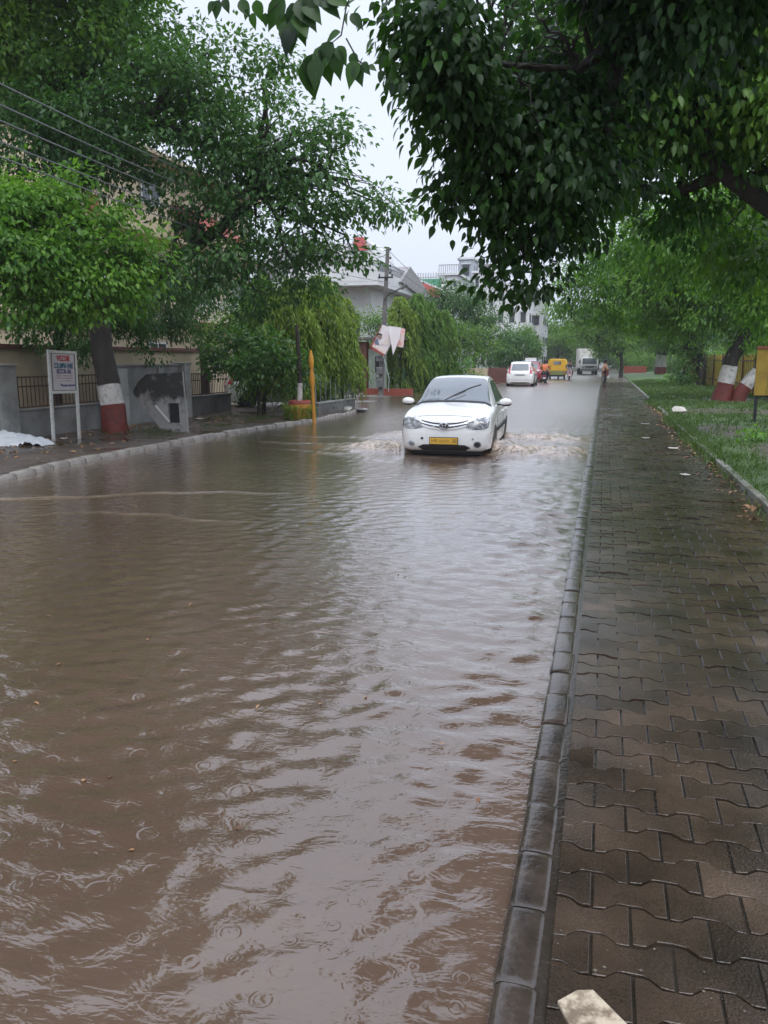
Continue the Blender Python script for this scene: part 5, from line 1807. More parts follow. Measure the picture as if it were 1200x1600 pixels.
# sloping tiled roofs
mb = MB()
mb.prism([(.9, 4, z_bal1 - .6), (.9, 17, z_bal1 - 1.6), (.9, 17, z_bal1 - 1.3), (.9, 7, z_top - .3)], (0, 0, 0), (-5, 0, 0))
mb.build('tiled_roof', M['tile_grey'], H2_)
for yy0, z in ((2.0, 3.6), (5, 3.6), (2.0, 1.5), (9, 3.6)):
    window(H2_, (-.3, yy0, z), 1.1, 1.7, 'x', 'wall_grey', .08)
for xx0 in (-1.6, -3.6, -5.4):
    window(H2_, (xx0, .25, 3.9), .95, 1.9, 'y', 'wall_grey', .08)
    window(H2_, (xx0, .25, 1.4), .95, 1.4, 'y', 'wall_grey', .08)

H3 = empty('tiled_roof_house', (-21.5, 57, 0), 0, 'pale house with grey tiled roof behind the big dark tree', 'house')
mb = MB(); mb.box((0, 5, 4.0), (7, 9, 8.0)); mb.build('wall', M['wall_white'], H3)
mb = MB(); mb.prism([(-4, -.3, 8.0), (4, -.3, 8.0), (3.2, 4, 10.2), (-3.2, 4, 10.2)], (0, 0, 0), (0, 0.01, .2)); mb.prism([(-4, .0, 8.0), (0, .0, 10.5), (4, .0, 8.0)], (0, 0, 0), (0, 10, 0)); mb.build('roof', M['tile_grey'], H3)
for xx0 in (-2, 0, 2): window(H3, (xx0, .5, 5.8), 1.0, 1.3, 'y', 'wall_grey', .08)

# roofs beyond the white house
H4 = empty('red_awning_house', tuple(at(668, 500, 78)), 0, 'low white house with red and green awning beyond the white house', 'house')
H4.location.z = 0
z_ = lambda py: at(668, py, 78).z
x_ = lambda px, Y=78: at(px, 450, Y).x - H4.location.x
mb = MB(); mb.box(((x_(600) + x_(690)) / 2, 5.1, z_(470) / 2), (x_(690) - x_(600), 10, z_(470))); mb.box(((x_(640) + x_(690)) / 2, 7, (z_(470) + z_(438)) / 2), (x_(690) - x_(640), 6, z_(438) - z_(470))); mb.build('wall', M['wall_white'], H4)
mb = MB(); mb.prism([(x_(648), -.2, z_(436)), (x_(690), -.2, z_(454)), (x_(686), -.2, z_(466)), (x_(668), -.2, z_(463))], (0, 0, 0), (0, .12, 0)); mb.build('red_awning', M['roof_red'], H4)
mb = MB(); mb.prism([(x_(656), -.05, z_(436)), (x_(688), -.05, z_(436)), (x_(689), -.05, z_(451))], (0, 0, 0), (0, .12, 0)); mb.build('green_awning', M['roof_green'], H4)
mb = MB()
for k in range(12): mb.box((x_(648 + k * 4), .3, z_(436) + .1), (.09, .09, 1.0))
mb.box((x_(670), .3, z_(433)), (x_(692) - x_(648), .1, .1)); mb.build('roof_railing', M['wall_grey'], H4)


def block(name, px0, px1, py_top, Y, depth, m, lab, floors=4, cols=4, extra=None):
    """a distant building whose front stands at Y"""
    a_, b_ = at(px0, py_top, Y), at(px1, py_top, Y)
    root = empty(name, ((a_.x + b_.x) / 2, Y, 0), 0, lab, 'building')
    W_, H_ = b_.x - a_.x, a_.z
    mb = MB(); mb.box((0, depth / 2, H_ / 2), (W_, depth, H_)); mb.build('wall', m, root)
    mb = MB(); mb.box((0, depth / 2, H_ + .25), (W_ + .5, depth + .5, .3)); mb.build('parapet', M['wall_white'], root)
    fh = H_ / floors
    for f_ in range(floors):
        for c_ in range(cols):
            xw = -W_ / 2 + W_ * (c_ + .5) / cols
            mb = MB(); mb.box((xw, -.03, fh * (f_ + .55)), (W_ / cols * .45, .1, fh * .45)); w_ = mb.build('window', M['window_dark'], root)
            mb = MB(); mb.box((xw, -.25, fh * (f_ + .83)), (W_ / cols * .6, .5, .1)); mb.build('sunshade', M['wall_white'], w_)
        # windows on the road side too
        for c_ in range(3):
            mb = MB(); mb.box((W_ / 2 + .03, depth * (c_ + .5) / 3, fh * (f_ + .55)), (.1, depth * .14, fh * .4)); mb.build('window', M['window_dark'], root)
    return root, W_, H_


r_, W_, H_ = block('roof_terrace_building', 686, 716, 432, 105, 9, M['wall_grey'], 'pale building with roof railing on the far skyline, leftmost', 4, 3)
mb = MB()
for k in range(10): mb.box((-W_ / 2 + W_ * k / 9, 0, H_ + .9), (.1, .1, 1.1))
mb.box((0, 0, H_ + 1.4), (W_, .1, .1)); mb.build('roof_railing', M['wall_grey'], r_)
block('stair_tower', 717, 740, 407, 125, 5, mat('blue_grey_wall', (.46, .50, .54), .7), 'square grey stair tower rising above the far skyline', 5, 1)
r_, W_, H_ = block('terraced_building', 740, 775, 428, 118, 8, M['wall_white'], 'white building with rooftop shed beside the stair tower', 5, 3)
mb = MB(); mb.box((0, 3, H_ + 1.3), (W_ * .9, 4, .2)); mb.box((-W_ * .3, 3, H_ + .7), (.2, .2, 1.3)); mb.box((W_ * .3, 3, H_ + .7), (.2, .2, 1.3)); mb.build('rooftop_shed', M['tile_grey'], r_)
block('apartment_block', 775, 828, 447, 105, 10, M['wall_white'], 'white apartment block behind the hanging leaf tips', 4, 3)
block('apartment_block', 828, 850, 455, 112, 10, M['wall_grey'], 'narrow grey apartment block right of the white one', 4, 1)

# low walls and signs along the far left kerb
p = at(770, 585, 62)
root = empty('verge_wall', (p.x, 62, 0), 0, 'low cream and brick-red wall left of the parked white hatchback', 'wall')
mb = MB(); mb.box((-1.2, 0, .45), (1.6, .2, 1.1)); mb.build('cream_panel', M['cream'], root)
mb = MB(); mb.box((.35, 0.02, .4), (1.4, .2, 1.3)); mb.build('red_panel', M['coping'], root)
p = at(822, 575, 80)
root = empty('verge_post', (p.x - .3, 80, 0), 0, 'slim white post above the white hatchback roof', 'post')
mb = MB(); mb.box((0, 0, 1.6), (.14, .14, 3.3)); mb.box((.35, 0, 1.3), (.08, .08, 2.7)); mb.box((.17, 0, 2.6), (.3, .06, .06)); mb.build('post', M['wall_white'], root)

# ---------------------------------------------------------------- right side
# yellow sheet fence of the park
root = empty('park_fence', (6.6, 33.0, .1), 0, 'yellow ribbed sheet fence behind the leaning painted trunks', 'fence')
mb = MB()
k = 0
y = 0.0
while y < 26:
    # ribbed sheet as folded strips
    x0 = .04 if k % 2 else 0
    mb.box((x0 - y * .035, y + .12, .95), (.03, .235, 1.75 + .06 * math.sin(k * 1.7)))
    y += .24
    k += 1
mb.build('sheet', M['yellow_sheet'], root)
mb = MB()
for k in range(10):
    mb = MB(); mb.box((-.07 - k * 2.7 * .035, k * 2.7, .95), (.06, .07, 1.9)); mb.build('post', M['iron'], root)
mb = MB()
for z in (.5, 1.55): mb.bar((-.06, 0, z), (-.06 - 26 * .035, 26, z), .04, .05)
mb.build('rail', M['iron'], root)
# yellow notice panel on dark legs at the right edge
p = ground(1190, 660, .15)
root = empty('notice_stand', (p.x + .25, p.y, .1), 0, 'yellow slatted panel on dark metal legs at the right edge', 'stand')
mb = MB()
for k in range(5): mb.box((-.35 + k * .3, 0, 1.32), (.285, .03, 1.18))
mb.build('sheet', M['yellow_sheet'], root)
mb = MB()
for x in (-.42, .0, .5):
    mb = MB(); mb.box((x, .04, .35), (.07, .06, 1.0)); mb.build('leg', M['iron_black'], root)
mb = MB(); mb.box((.04, .04, .72), (1.0, .05, .06)); mb.build('crossbar', M['iron_black'], root)
mb = MB(); mb.box((.25, -.02, 1.92), (1.5, .05, .05)); mb.build('top_rail', M['brick_red'], root)

# red something low in the far park: a low painted wall
p = at(992, 582, 95)
root = empty('park_bench_wall', (p.x, 95, 0), 0, 'short red painted low wall deep in the park', 'wall')
mb = MB(); mb.box((0, 0, .45), (2.4, .3, .9)); mb.build('wall', M['brick_red'], root)

# stones and scraps
def rock(name, p, r, m, lab, cat, seed, group=None, flat=.5):
    rs = np.random.RandomState(seed)
    root_mb = MB()
    v = rs.normal(0, 1, (26, 3)); v /= np.linalg.norm(v, axis=1, keepdims=True)
    v *= np.array([1, .8, flat]) * (1 + rs.uniform(-.15, .15, (26, 1)))
    bm = bmesh.new()
    for q in v * r: bm.verts.new(q)
    bmesh.ops.convex_hull(bm, input=bm.verts[:])
    bmesh.ops.delete(bm, geom=[x for x in bm.verts if not x.link_faces], context='VERTS')
    me = bpy.data.meshes.new(name); bm.to_mesh(me); bm.free()
    me.materials.append(m)
    o = bpy.data.objects.new(name, me); COL.objects.link(o); o.location = p
    tag(o, lab, cat, group)
    return o


rock('stone_block', ground(1061, 644, .12) + Vector((0, 0, .06)), .24, M['paper'], 'pale grey stone block on the grass verge', 'stone', 1, flat=.55)
rock('rubble', ground(545, 640, .06), .22, M['plaster_light'], 'pale broken concrete lump at the end of the left kerb', 'rubble', 2, 'rubble at the street corner')
rock('rubble', ground(568, 640, .05), .16, M['plaster_light'], 'smaller pale lump at the mouth of the side street', 'rubble', 3, 'rubble at the street corner')
rock('rubble', ground(560, 641, .05), .26, M['plaster_dark'], 'dark flat rubble heap at the mouth of the side street', 'rubble', 4, 'rubble at the street corner', .35)


def scrap(p, w_, l_, rz, lab, seed, m='paper'):
    rs = np.random.RandomState(seed)
    gx_, gy_ = np.meshgrid(np.linspace(-1, 1, 8), np.linspace(-1, 1, 8))
    z = .012 * rs.rand(8, 8) + .02 * np.abs(gx_) * rs.rand() + .004
    kx = 1 + .15 * rs.normal(0, 1, (8, 8)) * (np.abs(gy_) > .9)
    c, s = math.cos(rz), math.sin(rz)
    X_, Y_ = gx_ * w_ * kx, gy_ * l_
    o = grid_mesh('paper_scrap', X_ * c - Y_ * s, X_ * s + Y_ * c, z, M[m], smooth=False)
    o.location = p
    so = o.modifiers.new('solid', 'SOLIDIFY'); so.thickness = .002; so.offset = 1
    tag(o, lab, 'litter', 'scraps of paper and plastic on the ground')


scrap(ground(1069, 742, .06), .06, .07, .4, 'crumpled pale wrapper alone on the middle of the right half of the path', 1)
scrap(ground(1052, 701, .06), .09, .06, 0, 'white flat scrap at the path edge beside the orange leaves', 2)
scrap(ground(1009, 685, .06), .07, .05, .2, 'small white scrap in the middle of the path beyond the wrapper', 3)
scrap(ground(1008, 663, .06), .10, .06, 0, 'pale strip on the path nearest the flooded patch', 4)
scrap(ground(1049, 620, .2), .12, .06, .1, 'white scrap on the far grass beyond the stone block', 5)
scrap(ground(102, 695 - 40 + 0, .1) if False else ground(100, 686, .12), .07, .06, .5, 'white scrap between the posts of the welcome sign', 6)
scrap(ground(313, 655, .12), .10, .09, .3, 'white crumpled bag at the foot of the light grey pillar', 7)
scrap(ground(515, 612, .3) + Vector((0, 0, 0)), .06, .06, .3, 'white rag lying inside the corner garden fence', 8)

# broken pale tile in the foreground
p = ground(921, 1583, .045)
mb = MB()
mb.prism([(-.105, .005, 0), (-.055, -.075, 0), (.075, -.085, 0), (.10, -.03, 0), (-.02, .075, 0), (-.06, .06, 0)], (0, 0, 0), (0, 0, .014))
o = mb.build('broken_tile', M['marble'], bevel=.002)
o.location = (p.x + .02, p.y - .005, .042)
o.rotation_euler = (R(2), R(-1), R(-6))
tag(o, 'broken pale stone tile lying on the paving at the bottom edge', 'tile')

# fallen leaves along the path edge and on the left pavement
rs = np.random.RandomState(9)
n1, n2 = 260, 420
y1 = 9 + 26 * rs.rand(n1)
x1 = PATH_R - .02 - np.abs(rs.normal(0, .16, n1)) - .25 * np.exp(-((y1 - 22) / 3.5) ** 2) * rs.rand(n1)
pos = np.stack([x1, y1, np.full(n1, .05) + .01 * rs.rand(n1)], -1)
d = np.stack([rs.normal(0, 1, n1), rs.normal(0, 1, n1), rs.normal(0, .12, n1)], -1)
M['leaf_dead'] = leaf_mat('dead_leaf', (.12, .05, .025), (.42, .24, .12), rough=.5, trans=.1)
o = leaf_mesh('fallen_leaves', pos, d, np.array([[0, 0, 1.0]]) + rs.normal(0, .2, (n1, 3)), .09 * (.5 + rs.rand(n1)), .05, M['leaf_dead'], rs.rand(n1), fine=True)
tag(o, 'dead orange-brown leaves lying along the right edge of the path', 'leaves', kind='stuff')
y2 = 11 + 14 * rs.rand(n2)
x2 = -9.1 - 2.5 * rs.rand(n2) ** .7
pos = np.stack([x2, y2, .045 + .05 * np.clip((-x2 - 8.5) / 7.5, 0, 1) + .035 * (fbm(x2, y2, .9, 8, 4) - .5) * 2 + .012], -1)
d = np.stack([rs.normal(0, 1, n2), rs.normal(0, 1, n2), rs.normal(0, .15, n2)], -1)
o = leaf_mesh('fallen_leaves', pos, d, np.array([[0, 0, 1.0]]) + rs.normal(0, .2, (n2, 3)), .11 * (.5 + rs.rand(n2)), .06, M['leaf_dead'], rs.rand(n2), fine=True)
tag(o, 'dead leaves and bits littering the left pavement by the wall', 'leaves', kind='stuff')
n3 = 2600
y3 = 15.5 + 6.5 * rs.rand(n3); x3 = -9.0 - 1.8 * rs.rand(n3)
kp = fbm(x3, y3, 1.2, 5, 3) > .52
x3, y3 = x3[kp], y3[kp]; n3 = len(x3)
pos = np.stack([x3, y3, np.full(n3, .07)], -1)
d = np.stack([rs.normal(0, .4, n3), rs.normal(0, .4, n3), np.full(n3, 1.0)], -1)
o = leaf_mesh('grass', pos, d, rs.normal(0, 1, (n3, 3)), .07, .012, M['grass'], rs.rand(n3) * .6, fine=False)
tag(o, 'thin grass tufts on the muddy left pavement by the painted trunk', 'grass', kind='stuff')

# leaves and scum floating on the flood
n4 = 70
y4 = np.exp(rs.uniform(math.log(2.2), math.log(12), n4)); x4 = -.4 - 7.5 * rs.rand(n4) ** 1.3
pos = np.stack([x4, y4, np.full(n4, .007)], -1)
d = np.stack([rs.normal(0, 1, n4), rs.normal(0, 1, n4), rs.normal(0, .03, n4)], -1)
o = leaf_mesh('floating_leaves', pos, d, np.array([[0, 0, 1.0]]) + rs.normal(0, .05, (n4, 3)), .035 * (.4 + rs.rand(n4)), .018, M['leaf_dead'], rs.rand(n4), fine=True)
tag(o, 'small dead leaves and specks floating on the brown flood water', 'leaves', kind='stuff')

# grit, twigs and crumbs of soil washed over the footpath
rs = np.random.RandomState(44)
n5 = 1500
y5 = np.exp(rs.uniform(math.log(1.7), math.log(20), n5)); x5 = PATH_L + (PATH_R - PATH_L) * rs.rand(n5) ** .75
kp = fbm(x5, y5, 1.6, 15, 3) > .47
x5, y5 = x5[kp], y5[kp]; n5 = len(x5)
r5 = .0022 + .0045 * rs.rand(n5) ** 2.5
octa = np.array([[1, 0, 0], [0, 1, 0], [-1, 0, 0], [0, -1, 0], [0, 0, .7], [0, 0, -.5]])
co = (octa[None] * (1 + rs.uniform(-.3, .3, (n5, 6, 3))) * r5[:, None, None]) + np.stack([x5, y5, np.full(n5, .0395)], -1)[:, None]
fa = np.arange(n5)[:, None] * 6
fa = np.concatenate([fa + np.array([f_]) for f_ in ((0, 1, 4), (1, 2, 4), (2, 3, 4), (3, 0, 4), (1, 0, 5), (2, 1, 5), (3, 2, 5), (0, 3, 5))], 0)
o = np_mesh('grit', co.reshape(-1, 3), fa, mat('grit', (.20, .17, .13), .6, col2=(.05, .04, .03), scale=30), smooth=False)
tag(o, 'grit and crumbs of soil washed across the wet footpath blocks', 'grit', kind='stuff')

# ---------------------------------------------------------------- vehicles
def spline(xs_, ys_, x):
    """monotone-ish smooth interpolation"""
    return np.interp(x, xs_, ys_)


def car_body(st, name, m, parent, nseg=46):
    """st: rows (y, half width, z bottom, z shoulder, z top centre, half width of the roof/hood crown)"""
    st = np.array(st, float)
    # finer stations with smoothing
    ys_ = []
    for i in range(len(st) - 1):
        k = max(2, int((st[i + 1, 0] - st[i, 0]) / .07))
        ys_ += list(np.linspace(st[i, 0], st[i + 1, 0], k, endpoint=False))
    ys_.append(st[-1, 0])
    ys_ = np.array(ys_)
    P_ = [np.interp(ys_, st[:, 0], st[:, j]) for j in range(1, 6)]
    ker = np.array([.25, .5, .25])
    for j in range(5):
        for _ in range(2):
            q = P_[j].copy()
            q[1:-1] = (P_[j][:-2] * .25 + P_[j][1:-1] * .5 + P_[j][2:] * .25)
            P_[j] = q
    rows = []
    for w, zb, zs, zt, wt in zip(*P_):
        dz = zs - zb
        prof = [(0, zb), (.5 * w, zb), (.86 * w, zb + .01), (.96 * w, zb + .06 * dz + .02), (.985 * w, zb + .25 * dz), (w, zb + .5 * dz), (w, zb + .62 * dz), (.992 * w, zb + .66 * dz),
                (.985 * w, zb + .85 * dz), (.965 * w, zb + .96 * dz), (.93 * w, zs)]
        gx, gz = .90 * w, zs + .008
        prof.append((gx, gz))
        wt_ = min(wt, gx - .03)
        for t_ in (.2, .4, .6, .8):
            prof.append((gx + (wt_ - gx) * t_ ** 1.15, gz + (zt - .035 - gz) * t_))
        prof += [(wt_ * 1.0, zt - .03), (wt_ * .93, zt - .012), (wt_ * .75, zt), (wt_ * .4, zt + .012), (0, zt + .016)]
        rows.append(prof)
    K = len(rows[0])
    mb = MB()
    vs = []
    for y, prof in zip(ys_, rows):
        for x, z in prof: vs.append((x, y, z))
        for x, z in prof[-2:0:-1]: vs.append((-x, y, z))
    n = 2 * K - 2
    fs = []
    for i in range(len(ys_) - 1):
        for k in range(n):
            k2 = (k + 1) % n
            fs.append((i * n + k, i * n + k2, (i + 1) * n + k2, (i + 1) * n + k))
    # caps
    for i, fl in ((0, 1), (len(ys_) - 1, 0)):
        for k in range(K - 1):
            a, b = k, k + 1
            c, d = (n - k - 1) % n if k + 1 < K - 0 else 0, (n - k) % n
            q = [i * n + a, i * n + b, i * n + c, i * n + d]
            q = list(dict.fromkeys(q))
            if len(q) >= 3: fs.append(tuple(q if fl else q[::-1]))
    mb.add(vs, fs)
    o = mb.build(name, m, parent, smooth=True)
    bvh = BVHTree.FromPolygons([Vector(v) for v in mb.v], mb.f)
    return o, bvh


def decal(bvh, name, outline, axis, m, parent, off=.006, step=.05, sgn=1, skirt=True, shape=None):
    """panel that follows the body: outline in the plane seen along the axis. axis 'y': outline (x,z) from the front
    (sgn 1) or rear (-1); axis 'x': outline (y,z) from side sgn; axis 'z': outline (x,y) from above"""
    o2 = [Vector(p) for p in outline]
    # densify outline
    dn = []
    for i in range(len(o2)):
        a, b = o2[i], o2[(i + 1) % len(o2)]
        k = max(1, int((b - a).length / step))
        dn += [a.lerp(b, j / k) for j in range(k)]
    n0 = len(dn)
    xs_ = [p.x for p in dn]; zs_ = [p.y for p in dn]
    def inside(p):
        c = False
        j = n0 - 1
        for i in range(n0):
            if (dn[i].y > p[1]) != (dn[j].y > p[1]) and p[0] < (dn[j].x - dn[i].x) * (p[1] - dn[i].y) / (dn[j].y - dn[i].y + 1e-12) + dn[i].x:
                c = not c
            j = i
        return c
    pts = list(dn)
    x = min(xs_) + step * .5
    while x < max(xs_):
        z = min(zs_) + step * .5
        while z < max(zs_):
            if inside((x, z)) and min((Vector((x, z)) - q).length for q in dn) > step * .35: pts.append(Vector((x, z)))
            z += step
        x += step
    res = geometry.delaunay_2d_cdt(pts, [(i, (i + 1) % n0) for i in range(n0)], [], 1, 1e-6)
    V3, ok = [], True
    for p in res[0]:
        if axis == 'y': org, d = Vector((p.x, -3 if sgn > 0 else 8, p.y)), Vector((0, sgn, 0))
        elif axis == 'x': org, d = Vector((3 * sgn, p.x, p.y)), Vector((-sgn, 0, 0))
        else: org, d = Vector((p.x, p.y, 4)), Vector((0, 0, -1))
        h = bvh.ray_cast(org, d)
        if h[0] is None:
            h = bvh.find_nearest(org + d * 3)
        nn_ = h[1]
        if nn_.dot(d) > 0: nn_ = -nn_
        V3.append((h[0], nn_, d))
    mb = MB()
    n = len(V3)
    vs = [a - d * off + b * off * .3 for a, b, d in V3]
    fs = [tuple(f_) for f_ in res[2]]
    if skirt:
        vs += [a + d * .01 for a, b, d in V3]
        cnt = {}
        for f_ in res[2]:
            for i in range(len(f_)):
                e_ = (f_[i], f_[(i + 1) % len(f_)])
                cnt[tuple(sorted(e_))] = cnt.get(tuple(sorted(e_)), 0) + 1
        fs += [(a, b, b + n, a + n) for (a, b), c in cnt.items() if c == 1]
    mb.add(vs, fs)
    return mb.build(name, m, parent, smooth=True)


def mirror(pts):
    return [(-x, z) for x, z in pts][::-1]


def ellipse(cx_, cz, rx, rz, n=16):
    return [(cx_ + rx * math.cos(2 * math.pi * i / n), cz + rz * math.sin(2 * math.pi * i / n)) for i in range(n)]


def wheel(root, x, y, r=.30, w=.19, turn=0.0):
    s = 1 if x > 0 else -1
    mb = MB(); mb.lathe([(r * .66, -w / 2), (r * .93, -w / 2), (r, -w / 2 + .03), (r, w / 2 - .03), (r * .93, w / 2), (r * .66, w / 2)], (0, 0, 0), 22, axis='X')
    wh = empty('wheel', (x, y, r))
    wh.parent = root
    wh.rotation_euler = (0, 0, turn)
    mb.build('tyre', M['rubber'], wh, smooth=True)
    mb = MB(); mb.lathe([(r * .67, -w / 2 + .01), (r * .64, w / 2 - .02), (r * .2, w / 2 - .035), (.03, w / 2 - .02)] if s > 0 else [(.03, -w / 2 + .02), (r * .2, -w / 2 + .035), (r * .64, -w / 2 + .02), (r * .67, w / 2 - .01)], (0, 0, 0), 22, axis='X')
    for k in range(5):
        a = 2 * math.pi * k / 5
        mb.bar((s * (w / 2 - .012), .05 * math.cos(a), .05 * math.sin(a)), (s * (w / 2 - .012), r * .62 * math.cos(a), r * .62 * math.sin(a)), .035, .02)
    mb.build('rim', M['metal_grey'], wh, smooth=True)


M['dirty_white'] = mat('wet_white_car_paint', (0.80, 0.80, 0.79), 0.22, col2=(0.66, 0.62, 0.58), scale=1.6, thr=(.25, .45), coat=.8)

# the white taxi driving through the water
SED = [(-.00, .52, .30, .54, .64, .30), (.03, .67, .23, .64, .72, .45), (.09, .765, .20, .73, .80, .55), (.20, .815, .185, .80, .86, .60), (.42, .84, .18, .85, .90, .64), (.8, .845, .18, .905, .965, .66),
       (1.12, .848, .18, .93, 1.01, .66), (1.20, .848, .18, .935, 1.05, .655), (1.55, .848, .18, .945, 1.27, .61), (1.90, .848, .18, .95, 1.44, .56), (2.2, .848, .18, .955, 1.495, .545), (2.7, .848, .18, .96, 1.50, .54),
       (3.15, .845, .18, .965, 1.45, .545), (3.5, .84, .19, .97, 1.27, .58), (3.78, .83, .20, .975, 1.08, .62), (4.1, .80, .24, .96, 1.04, .62), (4.24, .73, .32, .85, .97, .5), (4.27, .6, .4, .75, .88, .4)]
taxi = empty('taxi_car', (CARX, CARY, CAR_Z), CAR_ROT, 'white sedan taxi with yellow number plate driving through the flood water', 'car')
body, bv = car_body(SED, 'body', M['dirty_white'], taxi)
# windscreen
ws = decal(bv, 'windscreen', [(-.70, 1.22), (-.72, 1.16), (.72, 1.16), (.70, 1.22), (.55, 1.90), (.5, 1.95), (-.5, 1.95), (-.55, 1.90)], 'z', M['car_glass'], taxi, off=.014, step=.06)
decal(bv, 'rear_window', [(-.54, 3.2), (.54, 3.2), (.62, 3.68), (-.62, 3.68)], 'z', M['car_glass'], taxi, off=.005, step=.1)
for s in (-1, 1):
    decal(bv, 'side_window', [(1.72, 1.00), (2.42, 1.01), (2.42, 1.40), (2.12, 1.40), (1.95, 1.28)], 'x', M['car_glass'], taxi, off=.006, step=.08, sgn=s)
    decal(bv, 'side_window', [(2.50, 1.01), (3.30, 1.03), (3.38, 1.10), (3.12, 1.36), (2.9, 1.41), (2.50, 1.41)], 'x', M['car_glass'], taxi, off=.006, step=.08, sgn=s)
    decal(bv, 'side_moulding', [(1.15, .50), (3.10, .53), (3.10, .60), (1.15, .57)], 'x', M['black_plastic'], taxi, off=.018, step=.1, sgn=s)
    decal(bv, 'door_gap', [(1.20, .28), (1.215, .28), (1.215, .92), (1.20, .92)], 'x', M['black_plastic'], taxi, off=.002, step=.08, sgn=s)
    decal(bv, 'door_gap', [(2.45, .28), (2.462, .28), (2.462, .99), (2.45, .99)], 'x', M['black_plastic'], taxi, off=.002, step=.08, sgn=s)
    for yh in (2.15, 3.05):
        decal(bv, 'door_handle', [(yh, .80), (yh + .18, .805), (yh + .18, .835), (yh, .83)], 'x', M['white_paint'], taxi, off=.03, step=.05, sgn=s)
    for yw in (.78, 3.33):
        decal(bv, 'wheel_arch', [(yw + .355 * math.cos(a), .28 + .36 * math.sin(a)) for a in [math.pi * i / 12 for i in range(13)]], 'x', M['black_plastic'], taxi, off=.004, step=.06, sgn=s)
        wheel(taxi, s * .735, yw, .30, .18, R(-3) if yw < 1 else 0)
    # headlamp: wide swept lens with a chrome reflector look
    hl = [(.36 * s, .68), (.40 * s, .625), (.52 * s, .60), (.70 * s, .605), (.775 * s, .63), (.79 * s, .72), (.785 * s, .80), (.72 * s, .815), (.58 * s, .785), (.45 * s, .735)]
    if s < 0: hl = hl[::-1]
    h_ = decal(bv, 'headlight', hl, 'y', M['lamp_glass'], taxi, off=.006, step=.04)
    decal(bv, 'lamp_reflector', ellipse(.64 * s, .70, .050, .045), 'y', M['lamp_glass'], h_, off=.012, step=.03)
    decal(bv, 'lamp_reflector', ellipse(.50 * s, .675, .045, .038), 'y', M['metal_grey'], h_, off=.012, step=.03)
    rim_ = [(.355 * s, .68), (.395 * s, .615), (.52 * s, .588), (.70 * s, .592), (.79 * s, .62)]
    # fog lamps
    fo = decal(bv, 'fog_lamp', ellipse(.60 * s, .335, .068, .058), 'y', M['metal_grey' if s > 0 else 'chrome'], taxi, off=.006, step=.03)
    decal(bv, 'fog_lens', ellipse(.60 * s, .335, .048, .042), 'y', M['black_plastic'] if s > 0 else M['lamp_glass'], fo, off=.012, step=.03)
    # mirrors
    mb = MB()
    mb.ball((s * .965, 1.52, 1.02), (.125, .075, .072), seg=14, rings=9)
    mi = mb.build('wing_mirror', M['white_paint'], taxi, smooth=True)
    mb = MB(); mb.bar((s * .80, 1.55, .965), (s * .90, 1.53, .985), .05, .04); mb.ball((s * .965, 1.53, .985), (.115, .07, .05), seg=12, rings=6); mb.build('mirror_base', M['black_plastic'], mi)
# grille: dark opening under two pale bars that curve in a smile
def smile(x, z0, k=.42): return z0 + k * x * x
gr = [(x, smile(x, .590)) for x in np.linspace(-.40, .40, 13)] + [(x, smile(x, .728, .28)) for x in np.linspace(.42, -.42, 13)]
grille = decal(bv, 'grille', gr, 'y', M['black_plastic'], taxi, off=.003, step=.05)
for z0, k, t_ in ((.708, .30, .024), (.652, .36, .026), (.592, .42, .030)):
    o_ = [(x, smile(x, z0, k)) for x in np.linspace(-.41, .41, 15)] + [(x, smile(x, z0 + t_, k)) for x in np.linspace(.41, -.41, 15)]
    decal(bv, 'grille_bar', o_, 'y', M['chrome' if z0 == .652 else 'white_paint'], grille, off=.012, step=.05)
# emblem of three interlocking ovals
em = decal(bv, 'emblem', ellipse(0, .668, .085, .058, 20), 'y', M['black_plastic'], grille, off=.016, step=.03)
yf = -.02
mb = MB()
def ring(cx_, cz, rx, rz, y, r=.008):
    pts = [(cx_ + rx * math.cos(2 * math.pi * i / 24), y, cz + rz * math.sin(2 * math.pi * i / 24)) for i in range(25)]
    mb.tube(pts, r, 5, caps=False)
ring(0, .668, .085, .058, yf - .012); ring(0, .668, .030, .054, yf - .014, .007); ring(0, .692, .055, .026, yf - .016, .007)
mb.build('emblem_ring', M['chrome'], em)
# bumper intake, plate
decal(bv, 'lower_intake', [(-.38, .325), (-.48, .275), (-.40, .215), (.40, .215), (.48, .275), (.38, .325)], 'y', M['black_plastic'], taxi, off=.004, step=.05)
mb = MB(); mb.box((0, -.035, .395), (.52, .016, .135)); pl = mb.build('number_plate', M['black_plastic'], taxi)
mb = MB(); mb.box((0, -.046, .395), (.495, .008, .112)); mb.build('plate_face', M['plate_yellow'], pl)
fr = Matrix.Translation((-.165, -.0515, .395)) @ rotx
text_part('lettering', 'HR', .085, M['ink_faint'], pl, fr)
text_part('lettering', '28', .085, M['ink_faint'], pl, Matrix.Translation((.195, -.0515, .395)) @ rotx)
mb = MB(); mb.box((.01, -.0505, .395), (.20, .002, .05)); mb.build('worn_lettering', mat('rubbed_plate_paint', (.62, .36, .05), .5), pl)
mb = MB()
for x in (-.46, .0): mb.lathe([(.001, -.012), (.028, -.012), (.030, .0)], (x if x else .42, .0, .0), 12, axis='Y') if False else None
decal(bv, 'tow_cap', ellipse(-.40, .435, .026, .022, 10), 'y', M['black_plastic'], taxi, off=.006, step=.02)
decal(bv, 'tow_cap', ellipse(.52, .435, .016, .016, 8), 'y', M['metal_grey'], taxi, off=.006, step=.02)
decal(bv, 'bonnet_gap', [(x, .13 - .0 * x) for x in np.linspace(-.62, .62, 9)] + [(x, .142) for x in np.linspace(.62, -.62, 9)], 'z', M['metal_grey'], taxi, off=.002, step=.1)
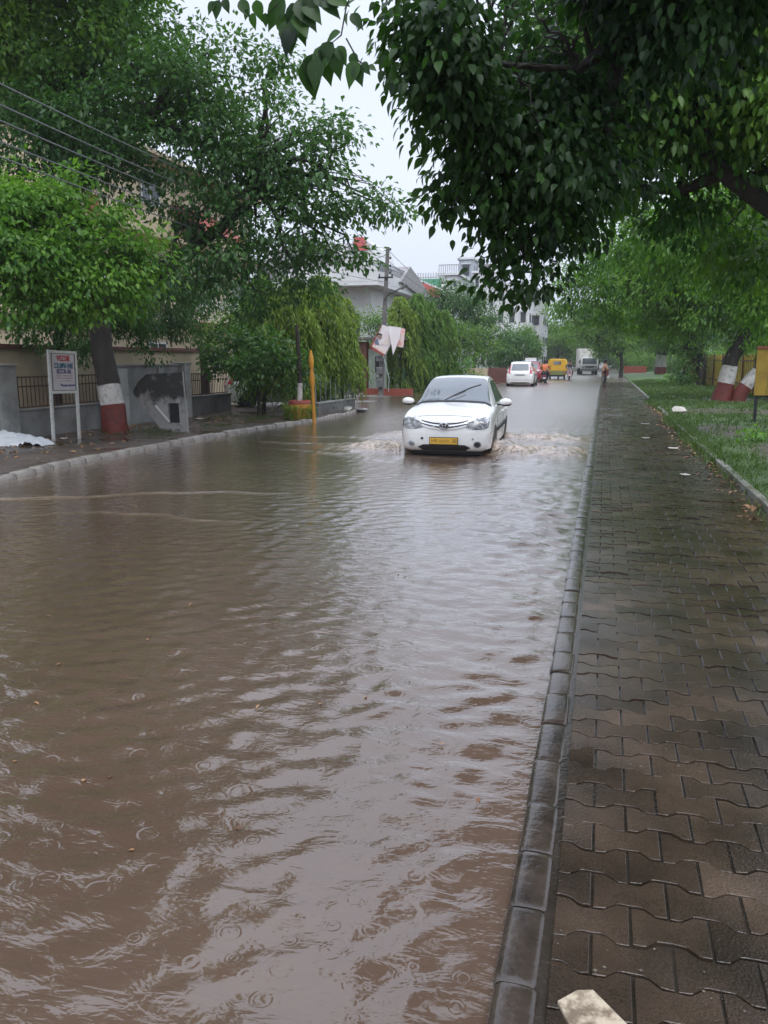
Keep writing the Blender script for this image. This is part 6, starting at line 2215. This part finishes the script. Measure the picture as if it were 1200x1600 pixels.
# wiper and wiper reflection, cabin mirror sticker
mb = MB()
def on_ws(x, y, lift=.02):
    h = bv.ray_cast(Vector((x, y, 4)), Vector((0, 0, -1)))
    return h[0] + Vector((0, -lift * .6, lift))
wpts = [on_ws(-.16 + .62 * t_, 1.17 + .50 * t_ ** .9) for t_ in np.linspace(0, 1, 9)]
mb.tube(wpts, .010, 5)
wpts = [on_ws(-.10 + .30 * t_, 1.16 + .22 * t_, .05) for t_ in np.linspace(0, 1, 5)]
mb.tube(wpts, .009, 5)
mb.build('wiper', M['black_plastic'], taxi)
decal(bv, 'windscreen_sticker', [(-.07, 1.84), (.07, 1.84), (.06, 1.88), (-.06, 1.88)], 'z', M['white_paint'], taxi, off=.009, step=.04)
decal(bv, 'cowl', [(-.73, 1.10), (.73, 1.10), (.72, 1.17), (-.72, 1.17)], 'z', M['black_plastic'], taxi, off=.004, step=.09)
mb = MB(); mb.box((0, 2.1, .145), (1.3, 3.4, .07)); mb.build('underbody', M['black_plastic'], taxi)

# splash droplets thrown up by the front wheels
M['spray'] = mat('muddy_spray', (0.55, 0.46, 0.37), 0.25, var=.1, spec=.6)
rs = np.random.RandomState(11)
mb = MB()
for s in (-1, 1):
    for yw, k_ in ((.75, 420), (3.4, 160)):
        for i in range(k_):
            d = abs(rs.normal(0, .45)) + .05
            h = .04 + abs(rs.normal(0, .06)) * math.exp(-d * .6) + .06 * math.exp(-((d - .35) / .3) ** 2) * rs.rand()
            r = rs.uniform(.005, .014)
            mb.ball((CARX + s * (.88 + d), CARY + yw - .1 + rs.normal(0, .18) + .1 * d, h), (r * rs.uniform(1, 2), r, r), seg=5, rings=3)
o = mb.build('splash', M['spray'], smooth=True)
tag(o, 'muddy water droplets thrown up beside the wheels of the white taxi', 'splash', kind='stuff')

# white hatchback driving away: rear with tall red lamps beside the window
SUVR = [(0, .60, .30, .60, .72, .45), (.04, .74, .26, .72, .92, .55), (.10, .82, .24, .85, 1.02, .62), (.22, .86, .22, .98, 1.20, .62), (.50, .88, .22, 1.0, 1.55, .60), (.75, .88, .22, 1.0, 1.62, .62), (1.6, .88, .22, 1.0, 1.66, .63), (2.5, .88, .22, .98, 1.62, .60),
        (3.2, .88, .22, .97, 1.15, .66), (3.5, .87, .22, .94, 1.02, .66), (4.2, .82, .24, .84, .88, .6), (4.4, .6, .34, .66, .74, .4)]


def rear_car(loc_, rot, lab, paint, st=SUVR, tall=True, scl=1.0):
    root = empty('hatchback_car', loc_, rot, lab, 'car')
    root.scale = (scl, scl, scl)
    b_, v_ = car_body(st, 'body', paint, root)
    zs_, zt_ = st[3][3], st[6][4]
    k = zt_ / 1.66
    decal(v_, 'rear_window', [(-.56, 1.10 * k), (.56, 1.10 * k), (.50, 1.50 * k), (-.50, 1.50 * k)], 'y', M['car_glass'], root, off=.02, step=.1)
    for s in (-1, 1):
        tl = [(.60 * s, .92 * k), (.82 * s, .92 * k), (.80 * s, 1.10 * k), (.66 * s, 1.50 * k), (.56 * s, 1.50 * k), (.62 * s, 1.12 * k)]
        if s < 0: tl = tl[::-1]
        decal(v_, 'tail_light', tl, 'y', M['red_lens'], root, off=.026, step=.08)
        decal(v_, 'side_window', [(.7, 1.06 * k), (2.6, 1.04 * k), (2.2, 1.48 * k), (.85, 1.5 * k)], 'x', M['car_glass'], root, off=.01, step=.15, sgn=s)
        for yw in (.8, 3.45):
            decal(v_, 'wheel_arch', [(yw + .38 * math.cos(a), .30 + .38 * math.sin(a)) for a in [math.pi * i / 10 for i in range(11)]], 'x', M['black_plastic'], root, off=.004, step=.1, sgn=s)
            wheel(root, s * .79, yw, .32, .19)
        mb = MB(); mb.ball((s * .98, 2.75, 1.05 * k), (.10, .06, .07)); mb.build('wing_mirror', paint, root, smooth=True)
    decal(v_, 'plate_recess', [(-.34, .80 * k), (.34, .80 * k), (.34, .86 * k), (-.34, .86 * k)], 'y', M['metal_grey'], root, off=.02, step=.1)
    mb = MB(); mb.box((0, -.01 + .03, .74 * k), (.5, .03, .11)); mb.build('number_plate', M['wall_grey'], root)
    decal(v_, 'bumper_gap', [(-.74, .50), (.74, .50), (.74, .515), (-.74, .515)], 'y', M['metal_grey'], root, off=.004, step=.1)
    decal(v_, 'lower_bumper', [(-.62, .30), (.62, .30), (.60, .36), (-.60, .36)], 'y', M['black_plastic'], root, off=.004, step=.1)
    return root


rear_car((at(812, 590, 52).x, 52.0, -.10), R(1), 'white hatchback with tall red tail lamps driving away', M['white_paint'], scl=1.0)
M['maroon'] = mat('maroon_car_paint', (.30, .03, .05), .25, coat=.8)
rc = rear_car((at(828, 590, 61.5).x, 61.5, -.10), R(0), 'dark red car with white load on its roof just ahead of the white hatchback', M['maroon'], scl=.98)
mb = MB(); mb.box((-.1, 1.5, 1.80), (.8, .9, .26)); mb.box((0, 1.5, 1.672), (1.2, 1.3, .03)); mb.build('roof_load', M['wall_white'], rc, bevel=.03)
# parked car in the driveway gap
p = ground(405, 632, .05)
pk = rear_car((ground(352, 636, .05).x, ground(352, 636, .05).y, .02), R(-58), 'white parked car mostly hidden behind the low glossy bush', M['white_paint'], scl=.92)

# yellow topped auto rickshaw seen from behind
M['canopy_yellow'] = mat('yellow_canopy', (.72, .42, .03), .5, col2=(.60, .34, .03), scale=2)
M['rick_green'] = mat('olive_green_panel', (.22, .24, .08), .5)
root = empty('auto_rickshaw', (at(870, 590, 70.5).x, 70.5, -.05), 0, 'auto rickshaw with yellow canopy seen from behind on the far road', 'rickshaw')
mb = MB()
prof = [(-.78, .78), (-.80, 1.35), (-.74, 1.62), (-.60, 1.74), (.60, 1.74), (.74, 1.62), (.80, 1.35), (.78, .78)]
n = len(prof)
vs = []
for y_, k, dz in ((0, .96, -.02), (.06, 1, 0), (1.2, 1.0, .02), (1.9, .92, -.05), (2.2, .80, -.25)):
    for x, z in prof: vs.append((x * k, y_, z + (dz if z > 1 else 0)))
fs = [tuple(range(n)), tuple(range(5 * n - 1, 4 * n - 1, -1))] + [(i * n + j, (i + 1) * n + j, (i + 1) * n + (j + 1) % n, i * n + (j + 1) % n) for i in range(4) for j in range(n)]
mb.add(vs, fs)
mb.build('canopy', M['canopy_yellow'], root, smooth=True)
mb = MB(); mb.box((0, -.012, 1.42), (.62, .02, .26)); mb.build('rear_window', M['car_glass'], root)
mb = MB(); mb.box((0, .75, .58), (1.46, 1.5, .38)); mb.box((0, 1.9, .5), (.9, .9, .34), taper=.7); mb.build('body', M['rick_green'], root, bevel=.04)
mb = MB(); mb.box((0, .0, .34), (1.36, .08, .12)); mb.build('bumper', M['black_plastic'], root)
for s in (-1, 1):
    wheel(root, s * .60, .45, .22, .13)
    mb = MB(); mb.box((s * .62, -.02, .60), (.12, .04, .14)); mb.build('tail_light', M['red_lens'], root)
wheel(root, .001, 2.2, .22, .12)

# white box truck facing us
root = empty('box_truck', (at(920, 590, 92).x, 92, -.08), R(6), 'white box truck coming towards us at the far end of the road', 'truck')
mb = MB(); mb.box((0, 3.3, 1.85), (2.15, 4.0, 2.1)); mb.build('cargo_box', mat('cream_truck_box', (.80, .79, .73), .5), root, bevel=.03)
mb = MB()
mb.prism([(-.9, .0, .62), (-.9, -.06, 1.15), (-.9, .22, 1.95), (-.9, 1.2, 1.98), (-.9, 1.2, .62)], (0, 0, 0), (1.8, 0, 0))
mb.build('cab', M['white_paint'], root, bevel=.05)
mb = MB(); mb.add([(-.78, -.066, 1.24), (.78, -.066, 1.24), (.74, .148, 1.84), (-.74, .148, 1.84), (-.78, -.03, 1.24), (.78, -.03, 1.24), (.74, .18, 1.84), (-.74, .18, 1.84)], [(0, 1, 2, 3), (7, 6, 5, 4), (0, 4, 5, 1), (1, 5, 6, 2), (2, 6, 7, 3), (3, 7, 4, 0)]); mb.build('windscreen', M['car_glass'], root)
mb = MB(); mb.box((0, -.07, .62), (1.75, .14, .24)); mb.build('bumper', M['metal_grey'], root, bevel=.02)
mb = MB(); mb.box((0, -.045, .92), (1.0, .04, .16)); mb.build('grille', M['black_plastic'], root)
for s in (-1, 1):
    mb = MB(); mb.box((s * .70, -.05, .90), (.26, .05, .16)); mb.build('headlight', M['lamp_glass'], root, bevel=.01)
    mb = MB(); mb.box((s * 1.05, .02, 1.45), (.12, .08, .34)); mb.bar((s * .9, .1, 1.6), (s * 1.04, .03, 1.58), .03, .03); mb.build('wing_mirror', M['black_plastic'], root)
    mb = MB(); mb.box((s * .91, .75, 1.5), (.02, .6, .5)); mb.build('side_window', M['car_glass'], root)
    wheel(root, s * .80, .75, .36, .24); wheel(root, s * .80, 4.3, .36, .3)
mb = MB(); mb.box((0, 2.8, .58), (.8, 5.2, .2)); mb.build('chassis', M['black_plastic'], root)


# ---------------------------------------------------------------- people
def skin(name, joints, bones, m, parent, sub_=2, root_j=0):
    me = bpy.data.meshes.new(name)
    me.from_pydata([j[:3] for j in joints], bones, [])
    o = bpy.data.objects.new(name, me)
    COL.objects.link(o)
    md = o.modifiers.new('skin', 'SKIN')
    md.use_smooth_shade = True
    for i, j in enumerate(joints):
        r = j[3]
        me.skin_vertices[0].data[i].radius = (r, r) if not hasattr(r, '__len__') else r
        me.skin_vertices[0].data[i].use_root = (i == root_j)
    sb = o.modifiers.new('sub', 'SUBSURF')
    sb.levels = sb.render_levels = sub_
    bpy.context.view_layer.update()
    m2 = bpy.data.meshes.new_from_object(o.evaluated_get(bpy.context.evaluated_depsgraph_get()))
    bpy.data.objects.remove(o)
    m2.name = name
    m2.materials.clear()
    m2.materials.append(m)
    m2.polygons.foreach_set('use_smooth', [True] * len(m2.polygons))
    o = bpy.data.objects.new(name, m2)
    COL.objects.link(o)
    o.parent = parent
    return o


M['skin'] = mat('brown_skin', (.24, .13, .08), .5)
M['hair'] = mat('black_hair', (.02, .018, .016), .5)


def person(root, pelvis, chest, head, hands, feet, knees, elbows, top, bottom, toff=.016, helmet=None, long_top=False):
    """coordinates local to the root; left/right pairs given as (left, right)"""
    P_, C_, H_ = Vector(pelvis), Vector(chest), Vector(head)
    nk = C_.lerp(H_, .55)
    shl = [C_ + Vector((s * .18, 0, .02)) for s in (-1, 1)]
    hip = [P_ + Vector((s * .09, 0, -.03)) for s in (-1, 1)]
    J = [(*P_, .13), (*P_.lerp(C_, .5), .125), (*C_, .135), (*nk, .055), (*H_.lerp(nk, .35), .075), (*(H_ + Vector((0, 0, .03))), .098), (*(H_ + Vector((0, 0, .10))), .07)]
    B = [(0, 1), (1, 2), (2, 3), (3, 4), (4, 5), (5, 6)]
    A = []
    for i in (0, 1):
        a = len(J)
        e, h = Vector(elbows[i]), Vector(hands[i])
        J += [(*shl[i], .062), (*e, .044), (*h, .030), (*(h + (h - e).normalized() * .07), .034)]
        B += [(2, a), (a, a + 1), (a + 1, a + 2), (a + 2, a + 3)]
        k = len(J)
        kn, f_ = Vector(knees[i]), Vector(feet[i])
        fw = (H_ - C_); toe = Vector((0, getattr(root, 'toe', 0) if False else root.get('toe', .16), -.03))
        J += [(*hip[i], .085), (*kn, .060), (*f_, .040), (*(f_ + toe), .032)]
        B += [(0, k), (k, k + 1), (k + 1, k + 2), (k + 2, k + 3)]
        # fingers, thumb
        dr = (h - e).normalized()
        s_, u_ = frame_of(dr)
        tip = h + dr * .09
        for q, ln in ((-.022, .05), (-.008, .065), (.007, .062), (.02, .05)):
            z = len(J)
            J += [(*(tip + s_ * q + dr * ln * .5), .009), (*(tip + s_ * q + dr * ln + u_ * .015), .008)]
            B += [(a + 3, z), (z, z + 1)]
    b = skin('body', J, B, M['skin'], root, 1)
    # nose and eyes are part of the head mesh scale; add nose, ears
    # clothes
    T = [(*P_.lerp(C_, .02 if not long_top else 0), .145), (*P_.lerp(C_, .5), .142), (*C_, .155), (*(C_.lerp(nk, .6)), .075)]
    TB = [(0, 1), (1, 2), (2, 3)]
    for i in (0, 1):
        a = len(T)
        e, h = Vector(elbows[i]), Vector(hands[i])
        T += [(*shl[i], .078), (*e, .060), (*e.lerp(h, .75), .046)]
        TB += [(2, a), (a, a + 1), (a + 1, a + 2)]
    if long_top:
        T.append((*(P_ + Vector((0, 0, -.28))), .17)); TB.append((0, len(T) - 1))
    skin('shirt', T, TB, top, b, 1, 1)
    L_ = [(*P_, .140)]
    LB = []
    for i in (0, 1):
        a = len(L_)
        kn, f_ = Vector(knees[i]), Vector(feet[i])
        L_ += [(*hip[i], .098), (*kn, .075), (*kn.lerp(f_, .85), .055)]
        LB += [(0, a), (a, a + 1), (a + 1, a + 2)]
    skin('trousers', L_, LB, bottom, b, 1)
    mb = MB()
    if helmet:
        mb.ball(tuple(H_ + Vector((0, 0, .05))), (.135, .15, .14), seg=14, rings=9)
        mb.build('helmet', helmet, b, smooth=True)
    else:
        fy = root.get('toe', .16) / .16
        mb.ball(tuple(H_ + Vector((0, -.02 * fy, .07))), (.10, .108, .10), seg=12, rings=8)
        mb.build('hair', M['hair'], b, smooth=True)
    return b


def scooter(root, m, flip=1):
    """scooter pointing along +y * flip"""
    f = flip
    for y in (-.0, 1.22):
        mb = MB(); mb.lathe([(.17, -.045), (.235, -.03), (.245, 0), (.235, .03), (.17, .045)], (0, y * f, .245), 18, axis='X'); w_ = mb.build('wheel', M['rubber'], root, smooth=True)
        mb = MB(); mb.lathe([(.165, -.03), (.05, -.05), (.05, .05), (.165, .03)], (0, y * f, .245), 14, axis='X'); mb.build('rim', M['metal_grey'], w_)
    mb = MB()
    mb.prism([(-.15, -.28 * f, .42), (-.15, -.30 * f, .66), (-.15, .35 * f, .68), (-.15, .48 * f, .45), (-.15, .50 * f, .26), (-.15, .12 * f, .28)], (0, 0, 0), (.30, 0, 0))
    mb.box((0, .68 * f, .27), (.32, .45, .06))
    mb.prism([(-.19, .88 * f, .26), (-.19, 1.02 * f, .92), (-.19, 1.08 * f, .92), (-.19, .98 * f, .26)], (0, 0, 0), (.38, 0, 0))
    mb.prism([(-.06, 1.0 * f, .42), (-.06, 1.2 * f, .52), (-.06, 1.42 * f, .42), (-.06, 1.3 * f, .5)], (0, 0, 0), (.12, 0, 0))
    mb.build('body', m, root, bevel=.03)
    mb = MB(); mb.box((0, .02 * f, .73), (.26, .68, .10)); mb.build('seat', M['black_plastic'], root, bevel=.03)
    mb = MB(); mb.tube([(-.33, .88 * f, 1.02), (-.1, 1.0 * f, 1.0), (.1, 1.0 * f, 1.0), (.33, .88 * f, 1.02)], .018, 6); mb.tube([(0, 1.0 * f, 1.0), (0, 1.22 * f, .25)], .025, 6); mb.build('handlebar', M['black_plastic'], root)
    mb = MB(); mb.ball((0, 1.07 * f, .98), (.11, .07, .08)); mb.build('headlight', M['lamp_glass'], root, smooth=True)
    for s in (-1, 1):
        mb = MB(); mb.tube([(s * .25, .92 * f, 1.02), (s * .30, .92 * f, 1.2)], .008, 5); mb.ball((s * .32, .92 * f, 1.24), (.055, .02, .04)); mb.build('mirror', M['black_plastic'], root)
    mb = MB(); mb.box((0, -.31 * f, .56), (.2, .03, .08)); mb.build('tail_light', M['red_lens'], root)
    mb = MB(); mb.box((0, -.30 * f, .40), (.2, .015, .12)); mb.build('number_plate', M['wall_white'], root)


M['orange'] = mat('orange_rain_jacket', (.80, .22, .08), .5)
M['dark_cloth'] = mat('dark_cloth', (.03, .03, .035), .7)
M['maroon_cloth'] = mat('maroon_cloth', (.22, .05, .04), .7)
M['tan_cloth'] = mat('peach_cloth', (.70, .36, .20), .7, col2=(.5, .24, .14), scale=8)

sx, sy, sz = at(851, 590, 60).x, 60.0, -.05
root = empty('scooter', (sx, sy, sz), R(-1), 'dark scooter ridden away by the person in the orange rain jacket', 'scooter')
scooter(root, mat('dark_blue_paint', (.04, .04, .09), .3), 1)
root = empty('person', (sx, sy, sz), R(-1), 'rider in bright orange rain jacket on the scooter, seen from behind', 'person')
person(root, (0, .02, .84), (0, .06, 1.28), (0, .10, 1.53), [(-.33, .80, 1.03), (.33, .80, 1.03)], [(-.17, .60, .36), (.17, .60, .36)], [(-.22, .42, .74), (.22, .42, .74)], [(-.34, .38, 1.08), (.34, .38, 1.08)], M['orange'], M['dark_cloth'], helmet=M['dark_cloth'])
sx, sy = at(889, 590, 69).x, 69.0
root = empty('scooter', (sx, sy, sz), R(4), 'pale pink scooter coming towards us beside the yellow rickshaw', 'scooter')
scooter(root, mat('pale_pink_paint', (.62, .45, .48), .3), -1)
root = empty('person', (sx + .05, sy, sz), R(4), 'rider in dark clothes facing us on the pale scooter', 'person')
root['toe'] = -.16
person(root, (0, -.02, .84), (0, -.06, 1.28), (0, -.10, 1.55), [(-.33, -.80, 1.03), (.33, -.80, 1.03)], [(-.17, -.60, .36), (.17, -.60, .36)], [(-.22, -.42, .74), (.22, -.42, .74)], [(-.34, -.38, 1.08), (.34, -.38, 1.08)], M['dark_cloth'], M['dark_cloth'])
root = empty('person', (.02, 53.0, .04), R(-70), 'person in peach top and maroon shawl walking on the kerb far down the footpath', 'person')
root['toe'] = .16
person(root, (0, 0, .86), (0, .03, 1.28), (0, .06, 1.50), [(-.30, .12, .98), (.26, .22, 1.0)], [(-.10, -.02, .08), (.10, .05, .05)], [(-.10, .10, .46), (.10, .06, .47)], [(-.30, -.02, 1.08), (.30, .02, 1.1)], M['tan_cloth'], M['dark_cloth'], long_top=True)
root = empty('shoulder_bag', (.20, 52.9, .95), 0, 'maroon cloth bag carried by the walking person', 'bag')
mb = MB(); mb.box((.0, 0, -.1), (.2, .26, .34), taper=.8); mb.build('bag', M['maroon_cloth'], root, bevel=.04)
mb = MB(); mb.tube([(.0, -.08, .06), (-.12, 0, .42), (.0, .08, .06)], .02, 6); mb.build('strap', M['maroon_cloth'], root)
root = empty('carrier_bag', (.28, 52.8, .62), 0, 'small white carrier bag hanging from the walking person\'s hand', 'bag')
mb = MB(); mb.box((0, 0, 0), (.14, .08, .2), taper=.7); mb.build('bag', M['wall_white'], root, bevel=.02)
mb = MB(); mb.tube([(-.04, 0, .1), (0, 0, .30), (.04, 0, .1)], .008, 5); mb.build('handle', M['wall_white'], root)

# ---------------------------------------------------------------- rain hazed air
HAZE = 0.0007
hz = MB()
hz.box((10, 105, 14.0), (150, 240, 30.6))
hm = bpy.data.materials.new('rain_haze')
hm.use_nodes = True
t = hm.node_tree
t.nodes.clear()
ho = t.nodes.new('ShaderNodeOutputMaterial')
hv = t.nodes.new('ShaderNodeVolumePrincipled')
hv.inputs['Color'].default_value = (.92, .94, .97, 1)
hv.inputs['Density'].default_value = HAZE
hv.inputs['Anisotropy'].default_value = 0.2
t.links.new(hv.outputs['Volume'], ho.inputs['Volume'])
o = hz.build('haze', hm)
tag(o, 'pale rain haze filling the air along the street', 'haze', kind='stuff')
